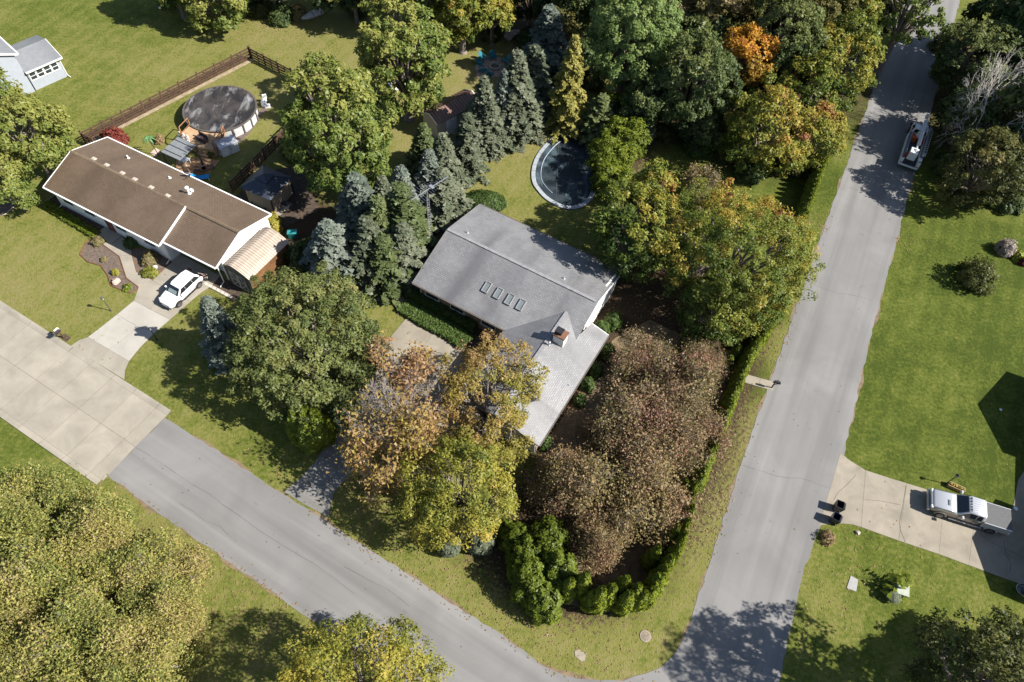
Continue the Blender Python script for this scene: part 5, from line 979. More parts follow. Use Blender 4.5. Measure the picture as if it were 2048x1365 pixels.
def arch(root, x, y, r, m=BLACK):
    q = MB(); s = 1 if y > 0 else -1; k = 14; vs = []
    for i in range(k+1):
        a = math.pi*i/k; vs += [(x+math.cos(a)*r*1.06, y, r*.95+math.sin(a)*r*1.06), (x+math.cos(a)*r*1.25, y, r*.95+math.sin(a)*r*1.25)]
    q.add(vs, [(2*i, 2*i+1, 2*i+3, 2*i+2) if s < 0 else (2*i+2, 2*i+3, 2*i+1, 2*i) for i in range(k)]); v2 = [(a, b+s*.03, c) for a, b, c in vs]; q.add(v2, [(2*i, 2*i+1, 2*i+3, 2*i+2) for i in range(k)]); q.add(vs+v2, [(2*i+1, 2*i+3, 2*i+3+len(vs), 2*i+1+len(vs)) for i in range(k)]); 
    hole = [(x+math.cos(math.pi*i/k)*r*1.07, y+s*.012, r*.95+math.sin(math.pi*i/k)*r*1.07) for i in range(k+1)]; q.add(hole, [tuple(range(k+1))]); return q.build('wheel_arch', m, root)
def pane(root, pts, m=CARGLASS, name='window', t=.02):
    b = MB(); b.slab(pts, t); return b.build(name, m, root)
# ---------------------------------------------------------------- white car
a, b_ = P(361, 611), P(398.3, 575.6); d = (a-b_).normalized(); ctr = (a+b_)/2+Vector((d.y, -d.x, 0))*.80
car = thing('parked_car', 'white compact suv parked on the left driveway in front of the garage', 'car', ctr, heading(b_, a))
body(car, [(2.22, .36, .60, .46), (2.12, .28, .78, .72), (1.85, .24, .92, .86), (1.2, .24, 1.00, .90), (.75, .24, 1.05, .90), (-.5, .24, 1.08, .90), (-1.5, .24, 1.10, .90), (-1.95, .28, 1.05, .86), (-2.14, .36, .92, .74)], WHITEP)
def ghouse(root, st, m, name='cabin'):
    b = MB(); b.loft([[(x, w0, z0), (x2, w1, z1-.06), (x2, w1*.86, z1), (x2, -w1*.86, z1), (x2, -w1, z1-.06), (x, -w0, z0)] for x, w0, z0, x2, w1, z1 in st]); o = b.build(name, m, root, smooth=True); md = o.modifiers.new('bevel', 'BEVEL'); md.width = .04; md.segments = 2; return o
ghouse(car, [(1.0, .80, 1.0, .42, .62, 1.50), (.2, .84, 1.05, .2, .66, 1.58), (-1.0, .84, 1.06, -1.0, .66, 1.58), (-1.98, .78, 1.02, -1.55, .60, 1.50)], WHITEP)
pane(car, [(1.02, -.70, 1.03), (1.02, .70, 1.03), (.47, .58, 1.50), (.47, -.58, 1.50)], name='windscreen'); pane(car, [(-2.0, .66, 1.06), (-2.0, -.66, 1.06), (-1.60, -.55, 1.47), (-1.60, .55, 1.47)], name='rear_window')
b = MB(); b.slab([(.98, -.52, 1.065), (.98, .48, 1.065), (.72, .45, 1.29), (.72, -.48, 1.29)], .004); b.build('sun_shade', mat('pale_dash', (.22, .27, .27), .5), car)
for s in (-1, 1):
    for x0, x1, q0, q1 in ((.80, .02, .36, .02), (-.01, -.86, -.01, -.86), (-.89, -1.72, -.89, -1.38)):
        p = [(x0, s*.862, 1.10), (x1, s*.862, 1.10), (q1, s*.70, 1.49), (q0, s*.70, 1.49)]; pane(car, p if s > 0 else p[::-1])
    b = MB(); b.box((.72, s*1.0, 1.08), (.16, .22, .14)); b.build('mirror', WHITEP, car, bev=.03)
    b = MB(); b.slab([(2.11, s*.42, .80), (1.86, s*.80, .86), (1.98, s*.80, .74), (2.17, s*.44, .70)][::s], .05); b.build('headlight', LAMPG, car)
    b = MB(); b.box((-2.02, s*.68, .98), (.14, .32, .13)); b.build('tail_light', REDL, car)
    b = MB(); b.box((-.3, s*.9, .30), (2.0, .05, .12)); b.build('sill_trim', BLACK, car)
    for x in (1.32, -1.32): arch(car, x, s*.905, .35); wheel(car, x, s*.835, .34, .22, s)
    for x in (.92, .0, -.9): b = MB(); b.box((x, s*.904, .72), (.014, .02, .62)); b.build('door_seam', BLACK, car)
    for x in (.0, -.85): b = MB(); b.box((x-.12+.2, s*.915, .92), (.16, .03, .03)); b.build('door_handle', TRIM, car)
b = MB(); b.box((2.16, 0, .55), (.08, 1.0, .2)); b.box((2.15, 0, .33), (.1, 1.3, .1)); b.build('grille', BLACK, car); b = MB(); b.box((-2.12, 0, .42), (.1, 1.4, .2)); b.build('rear_bumper', BLACK, car)
# ---------------------------------------------------------------- silver pickup
a, b_ = P(1873.4, 1031), P(1973, 1062.5); d = (a-b_).normalized(); ctr = (a+b_)/2+Vector((d.y, -d.x, 0))*.86; hw = (a-b_).length/2
pk = thing('pickup_truck', 'silver and taupe crew cab pickup with a dark flat bed cover on the right driveway', 'pickup truck', ctr, heading(b_, a))
F, B = hw+.95, -hw-1.2
body(pk, [(F, .55, .95, .80, .9, .1), (F-.1, .45, 1.12, .93, .92, .1), (F-.5, .42, 1.20, .97, .92, .1), (hw-.7, .42, 1.26, .99, .92, .1), (hw-1.1, .42, 1.28, .99, .95, .06), (-hw+1.15, .42, 1.28, .99, .96, .05), (-hw+.9, .42, 1.28, .99, .97, .05)], TAUPE)
b = MB(); b.loft([[(x, w, z-.05), (x, w*.8, z), (x, -w*.8, z), (x, -w, z-.05)] for x, w, z in ((F-.02, .82, 1.03), (F-.25, .88, 1.20), (hw-.5, .90, 1.285), (hw-.95, .90, 1.30))]); b.build('bonnet', SILVER, pk, smooth=True)
b = MB(); b.box((hw-.35, .1, 1.305), (.12, .5, .05)); b.build('bonnet_scoop', mat('grey_vent', (.15, .15, .16), .5), pk)
x0, x1, x2, x3 = hw-.95, hw-1.62, -hw+1.12, -hw+.95
ghouse(pk, [(x0, .92, 1.26, x1, .74, 1.84), (x1-.2, .95, 1.28, x1-.2, .78, 1.93), (x2, .95, 1.28, x2, .78, 1.93), (x3, .93, 1.28, x3+.02, .76, 1.86)], SILVER)
pane(pk, [(x0+.02, -.80, 1.31), (x0+.02, .80, 1.31), (x1+.05, .70, 1.85), (x1+.05, -.70, 1.85)], name='windscreen'); pane(pk, [(x3-.015, .72, 1.36), (x3-.015, -.72, 1.36), (x3+.005, -.62, 1.78), (x3+.005, .62, 1.78)], name='rear_window')
for s in (-1, 1):
    xm = (x1+x2)/2-.1
    for u0, u1, t0, t1 in ((x0-.25, xm+.05, x1-.15, xm+.05), (xm-.05, x2+.06, xm-.05, x2+.1)):
        p = [(u0, s*.962, 1.33), (u1, s*.962, 1.33), (t1, s*.825, 1.82), (t0, s*.825, 1.82)]; pane(pk, p if s > 0 else p[::-1])
    b = MB(); b.box((x0-.35, s*1.16, 1.36), (.16, .26, .26)); b.box((x0-.35, s*1.0, 1.32), (.06, .2, .06)); b.build('mirror', SILVER, pk, bev=.03)
    b = MB(); b.box((F-.08, s*.72, .98), (.2, .3, .2)); b.build('headlight', LAMPG, pk, bev=.03)
    b = MB(); b.box((0, s*.99, .42), (2.6, .14, .07)); b.build('running_board', STEEL, pk)
    for x in (hw, -hw): arch(pk, x, s*1.0, .42, TAUPE if x > 0 else SILVER); wheel(pk, x, s*.93, .40, .27, s)
    for x in (x0-.2, (x1+x2)/2-.1, x2): b = MB(); b.box((x, s*.995, .9), (.016, .02, .7)); b.build('door_seam', BLACK, pk)
    for x in (xm+.2, x2+.3): b = MB(); b.box((x, s*1.0, 1.13), (.18, .03, .04)); b.build('door_handle', BLACK, pk)
    b = MB(); b.box((B+.03, s*.85, 1.05), (.08, .16, .34)); b.build('tail_light', REDL, pk)
for i in range(7): b = MB(); b.box(((x1+x2)/2-.1, -.6+.2*i, 1.945), ((x1-x2)*.86, .07, .025)); b.build('roof_rib', SILVER, pk)
for i in range(5): b = MB(); b.box((x1-.12, -.5+.25*i, 1.95), (.09, .08, .07)); b.build('cab_light', mat('amber_smoke', (.05, .03, .015), .3), pk)
b = MB(); b.box(((x3-.06+B)/2, 0, .93), (x3-.06-B, 1.96, .72)); b.build('bed', SILVER, pk, bev=.04)
TON = mat('bed_cover_vinyl', (.095, .097, .10), .75, .12, 5); b = MB(); b.box(((x3-.05+B)/2, 0, 1.325), (x3-.03-B, 1.9, .06)); tn = b.build('bed_cover', TON, pk, bev=.02)
for s in (-1, 1): b = MB(); b.box(((x3-.05+B)/2, s*.96, 1.335), (x3-.03-B, .05, .06)); b.build('cover_rail', SILVER, tn)
b = MB(); b.box((B-.08, 0, .58), (.2, 1.9, .22)); b.build('rear_bumper', STEEL, pk); b = MB(); b.box((F+.03, 0, .60), (.2, 1.86, .28)); b.build('front_bumper', STEEL, pk, bev=.05)
b = MB(); b.box((F-.02, 0, .96), (.1, 1.1, .26)); b.build('grille', mat('chrome_grille', (.22, .23, .24), .35, .1, 3, .6), pk)
# ---------------------------------------------------------------- bucket truck
bt_r, bt_f = P(1810, 340), P(1834, 262)
BW = mat('utility_white', (.70, .72, .75), .35, .04, 2, 0, .5); ORANGE = mat('orange_bin', (.42, .085, .025), .6, .15, 3); BEDM = mat('dark_truck_bed', (.045, .05, .06), .7, .2, 4)
d = (bt_f-bt_r).normalized(); Lt = (bt_f-bt_r).length; bt = thing('bucket_truck', 'white utility bucket truck with folded boom stopped on the shaded street', 'truck', (bt_r+bt_f)/2, heading(bt_r, bt_f)); h = Lt/2
body(bt, [(h, .55, .95, .78, .9, .1), (h-.12, .5, 1.15, .92, .9, .1), (h-.9, .5, 1.28, .97, .92, .1), (h-1.2, .5, 1.32, .98, .95, .06), (h-2.6, .5, 1.32, .98, .96, .05)], BW)
c0, c1, c2 = h-1.0, h-1.55, h-2.6
ghouse(bt, [(c0, .9, 1.3, c1, .72, 1.9), (c1-.2, .93, 1.32, c1-.2, .76, 2.0), (c2, .92, 1.32, c2+.03, .74, 1.94)], BW); pane(bt, [(c0+.02, -.8, 1.36), (c0+.02, .8, 1.36), (c1+.05, .68, 1.9), (c1+.05, -.68, 1.9)], name='windscreen'); pane(bt, [(c2-.01, .72, 1.42), (c2-.01, -.72, 1.42), (c2+.01, -.62, 1.84), (c2+.01, .62, 1.84)], name='rear_window')
for s in (-1, 1):
    p = [(c0-.25, s*.945, 1.38), (c2+.2, s*.945, 1.38), (c2+.22, s*.79, 1.88), (c1-.12, s*.79, 1.88)]; pane(bt, p if s > 0 else p[::-1]); b = MB(); b.box((c0-.3, s*1.16, 1.42), (.12, .22, .3)); b.build('mirror', BLACK, bt)
    b = MB(); b.box((h-.06, s*.7, .98), (.16, .28, .18)); b.build('headlight', LAMPG, bt)
    b = MB(); b.box(((c2-.1-h)/2, s*.93, 1.0), (h+c2-.1-0, .38, .82)); bx = b.build('tool_locker', BW, bt, bev=.02); b = MB(); b.box(((c2-.1-h)/2, s*.93, 1.425), (h+c2-.2, .30, .03)); b.build('locker_lid', mat('slate_lid', (.10, .12, .15), .6), bx)
    for i in range(3): q = MB(); q.box((c2-.6-i*1.05, s*1.125, 1.02), (.85, .03, .6)); q.build('locker_door', BW, bx)
    for x in (h-.95, -h+1.25): wheel(bt, x, s*.92, .42, .28, s)
    b = MB(); b.box((-h+.02, s*.9, .8), (.06, .2, .12)); b.build('tail_light', REDL, bt)
b = MB(); b.box(((c2-.1-h)/2, 0, .75), (h+c2-.1, 1.5, .1)); b.build('bed_floor', BEDM, bt); b = MB(); b.box((-h-.05, 0, .62), (.2, 2.15, .16)); b.build('rear_bumper', BW, bt)
for x, y, z in ((c2-.75, .42, 1.12), (c2-1.0, -.42, 1.12)): b = MB(); b.box((x, y, z), (.75, .62, .62)); b.build('cargo_bin', ORANGE, bt, bev=.04)
b = MB(); b.box((-h+.45, -.86, 1.52), (.5, .4, .25)); b.build('side_box', BW, bt, bev=.03); b = MB(); b.lathe([(.2, 0), (.16, .5), (.02, .55)], 12, (-h+.45, .72, 1.4)); b.build('cone_stack', mat('dark_red_cone', (.25, .03, .02), .6), bt)
b = MB(); b.lathe([(.34, 1.3), (.3, 1.75), (.26, 2.0)], 16, (c2-.45, .0, 0)); b.build('turret', BW, bt)
b = MB(); b.box((-.3, .02, 2.28), (2*h-1.5, .2, .24)); b.build('lower_boom', BW, bt, bev=.03); b = MB(); b.box((.35, -.12, 2.52), (2*h-2.4, .16, .18)); b.box((h-.35, -.03, 2.38), (.4, .34, .5)); b.build('upper_boom', BW, bt, bev=.03)
b = MB(); b.path([(h-.9, -.34, 2.3), (c2+.3, -.34, 2.3)], .05); b.box((c2+.35, -.3, 2.3), (.3, .34, .2)); b.build('boom_cylinder', WHITEP, bt)
b = MB()
for cx, cy, sx, sy in ((0, .40, 1.0, .05), (0, -.40, 1.0, .05), (.48, 0, .05, .8), (-.48, 0, .05, .8)): b.box((-h+.42+cx, .16+cy, 1.95), (sx, sy, 1.0))
b.box((-h+.42, .16, 1.5), (.95, .78, .06)); bk = b.build('bucket', BW, bt, bev=.02)
q = MB(); q.box((-h+.42, .16, 2.44), (.9, .74, .03)); lidb = q.build('bucket_cover', mat('grey_white_cover', (.55, .57, .60), .6), bk); q = MB(); q.box((-h+.42, .16, 2.47), (.5, .07, .02), .6); q.box((-h+.36, .16, 2.475), (.3, .06, .02), -.7); q.box((-h+.65, .16, 2.465), (.08, .4, .02)); q.build('cover_mark', BLACK, lidb)
lad = thing('ladder', 'aluminium ladder strapped along the right side of the bucket truck', 'ladder', (bt.location.x, bt.location.y, 0), bt.rotation_euler[2]); la, lb = h-1.0, -h+.9
for y in (-1.22, -.86): b = MB(); b.path([(la, y, 1.98), (lb, y, 1.78)], .035); b.build('stile', GALV, lad)
for i in range(14): k = (i+.5)/14; b = MB(); b.tube((la+(lb-la)*k, -1.22, 1.98-.2*k), (la+(lb-la)*k, -.86, 1.98-.2*k), .028); b.build('rung', GALV, lad)
for x in (la-.5, lb+.4): b = MB(); b.box((x, -1.02, 1.62), (.06, .3, .4)); b.build('ladder_rack', BW, bt)
# ---------------------------------------------------------------- bins, lamps, mailboxes
def bin_(label, x, y, rz, m):
    t = thing('wheelie_bin', label, 'bin', P(x, y), rz, 'wheelie bins at the right driveway'); b = MB(); w0, w1, H = .25, .31, 1.0
    o_ = [[(s*w, q*w*1.1, z) for s, q in ((-1, -1), (1, -1), (1, 1), (-1, 1))] for w, z in ((w0, .06), (w1, H), (w1-.035, H), (w0-.03, .25))]; b.loft(o_); b.build('tub', m, t, bev=.015)
    b = MB(); b.box((.36, 0, .62), (.05, .62, .72), 0, Matrix.Rotation(R(8), 4, 'Y')); b.build('lid', m, t, bev=.02)
    b = MB(); b.tube((.36, -.26, H-.02), (.36, .26, H-.02), .02); b.box((.33, -.24, H-.04), (.1, .03, .05)); b.box((.33, .24, H-.04), (.1, .03, .05)); b.build('handle', m, t)
    for s in (-1, 1): b = MB(); b.tube((.22, s*.27, .12), (.22, s*.33, .12), .12, n=14); b.build('wheel', TYRE, t)
bin_('black open wheelie bin nearer the mailbox street, upper of the two at the driveway mouth', 1671, 1018, R(-20), mat('black_bin', (.025, .027, .03), .5)); bin_('navy open wheelie bin, lower of the two at the driveway mouth', 1664, 1042, R(-30), mat('navy_bin', (.012, .016, .04), .45))
def lamp(label, x, y, H, m=BLACK):
    t = thing('garden_lamp', label, 'lamp post', P(x, y), 0, 'driveway lamp posts'); b = MB(); b.lathe([(.10, 0), (.06, .12), (.04, .2), (.035, H-.32), (.07, H-.3)], 10); b.build('pole', m, t)
    b = MB(); b.lathe([(.07, H-.3), (.13, H-.05)], 6); b.build('lantern', LAMPG, t); b = MB(); b.lathe([(.17, H-.05), (.1, H+.04), (.02, H+.12)], 6); b.build('lantern_cap', m, t); b = MB()
    for i in range(6): a = 6.283*i/6; b.tube((.075*math.cos(a), .075*math.sin(a), H-.3), (.135*math.cos(a), .135*math.sin(a), H-.05), .012, n=4)
    b.build('lantern_frame', m, t); return t
lamp('lamp post on the open lawn left of the driveway', 222, 622, 2.0, mat('weathered_post', (.06, .06, .062), .6)); lamp('lamp post at the edge of the maple shadow right of the driveway', 314, 680, 1.85); lamp('lamp post behind the timber planter beside the pickup', 1892, 968, 1.8)
def mailbox(label, x, y, rz, twin=False):
    t = thing('mailbox', label, 'mailbox', P(x, y), rz); b = MB(); b.box((0, 0, .5), (.1, .1, 1.0)); b.box((.1, 0, .93), (.6, .1, .08)); b.path([(-.02, 0, .5), (.32, 0, .9)], .035, 4); b.build('post', WOOD if twin else BLACK, t)
    b = MB(); pr = [(-.11, .97), (.11, .97), (.11, 1.12), (.08, 1.2), (0, 1.24), (-.08, 1.2), (-.11, 1.12)]; b.loft([[(xx, yy, z) for yy, z in pr] for xx in (-.12, .42)]); b.build('box', BLACK, t); b = MB(); b.box((.43, 0, 1.1), (.02, .2, .22)); b.build('box_door', mat('grey_door', (.2, .2, .21), .5), t); b = MB(); b.box((.15, .13, 1.2), (.12, .01, .08)); b.build('flag', REDL, t)
    if twin: b = MB(); b.box((.0, -.26, 1.06), (.42, .16, .16)); b.build('newspaper_tube', TRIM, t)
    return t
mailbox('dark mailbox with a pale newspaper tube on the kerb of the concrete street', 128, 676, R(-115), True); mailbox('black mailbox at the street end of the short garden path', 1543, 776, R(-15))
bed('mailbox_bed', [(116, 674), (130, 668), (142, 676), (133, 684)], MULCH2, .02)
def rock(label, x, y, r, m=STONE, seed=1, name='rock', group=None, z=0):
    rg = random.Random(seed); t = icosphere_mb(r, (0, 0, r*.4), rg, .65, .22).build(name, m, loc=P(x, y)); tag(t, label, 'rock', group); return t
rock('pink rock in the left mulch bed', 233, 566, .42, PINKST, 2); rock('small tan rock on the grass right of the bins', 1715, 1066, .2, STONE, 3); rock('small white rock in the yellow green spirea', 310, 537, .3, mat('white_rock', (.6, .57, .53), .9, .15, 4), 4); rock('pale boulder at the left side of the shaded driveway', 729, 937, .75, mat('pale_boulder', (.42, .39, .33), .9, .2, 2), 5); rock('small dark rock in the left mulch bed', 222, 545, .16, STONE, 6)
rg = random.Random(11)
for i in range(9):
    x, y = 1015+i % 4*7+rg.uniform(-2, 2), 68+i//4*6+rg.uniform(-2, 2); tag(icosphere_mb(.38, (0, 0, .2), rg, .7, .25).build('rock', PINKST, loc=P(x, y)), 'pinkish rock in the heap beyond the fire pit, '+('front left', 'front second from left', 'front second from right', 'front right', 'middle left', 'middle second from left', 'middle second from right', 'middle right', 'hindmost')[::-1][i], 'rock', 'heap of rocks beyond the fire pit')
t = thing('number_stone', 'pale carved stone post with a small arm beside the bright cedars', 'post', P(632, 890)); b = MB(); b.box((0, 0, .5), (.4, .3, 1.0), .4); b.build('stone', mat('pale_boulder', (.42, .39, .33)), t, bev=.05); b = MB(); b.box((.1, 0, 1.06), (.3, .2, .14), .4); b.build('lantern', TRIM, t)
# right lawn
def slabthing(name, label, cat, px, m, z, zh=.03):
    p = poly(px); c = (sum(a for a, _ in p)/len(p), sum(b for _, b in p)/len(p)); mb = MB(); mb.prism([(a-c[0], b-c[1]) for a, b in p], -.04, zh); o = mb.build(name, m, loc=(c[0], c[1], 0), bev=.01); return tag(o, label, cat)
slabthing('concrete_pad', 'flat pale square slab on the lower right lawn', 'slab', [(1701, 1152), (1716, 1160), (1712, 1184), (1693, 1177)], mat('pale_slab', (.31, .305, .30), .85, .08, 3), 0, .05)
slabthing('concrete_pad', 'worn pale concrete pad in the corner grass by the street', 'slab', [(1149, 1303), (1157, 1299), (1172, 1309), (1169, 1323), (1163, 1324), (1150, 1313)], mat('pale_worn_slab', (.27, .235, .18), .9, .15, 3), 0, .04)
t = thing('manhole', 'round concrete manhole cover in the corner grass', 'manhole', P(1291, 1273)); b = MB(); b.lathe([(.42, 0), (.42, .05), (.33, .055)], 24); b.build('ring', mat('pale_worn_slab', (.27, .235, .18)), t); b = MB(); b.lathe([(.33, .0), (.33, .062), (.3, .066)], 24); b.build('cover', mat('rusty_cover', (.20, .165, .125), .9, .3, 6), t)
t = thing('utility_box', 'grey green utility cabinet beside the tall leafy lilies', 'utility box', P(1796, 1184)); b = MB(); b.box((0, 0, .4), (.85, .95, .8), R(-15)); b.build('cabinet', mat('grey_green_steel', (.33, .36, .30), .6, .12, 4), t, bev=.03); b = MB(); b.box((0, 0, .82), (.9, 1.0, .05), R(-15)); b.build('cabinet_lid', MATS['grey_green_steel'], t)
t = thing('flower_pot', 'pale blue pot of trailing plants in front of the utility cabinet', 'plant pot', P(1781, 1195)); b = MB(); b.lathe([(.2, 0), (.3, .45), (.32, .5), (.27, .48)], 16); b.build('pot', mat('pale_blue_pot', (.30, .38, .45), .4), t)
rgp = np.random.default_rng(77); n = 160; dd = rdir(rgp, n); dd[:, 2] = np.abs(dd[:, 2]); link('foliage', cloud('foliage', dd*np.array([.55, .55, .35])+np.array([0, 0, .5]), dd+np.array([0, 0, .5]), .16+.08*rgp.random(n), .5+.3*rgp.random(n), LEAF['spruce'], rgp, 2), t)
for i, (x, y, H, lab) in enumerate(((1776, 1168, 1.9, 'tallest'), (1790, 1172, 1.6, 'right hand'), (1768, 1186, 1.1, 'broad leaved left'), (1806, 1168, 1.2, 'bent right'), (1796, 1198, .7, 'lowest front'))):
    t = thing('lily_plant', f'lanky big leaved lily by the utility cabinet, the {lab} one', 'plant', P(x, y), 0, 'lilies round the utility cabinet'); ne = 12 if i != 2 else 16; sg = []; cs = []; ns = []
    for k in range(ne):
        a = rgp.uniform(0, 6.28); e = np.array([math.cos(a)*H*.28*rgp.uniform(.4, 1), math.sin(a)*H*.28*rgp.uniform(.4, 1), H*(.45+.55*k/ne)]); sg.append((np.zeros(3)+rgp.normal(size=3)*[.05, .05, 0], e, .02, .012)); cs.append(e+np.array([math.cos(a), math.sin(a), -.1])*.12); ns.append(np.array([math.cos(a)*.6, math.sin(a)*.6, .8]))
    link('stalks', sticks('stalks', sg, mat('green_stalk', (.12, .15, .04), .7), 4), t); link('leaves', cloud('leaves', np.array(cs), np.array(ns), .26+.14*rgp.random(ne), .35+.4*rgp.random(ne)*(1 if i != 2 else .4), LEAF['cedar'], rgp, 1.7), t)
t = thing('timber_planter', 'long timber planter of flowers at the foot of the lamp post', 'planter', P(1909, 977), R(-23)); TW = mat('tan_timber', (.33, .24, .13), .8, .25, 4)
for s in (-1, 1): b = MB(); b.box((0, s*.2, .2), (1.35, .05, .4)); b.build('side_board', TW, t); b = MB(); b.box((s*.65, 0, .2), (.05, .4, .4)); b.build('end_board', TW, t)
b = MB(); b.box((0, 0, .17), (1.28, .36, .3)); b.build('soil', mat('dark_soil', (.03, .022, .016), .95), t)
for k in range(6): n = 26; dd = rdir(rgp, n); dd[:, 2] = np.abs(dd[:, 2]); link('flowers', cloud('flowers', dd*.13+np.array([-.5+.2*k, 0, .38]), dd+np.array([0, 0, .6]), .07+.05*rgp.random(n), rgp.random(n), LEAF['gold' if k % 2 else 'yellow'], rgp, 1.2), t)
t = thing('round_barbecue', 'dark covered kettle barbecue in the shadow at the right edge', 'barbecue', P(2034, 1186)); b = MB(); b.lathe([(.12, .35), (.42, .5), (.48, .75), (.44, .95), (.2, 1.08), (.05, 1.12)], 20); b.build('kettle', mat('blue_black_enamel', (.02, .022, .035), .2, .05, 2, 0, .8), t, smooth=True); b = MB()
for k in range(3): b.tube((0, 0, .45), (.4*math.cos(k*2.1), .4*math.sin(k*2.1), 0), .02)
b.build('leg', DARKM, t); b = MB(); b.lathe([(.49, .74), (.51, .76), (.49, .78)], 20); b.build('rim', GALV, t)
tag(MB().lathe([(.02, .0), (.17, .03), (.18, .05), (.15, .07), (.02, .06)], 16).build('flying_disc', mat('white_disc', (.75, .75, .76), .5), loc=P(2031, 1018, .05)), 'white flying disc lying on the shaded driveway', 'toy'); tag(MB().lathe([(.02, .0), (.12, .02), (.12, .05), (.02, .06)], 12).build('sprinkler_head', MATS['white_disc'], loc=P(2001, 820)), 'small white sprinkler cap in the shaded part of the bright lawn', 'sprinkler')
# ---------------------------------------------------------------- antenna tower
t = thing('antenna_tower', 'lattice antenna tower rising beside the grey roof', 'antenna tower', P(863, 514), R(-20)); HT = 8.2; TOWERM = mat('dull_zinc', (.30, .30, .33), .6, .15, 4, .3)
for k in range(3):
    a = 2.09*k+.5; b = MB(); b.tube((.22*math.cos(a), .22*math.sin(a), 0), (.13*math.cos(a), .13*math.sin(a), HT), .028, .022, 6); b.build('leg', TOWERM, t)
for i in range(26):
    z = .2+i*HT/26.5; f = .22-.09*z/HT; p = [Vector((f*math.cos(2.09*k+.5), f*math.sin(2.09*k+.5), z)) for k in range(3)]; z2 = z+HT/26.5; g = .22-.09*z2/HT; b = MB()
    for k in range(3): b.tube(p[k], p[(k+1) % 3], .010, n=4)
    b.tube(p[i % 3], Vector((g*math.cos(2.09*((i+1) % 3)+.5), g*math.sin(2.09*((i+1) % 3)+.5), z2)), .009, n=4); b.build('rung', TOWERM, t)
b = MB(); b.tube((0, 0, HT-.3), (0, 0, HT+1.5), .03); b.build('mast', GALV, t)
A, Bm = P(822, 401, HT+1.4), P(895, 354, HT+1.4); dd = (Bm-A).normalized(); t = thing('antenna', 'long boomed television antenna on top of the lattice tower', 'antenna', (A+Bm)/2, math.atan2(dd.y, dd.x)); Lh = (Bm-A).length/2
b = MB(); b.box((0, 0, 0), (2*Lh, .055, .055)); b.build('boom', GALV, t)
for i in range(17):
    x = -Lh*.95+1.9*Lh*i/16; l = .35 if i > 9 else 1.15-.06*i; b = MB(); b.tube((x, -l, .03), (x, l, .03), .011, n=4); b.build('element', GALV, t)
b = MB(); b.box((.25, 0, .05), (.3, .5, .05)); b.build('reflector', GALV, t)
# ---------------------------------------------------------------- brown yard fence
ft = thing('yard_fence', 'dark brown four rail fence with wire around the covered round pool', 'fence', P(502, 117))
def fence_run(a, b_, n, H=1.5, mesh=True):
    A, Bq = P(*a)-Vector(ft.location), P(*b_)-Vector(ft.location); d = (Bq-A); L = d.length; u = d/L; an = math.atan2(u.y, u.x)
    for i in range(n+1):
        p = A.lerp(Bq, i/n); b = MB(); b.box((p.x, p.y, H/2+.06), (.13, .13, H+.12), an); b.box((p.x, p.y, H+.13), (.17, .17, .04), an); b.build('post', WOOD, ft)
        if i < n:
            q = A.lerp(Bq, (i+1)/n); mm = (p+q)/2
            for z in (.2, .58, .98, 1.38): b = MB(); b.box((mm.x, mm.y, z), (L/n, .05, .15), an); b.build('rail', WOOD, ft)
            b = MB(); b.box((mm.x, mm.y, H/2), (.08, .08, H), an); b.build('stay', WOOD, ft)
    b = MB(); nn = Vector((-u.y, u.x, 0))*.04
    for k in range(12): b.tube(A+nn+Vector((0, 0, .1+k*.11)), Bq+nn+Vector((0, 0, .1+k*.11)), .015, n=3)
    k = .1
    while k < L: b.tube(A+u*k+nn+Vector((0, 0, .05)), A+u*k+nn+Vector((0, 0, 1.4)), .013, n=3, cap=False); k += .13
    tag(b.build('wire_mesh', WOOD, ft), kind='stuff')
fence_run((502, 117), (172, 287), 9); fence_run((505, 118), (642, 190), 5); fence_run((592, 258), (466, 386), 6); fence_run((642, 190), (592, 258), 2); fence_run((172, 287), (196, 300), 1)
mb = MB(); mb.quad(*[(*q, .012) for q in poly([(505, 117), (172, 287), (176, 292), (508, 122)])]); struct('fence_soil', mb, mat('pale_verge', (.30, .235, .16), .95, .3, 2))
# ---------------------------------------------------------------- round pool, deck and what stands round it
c0 = P(440, 217, 1.25); RP = 3.95; pl = thing('round_pool', 'round above ground pool under a dark dusty cover', 'pool', (c0.x, c0.y, 0))
def pool_cover_mat(name, base, wet):
    m, nt, b, co, out = newmat(name); n1 = noise(nt, co, .45, 5, .6, 1.2); n2 = noise(nt, co, 3.5, 4, .7); n3 = noise(nt, scaled(nt, co, (1, .4, 1)), .75, 6, .68, .5)
    c = mixrgb(nt, base, tuple(x*.45 for x in base), maprange(nt, n1, .4, .65)); c = mixrgb(nt, c, wet, maprange(nt, n3, .52, .70, 0, .75)); c = mixrgb(nt, c, (.5, .5, .5), maprange(nt, n2, .3, .7, 0, .5), 'OVERLAY'); nt.links.new(c, b.inputs['Base Color']); nt.links.new(maprange(nt, n1, .4, .6, .65, .28), b.inputs['Roughness']); bump(nt, b, n3, .5, .08); return m
PC1 = pool_cover_mat('round_pool_cover', (.055, .048, .044), (.40, .40, .41)); PC2 = pool_cover_mat('mesh_pool_cover', (.020, .032, .040), (.12, .18, .22))
b = MB(); n = 56; rr = [0.01, .8, 1.6, 2.4, 3.2, 3.7, 3.98]; 
for r_ in rr: b.v += [(r_*math.cos(6.2832*i/n), r_*math.sin(6.2832*i/n), 1.27-.10*(1-(r_/4)**2)+.02*math.sin(i*1.3+r_*3)*(r_ > .5)) for i in range(n)]
b.f += [(j*n+i, j*n+(i+1) % n, (j+1)*n+(i+1) % n, (j+1)*n+i) for j in range(len(rr)-1) for i in range(n)]; b.build('cover', PC1, pl, smooth=True)
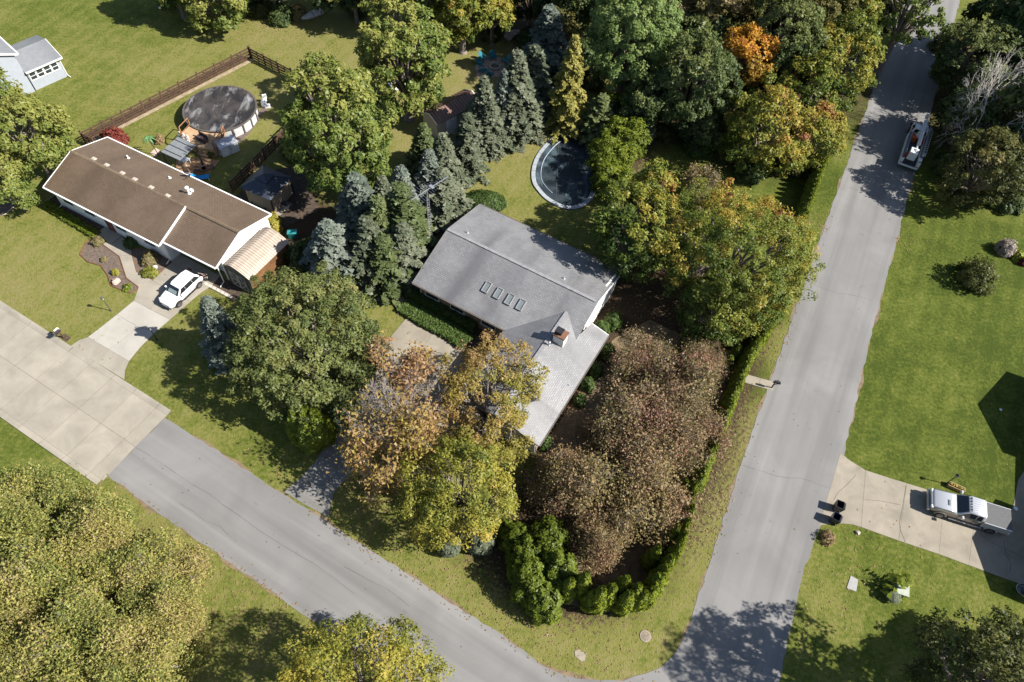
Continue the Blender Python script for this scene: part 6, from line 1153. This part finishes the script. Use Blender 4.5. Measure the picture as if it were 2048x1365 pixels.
for i in range(20):
    a0, a1 = 6.2832*i/20, 6.2832*(i+1)/20; b = MB(); q = [(RP*math.cos(a0+(a1-a0)*k/4), RP*math.sin(a0+(a1-a0)*k/4)) for k in range(5)]
    b.v += [(x, y, 0) for x, y in q]+[(x, y, 1.22) for x, y in q]; b.f += [(k, k+1, k+6, k+5) for k in range(4)]; b.build('wall_panel', mat('pool_wall', (.48, .49, .50), .5, .15, 2), pl)
    b = MB(); b.box((4.0*math.cos(a0), 4.0*math.sin(a0), .62), (.1, .16, 1.24), a0); b.build('upright', mat('brown_upright', (.10, .085, .075), .6), pl)
    b = MB(); b.v += [(k*math.cos(a0+(a1-a0)*j/4), k*math.sin(a0+(a1-a0)*j/4), z) for k, z in ((3.88, 1.29), (4.06, 1.29), (4.06, 1.20)) for j in range(5)]; b.f += [(j, j+5, j+6, j+1) for j in range(4)]+[(5+j, 10+j, 11+j, 6+j) for j in range(4)]; b.build('top_rail', mat('brown_upright', (.10, .085, .075)), pl)
ca, cb = 6.2832*4.2/6.2832, 0
dk = thing('pool_deck', 'raised tan wooden deck with brown rails at the round pool', 'deck', (P(398, 272, 1.1).x, P(398, 272, 1.1).y, 0), R(-24)); dko = Vector(dk.location)
dpts = [local(dk, x, y, 1.15) for x, y in ((380, 251), (398, 261), (420, 267), (450, 267), (446, 279), (428, 300), (398, 296), (366, 281), (362, 268))]
xs_ = [p.x for p in dpts]; ys_ = [p.y for p in dpts]
def clipx(poly_, x0, x1):
    def cl(pts, f):
        o_ = []
        for p, q in zip(pts, pts[1:]+pts[:1]):
            a_, b2 = f(p), f(q)
            if a_ >= 0: o_.append(p)
            if (a_ >= 0) != (b2 >= 0): o_.append(lerp(p, q, a_/(a_-b2)))
        return o_
    return cl(cl(poly_, lambda p: p[0]-x0), lambda p: x1-p[0])
P2 = [(p.x, p.y) for p in dpts]; x = min(xs_)
while x < max(xs_):
    q = clipx(P2, x, x+.135)
    if len(q) > 2: b = MB(); b.prism(q, 1.11, 1.15+rnd.uniform(0, .006)); b.build('board', DECKW, dk)
    x += .145
b = MB(); b.prism([(p[0]*.97, p[1]*.97) for p in P2], .1, 1.09); b.build('deck_frame', mat('tan_skirt', (.36, .25, .15), .85, .2, 3), dk)
def rail(root, pts, H=.95, m=RAILW, bal=True):
    for a_, b2 in zip(pts[:-1], pts[1:]):
        a_, b2 = Vector(a_), Vector(b2); b = MB(); b.tube(a_+Vector((0, 0, H)), b2+Vector((0, 0, H)), .06, n=4); b.build('handrail', m, root); b = MB(); b.tube(a_+Vector((0, 0, .15)), b2+Vector((0, 0, .15)), .04, n=4); b.build('lower_rail', m, root); b = MB(); b.box((a_+Vector((0, 0, H/2))), (.1, .1, H)); b.build('post', m, root); k = max(2, int((b2-a_).length/.22))
        for i in range(1, k if bal else 0): c = a_.lerp(b2, i/k); b = MB(); b.box((c.x, c.y, H*.56), (.035, .035, H*.82)); b.v = [(vx, vy, vz+a_.z) for vx, vy, vz in b.v]; b.build('baluster', m, root)
    b = MB(); b.box((Vector(pts[-1])+Vector((0, 0, H/2))), (.1, .1, H)); b.build('post', m, root)
rail(dk, [dpts[0], dpts[8]+Vector((.1, 0, 0)), dpts[7]], bal=False); rail(dk, [dpts[3], dpts[4], dpts[5]+Vector((0, .1, 0))])
for i in range(4): p = local(dk, 402+i*3, 305+i*5, 0); b = MB(); b.box((p.x, p.y, .9-.25*i), (1.3, .34, .06)); b.box((p.x, p.y, .45-.12*i), (1.25, .05, .9-.25*i)); b.build('step', DECKW, dk)
low = paved('lower_patio', [[(352, 322), (402, 316), (440, 322), (420, 345), (385, 352), (352, 340)]], mat('wood_platform', (.36, .215, .115), .85, .25, 2), .05)
pg = thing('pergola', 'grey slatted patio canopy behind the brown roof', 'canopy', (P(357, 299, 2.5).x, P(357, 299, 2.5).y, 0), R(-24))
gp = [local(pg, x, y, z) for x, y, z in ((322, 304, 2.35), (358, 320.5, 2.35), (391, 291, 2.75), (355, 274, 2.75))]; SLG = mat('slate_canopy', (.20, .215, .225), .5, .1, 2)
for i in range(12):
    k0, k1 = (i+.06)/12, (i+.94)/12; b = MB(); b.slab([gp[0].lerp(gp[1], k0), gp[0].lerp(gp[1], k1), gp[3].lerp(gp[2], k1), gp[3].lerp(gp[2], k0)], .03); b.build('slat', SLG, pg)
for k in (.18, .5, .82): b = MB(); b.tube(gp[0].lerp(gp[3], k)+Vector((0, 0, .03)), gp[1].lerp(gp[2], k)+Vector((0, 0, .03)), .035, n=4); b.build('beam', DARKM, pg)
for a_, b2 in zip(gp, gp[1:]+gp[:1]): b = MB(); b.tube(a_-Vector((0, 0, .06)), b2-Vector((0, 0, .06)), .06, n=4); b.build('beam', DARKM, pg)
for p in gp: b = MB(); b.box((p.x*.97, p.y*.97, p.z/2-.05), (.12, .12, p.z-.1)); b.build('post', DARKM, pg)
def boxthing(name, label, cat, x, y, rz, dims, m, parts=(), z=0, bev=.03):
    t = thing(name, label, cat, P(x, y)+Vector((0, 0, z)), rz); b = MB(); b.box((0, 0, dims[2]/2), dims); b.build(parts[0] if parts else 'body', m, t, bev=bev); return t
t = boxthing('storage_box', 'grey garden storage cabinet beside the pool deck', 'storage cabinet', 459, 303, R(42), (2.0, 1.2, 1.25), mat('pale_storage', (.55, .56, .58), .6)); b = MB(); b.slab([(-1.08, -.68, 1.25), (1.08, -.68, 1.25), (1.08, .68, 1.4), (-1.08, .68, 1.4)], .06); b.build('lid', STOREG, t); b = MB(); b.box((0, -.61, .62), (.03, .02, 1.1)); b.box((.12, -.62, .7), (.05, .03, .2)); b.build('door_gap', DARKM, t)
for s in (-.5, .5): b = MB(); b.box((s, -.61, .62), (.92, .025, 1.1)); b.build('door', MATS['pale_storage'], t)
t = boxthing('deck_sofa', 'dark brown cushioned bench on the deck', 'bench', 412, 298, R(-30), (1.25, .6, .42), mat('dark_brown_rattan', (.045, .03, .028), .8, .2, 5), z=1.15); b = MB(); b.box((0, .28, .6), (1.25, .12, .45)); b.build('backrest', MATS['dark_brown_rattan'], t)
for s in (-.42, .42): b = MB(); b.box((s*.72, -.04, .47), (.58, .48, .1)); b.build('cushion', mat('purple_brown_cloth', (.07, .045, .05), .9), t, bev=.03)
t = thing('pool_ladder', 'white arched pool ladder leaning at the deck', 'ladder', P(371, 283, 1.15), R(-24))
for s in (-.55, 0, .55):
    b = MB(); pts = [(s+.22*math.cos(k*math.pi/8-0)*1, .0, .0) for k in range(1)]; b.path([(s-.2, -.3, -.6), (s-.2, 0, .7), (s-.12, .05, .95), (s, .07, 1.02), (s+.12, .05, .95), (s+.2, 0, .7), (s+.2, -.3, -.6)], .045); b.build('stile', WHITEP, t)
for z in (-.3, 0, .3, .6): b = MB(); b.box((0, -.12+z*.15, z), (1.3, .12, .04)); b.build('tread', WHITEP, t)
t = thing('palm_ornament', 'metal palm tree ornament with green fronds behind the brown roof', 'ornament', P(318, 312)); b = MB(); b.path([(0, 0, 0), (-.12, .05, .8), (-.3, .1, 1.6), (-.42, .15, 2.2)], .05); b.build('trunk', mat('dark_palm', (.06, .035, .03), .6), t); PALM = mat('palm_frond', (.085, .19, .07), .45)
for k in range(8):
    a = k*.785+.2; b = MB(); u = Vector((math.cos(a), math.sin(a), 0)); s = Vector((-u.y, u.x, 0)); o_ = Vector((-.42, .15, 2.2)); q = [(0, .03, 0), (.25, .09, .14), (.48, .10, .06), (.66, .06, -.12), (.78, .01, -.28)]
    b.v = [tuple(o_+u*r_+s*w_*e+Vector((0, 0, z-(.03 if e else 0)))) for r_, w_, z in q for e in (-1, 0, 1)]; b.f = [(i*3+j, i*3+3+j, i*3+4+j, i*3+1+j) for i in range(4) for j in range(2)]; b.build('frond', PALM, t)
slabthing('patio_stone', 'pink paving slab below the palm ornament', 'paving', [(300, 308), (312, 297), (322, 303), (311, 314)], PINKST, 0, .08)
t = thing('patio_table', 'white patio table under the grey canopy edge', 'table', P(371, 328), R(-24)); b = MB(); b.box((0, 0, .72), (1.2, .8, .05)); b.build('tabletop', WHITEP, t)
for x_, y_ in ((-.5, -.3), (.5, -.3), (.5, .3), (-.5, .3)): b = MB(); b.box((x_, y_, .35), (.06, .06, .7)); b.build('leg', WHITEP, t)
def lounger(label, x, y, rz, m, fr, cat='lounger', group=None):
    t = thing('pool_lounger', label, cat, P(x, y), rz, group); b = MB(); b.box((.3, 0, .34), (1.3, .62, .07)); b.build('seat', m, t, bev=.02); b = MB(); b.slab([(-.35, -.31, .36), (-.35, .31, .36), (-.85, .31, .85), (-.85, -.31, .85)][::-1], .07); b.build('backrest', m, t)
    for x_, y_ in ((-.3, -.26), (.85, -.26), (.85, .26), (-.3, .26)): b = MB(); b.box((x_, y_, .16), (.05, .05, .32)); b.build('leg', fr, t)
    return t
lounger('bright blue sling lounger behind the satellite dish', 402, 360, R(20), BLUE, WHITEP); lounger('brown wooden lounger on the lower patio, left one', 396, 347, R(40), mat('lounger_brown', (.16, .09, .06), .8), DARKM, group='brown loungers'); lounger('brown wooden lounger on the lower patio, right one', 412, 342, R(40), MATS['lounger_brown'], DARKM, group='brown loungers')
t = thing('pool_filter', 'white pool filter and pump on the gravel beside the round pool', 'pool pump', P(529, 213)); b = MB(); b.lathe([(.25, 0), (.3, .2), (.3, .7), (.15, .85)], 14); b.build('tank', TRIM, t); b = MB(); b.box((.45, -.15, .2), (.6, .35, .35), .3); b.build('pump', TRIM, t); b = MB(); b.box((-.05, .55, .45), (.5, .5, .08), .4); b.box((-.05, .8, .75), (.5, .08, .6), .4); b.build('step_seat', TRIM, t); b = MB(); b.path([(0, 0, .8), (-.5, -.1, .8), (-1.0, -.2, .5)], .05); b.build('hose', DARKM, t)
rock('round beige stone pot near the storage cabinet', 443, 309, .32, STONE, 15)
t = thing('planter_pot', 'terracotta planter at the deck steps', 'plant pot', P(427, 313)); b = MB(); b.lathe([(.2, 0), (.3, .4), (.32, .45), (.27, .43)], 14); b.build('pot', mat('terracotta', (.35, .16, .09), .8), t); link('foliage', bush_mesh('foliage', np.random.default_rng(9), (.45, .45, .4), LEAF['yew'], 200, .12), t, loc=(0, 0, .4))
# gazebo
g0 = P(543, 397); gz = thing('gazebo', 'dark roofed gazebo with beige curtains in the shade behind the brown roof', 'gazebo', g0, R(-22)); GR = mat('dark_blue_metal_roof', (.055, .065, .085), .45, .12, 2, .2); CUR = mat('beige_curtain', (.33, .27, .215), .9, .1, 3); s = 1.75; zt = 2.25
for a_, b2 in (((-s, -s), (s, -s)), ((s, -s), (s, s)), ((s, s), (-s, s)), ((-s, s), (-s, -s))): roofplane(gz, [(a_[0]*1.08, a_[1]*1.08, zt), (b2[0]*1.08, b2[1]*1.08, zt), (b2[0]*.3, b2[1]*.3, zt+.75), (a_[0]*.3, a_[1]*.3, zt+.75)], GR, .04); roofplane(gz, [(a_[0]*.42, a_[1]*.42, zt+.85), (b2[0]*.42, b2[1]*.42, zt+.85), (b2[0]*.02, b2[1]*.02, zt+1.2), (a_[0]*.02, a_[1]*.02, zt+1.2)], GR, .03)
for x_ in (-s, s):
    for y_ in (-s, s): b = MB(); b.box((x_*.95, y_*.95, zt/2), (.12, .12, zt)); b.build('post', DARKM, gz)
for k, (a_, b2) in enumerate((((-s, -s), (s, -s)), ((s, -s), (s, s)), ((-s, s), (-s, -s)))):
    b = MB(); n = 24; vs_ = []
    for i in range(n+1): q = lerp(a_, b2, i/n); w_ = .05*(i % 2); nx, ny = (0, -1) if k == 0 else ((1, 0) if k == 1 else (-1, 0)); vs_ += [(q[0]*.92+nx*w_, q[1]*.92+ny*w_, .1), (q[0]*.92+nx*w_, q[1]*.92+ny*w_, zt-.1)]
    b.add(vs_, [(2*i, 2*i+2, 2*i+3, 2*i+1) for i in range(n)]); b.build('curtain', CUR, gz)
slabthing('stone_pad', 'pale concrete pad under the dark gazebo', 'slab', [(503, 412), (542, 392), (585, 408), (560, 432), (535, 430)], C_ROAD, 0, .05)
t = thing('paddling_pool', 'dark teal tub behind the rear eave of the brown roof', 'tub', P(516, 418)); b = MB(); b.lathe([(.85, 0), (.95, .4), (.98, .42), (.88, .40), (.82, .12)], 24); b.build('tub', TEAL2, t); b = MB(); b.lathe([(.83, .14), (.83, .16)], 24); b.build('liner', TEAL2, t)
t = boxthing('deck_box', 'small teal box in the shade beside the cedar shed', 'box', 587, 474, R(10), (.9, .6, .7), TEAL2); b = MB(); b.box((0, 0, .73), (.96, .66, .07)); b.build('lid', mat('teal_lid', (.03, .24, .25), .5), t)
t = boxthing('storage_bench', 'grey tote on the pad near the gazebo', 'box', 573, 415, R(-20), (.7, .5, .5), STOREG); b = MB(); b.box((0, 0, .52), (.75, .55, .06)); b.build('lid', BLACK, t)
for i in range(7):
    x = 411+i*8.0; y = 566+i*4.3; tag(slabthing('stepping_stone', f'', None, [(x, y-2.2), (x+7, y+1.4), (x+3.5, y+6.6), (x-3.8, y+2.9)], mat('pale_paver', (.47, .44, .39), .85, .15, 3), 0, .05), ('square pale stepping stone touching the white car drive', 'second stepping stone from the white car', 'third stepping stone from the white car', 'middle stepping stone of the row behind the white car', 'third stepping stone from the barn shed', 'second stepping stone from the barn shed', 'stepping stone nearest the barn shed')[i], 'paving stone', 'stepping stones beside the white car')
t = thing('flower_pot', 'pot of pink flowers at the garage corner behind the white car', 'plant pot', P(414, 560)); b = MB(); b.lathe([(.17, 0), (.25, .35), (.22, .34)], 12); b.build('pot', BLACK, t); n = 120; dd = rdir(rgp, n); link('flowers', cloud('flowers', dd*.28+np.array([0, 0, .5]), dd, .08+.05*rgp.random(n), rgp.random(n), LEAF['pinkish'], rgp, 1.2), t)
# ---------------------------------------------------------------- fire pit and turquoise chairs
bed('fire_pit_patio', [(950, 133), (958, 120), (980, 112), (1008, 118), (1018, 132), (1005, 152), (975, 158), (955, 158)], mat('pink_gravel', (.36, .265, .205), .95, .25, 3), .03)
fp = thing('fire_pit', 'round stone fire pit between the turquoise chairs', 'fire pit', P(990, 136)); 
for i in range(14): a = 6.283*i/14; b = MB(); b.box((.62*math.cos(a), .62*math.sin(a), .17), (.24, .27, .34), a); b.build('stone', STONE, fp, bev=.02)
b = MB(); b.lathe([(.5, 0), (.5, .06), (.1, .1)], 14); b.build('ash', mat('ash', (.03, .028, .026), .95), fp); b = MB(); b.path([(-.3, -.1, .12), (.3, .15, .16)], .06); b.path([(-.2, .25, .14), (.2, -.25, .18)], .05); b.build('log', TW, fp)
def adirondack():
    t = thing('garden_chair', '', 'chair', (0, 0, 0), 0, 'turquoise chairs round the fire pit')
    for i in range(5): b = MB(); b.slab([(-.3+.12*i+.005, -.3, .36), (-.3+.12*i+.112, -.3, .36), (-.3+.12*i+.112, .32, .24), (-.3+.12*i+.005, .32, .24)], .025); b.build('seat_slat', TEAL, t)
    for i in range(5): h_ = (.86, .95, 1.0, .95, .86)[i]; b = MB(); b.slab([(-.3+.12*i+.005, .26, .22), (-.3+.12*i+.112, .26, .22), (-.3+.12*i+.112, .26+h_*.38, h_), (-.3+.12*i+.005, .26+h_*.38, h_)], .025); b.build('back_slat', TEAL, t)
    for s in (-1, 1):
        b = MB(); b.box((s*.36, -.02, .55), (.15, .78, .03)); b.build('arm', TEAL, t); b = MB(); b.box((s*.34, -.33, .27), (.05, .09, .54)); b.build('leg', TEAL, t); b = MB(); b.path([(s*.31, -.3, .33), (s*.31, .62, .03)], .045, 4); b.build('leg', TEAL, t)
    return t
ch0 = adirondack(); fc = P(990, 136)
for i, (x, y, lab) in enumerate(((966, 121, 'upper left'), (961, 130, 'far left'), (966, 144, 'lower left, brightest'), (986, 119, 'topmost'), (1011, 126, 'right hand, under the spruce'), (980, 152, 'lowest, half under the spruce'))):
    t = ch0 if i == 0 else copy_tree(ch0); p = P(x, y); t.location = p; d = fc-p; t.rotation_euler = (0, 0, math.atan2(d.y, d.x)+R(90)); tag(t, f'turquoise garden chair round the fire pit, the {lab} one', 'chair', 'turquoise chairs round the fire pit')
# boat
A, Bm = P(604, 43), P(664, 16); t = thing('canoe', 'pale grey upturned canoe under the hedge at the top edge', 'boat', (A+Bm)/2, heading(A, Bm)); Lc = (Bm-A).length/2; b = MB(); S_ = []
for k in range(9):
    f = -1+2*k/8; w_ = .62*max(.04, (1-f*f))**.6; hh = .62*max(.25, (1-.55*f*f)); S_.append([(f*Lc, w_*math.cos(a), .08+hh*math.sin(a)+.16*f*f) for a in [math.pi*i/8 for i in range(9)]])
b.loft(S_, True); b.build('hull', TARP, t, smooth=True); b = MB(); b.path([(-Lc*.98, 0, .42), (0, 0, .72), (Lc*.98, 0, .42)], .03, 5); b.build('keel', mat('dark_keel', (.16, .15, .15), .7), t)
for f in (-.35, .3): b = MB(); b.path([(f*Lc, .63*math.cos(a), .1+.66*math.sin(a)) for a in [math.pi*i/8 for i in range(9)]], .035, 4); b.build('strap', MATS['dark_keel'], t)
# play things under the tall maple
t = thing('play_hut', 'blue and white play hut with a dark roof half under the tall maple', 'play house', P(764, 178), R(-20)); b = MB(); b.box((0, 0, .8), (1.8, 1.6, 1.6)); b.build('wall', mat('hut_blue', (.30, .38, .52), .6), t); roofplane(t, [(-1.3, -1.3, 1.7), (1.3, -1.3, 1.7), (1.3, 0, 2.5), (-1.3, 0, 2.5)], GREYM); roofplane(t, [(-1.3, 0, 2.5), (1.3, 0, 2.5), (1.3, 1.3, 1.7), (-1.3, 1.3, 1.7)], GREYM); b = MB(); b.box((0, -.82, .9), (.7, .05, .8)); b.build('window', GLASS, t)
t = lounger('white plastic lounger right of the play hut', 795, 182, R(60), WHITEP, WHITEP)
t = boxthing('covered_trailer', 'small grey trailer in the shade under the top edge maple', 'trailer', 338, 14, R(30), (2.6, 1.4, 1.2), STOREG, z=.35); 
for s in (-1, 1): b = MB(); b.tube((0, s*.68, -.02), (0, s*.82, -.02), .32, n=14); b.build('wheel', TYRE, t)
# ---------------------------------------------------------------- sunken pool with mesh cover
op = [(1153, 261), (1123, 267), (1105, 276), (1084, 297), (1070, 318), (1063, 343), (1064.5, 366), (1074, 382), (1088, 397.5), (1105, 409), (1123, 417), (1141, 420), (1160, 417), (1176, 408), (1188, 392), (1198, 365), (1203, 335), (1207, 305), (1202, 280), (1182, 264)]
W_ = [P(x, y) for x, y in op]; cen = sum(W_, Vector())/len(W_)
ip = thing('sunken_pool', 'curved sunken pool under a strapped dark cover behind the grey house', 'pool', cen)
def smooth_loop(L, k=4):
    out = []; n = len(L)
    for i in range(n):
        p0, p1, p2, p3 = L[i-1], L[i], L[(i+1) % n], L[(i+2) % n]
        for j in range(k): t_ = j/k; out.append(.5*((2*p1)+(p2-p0)*t_+(2*p0-5*p1+4*p2-p3)*t_*t_+(3*p1-p0-3*p2+p3)*t_**3))
    return out
SL = [q-cen for q in smooth_loop(W_, 4)]; N_ = len(SL); COPE = mat('pale_coping', (.31, .335, .36), .75, .15, 4)
inner = []
for i in range(N_): tg = (SL[(i+1) % N_]-SL[i-1]).normalized(); inner.append(SL[i]+Vector((-tg.y, tg.x, 0))*.55)
if sum((inner[i].length-SL[i].length) for i in range(N_)) > 0: inner = [SL[i]*2-inner[i] for i in range(N_)]
for i in range(0, N_, 2):
    j, k = (i+1) % N_, (i+2) % N_; g = .03; q = [(SL[i]*(1-g)+SL[j]*g), SL[j], (SL[k]*(1-g)+SL[j]*g), (inner[k]*(1-g)+inner[j]*g), inner[j], (inner[i]*(1-g)+inner[j]*g)]; b = MB(); b.prism([(p.x, p.y) for p in q], -.1, .14+rnd.uniform(-.006, .006)); b.build('coping_stone', COPE, ip, bev=.015)
b = MB(); b.prism([(p.x*1.012, p.y*1.012) for p in SL], -.1, .06); b.build('rim', mat('dark_rim', (.06, .055, .05), .9), ip)
b = MB(); rings = [1.02, .9, .75, .55, .35, .12]; vs_ = []
for r_ in rings:
    for p in inner: vs_.append((p.x*r_, p.y*r_, .165-.085*(1-r_)**.8 if r_ < 1 else .16))
b.add(vs_, [(j*N_+i, j*N_+(i+1) % N_, (j+1)*N_+(i+1) % N_, (j+1)*N_+i) for j in range(len(rings)-1) for i in range(N_)]+[tuple((len(rings)-1)*N_+i for i in range(N_))]); b.build('cover', PC2, ip, smooth=True)
STRAP = mat('pale_strap', (.055, .060, .062), .8); ip2 = [(p.x, p.y) for p in inner]
def chord(axis, v):
    out = []
    for p, q in zip(ip2, ip2[1:]+ip2[:1]):
        if (p[axis]-v)*(q[axis]-v) < 0: t_ = (v-p[axis])/(q[axis]-p[axis]); out.append(lerp(p, q, t_))
    return sorted(out)
for axis in (0, 1):
    lo, hi = min(p[axis] for p in ip2), max(p[axis] for p in ip2); v = lo+.6
    while v < hi-.2:
        c_ = chord(axis, v)
        if len(c_) >= 2:
            b = MB(); K = 10; pts = []
            for k in range(K+1):
                q = lerp(c_[0], c_[-1], k/K); e = min(1, max(0.0, min(k, K-k)/K*2)); pts.append(Vector((q[0], q[1], .185-.07*(e**.7)*.75)))
            for a_, b2 in zip(pts[:-1], pts[1:]): nn = Vector((-(b2-a_).y, (b2-a_).x, 0)).normalized()*.03; b.quad(a_-nn, b2-nn, b2+nn, a_+nn)
            b.build('strap', STRAP, ip)
        v += 1.7
b = MB(); b.path([Vector((p.x*.86, p.y*.86, .17)) for p in inner[6:34]], .045, 5); b.build('hose', mat('pale_hose', (.34, .38, .45), .5), ip)
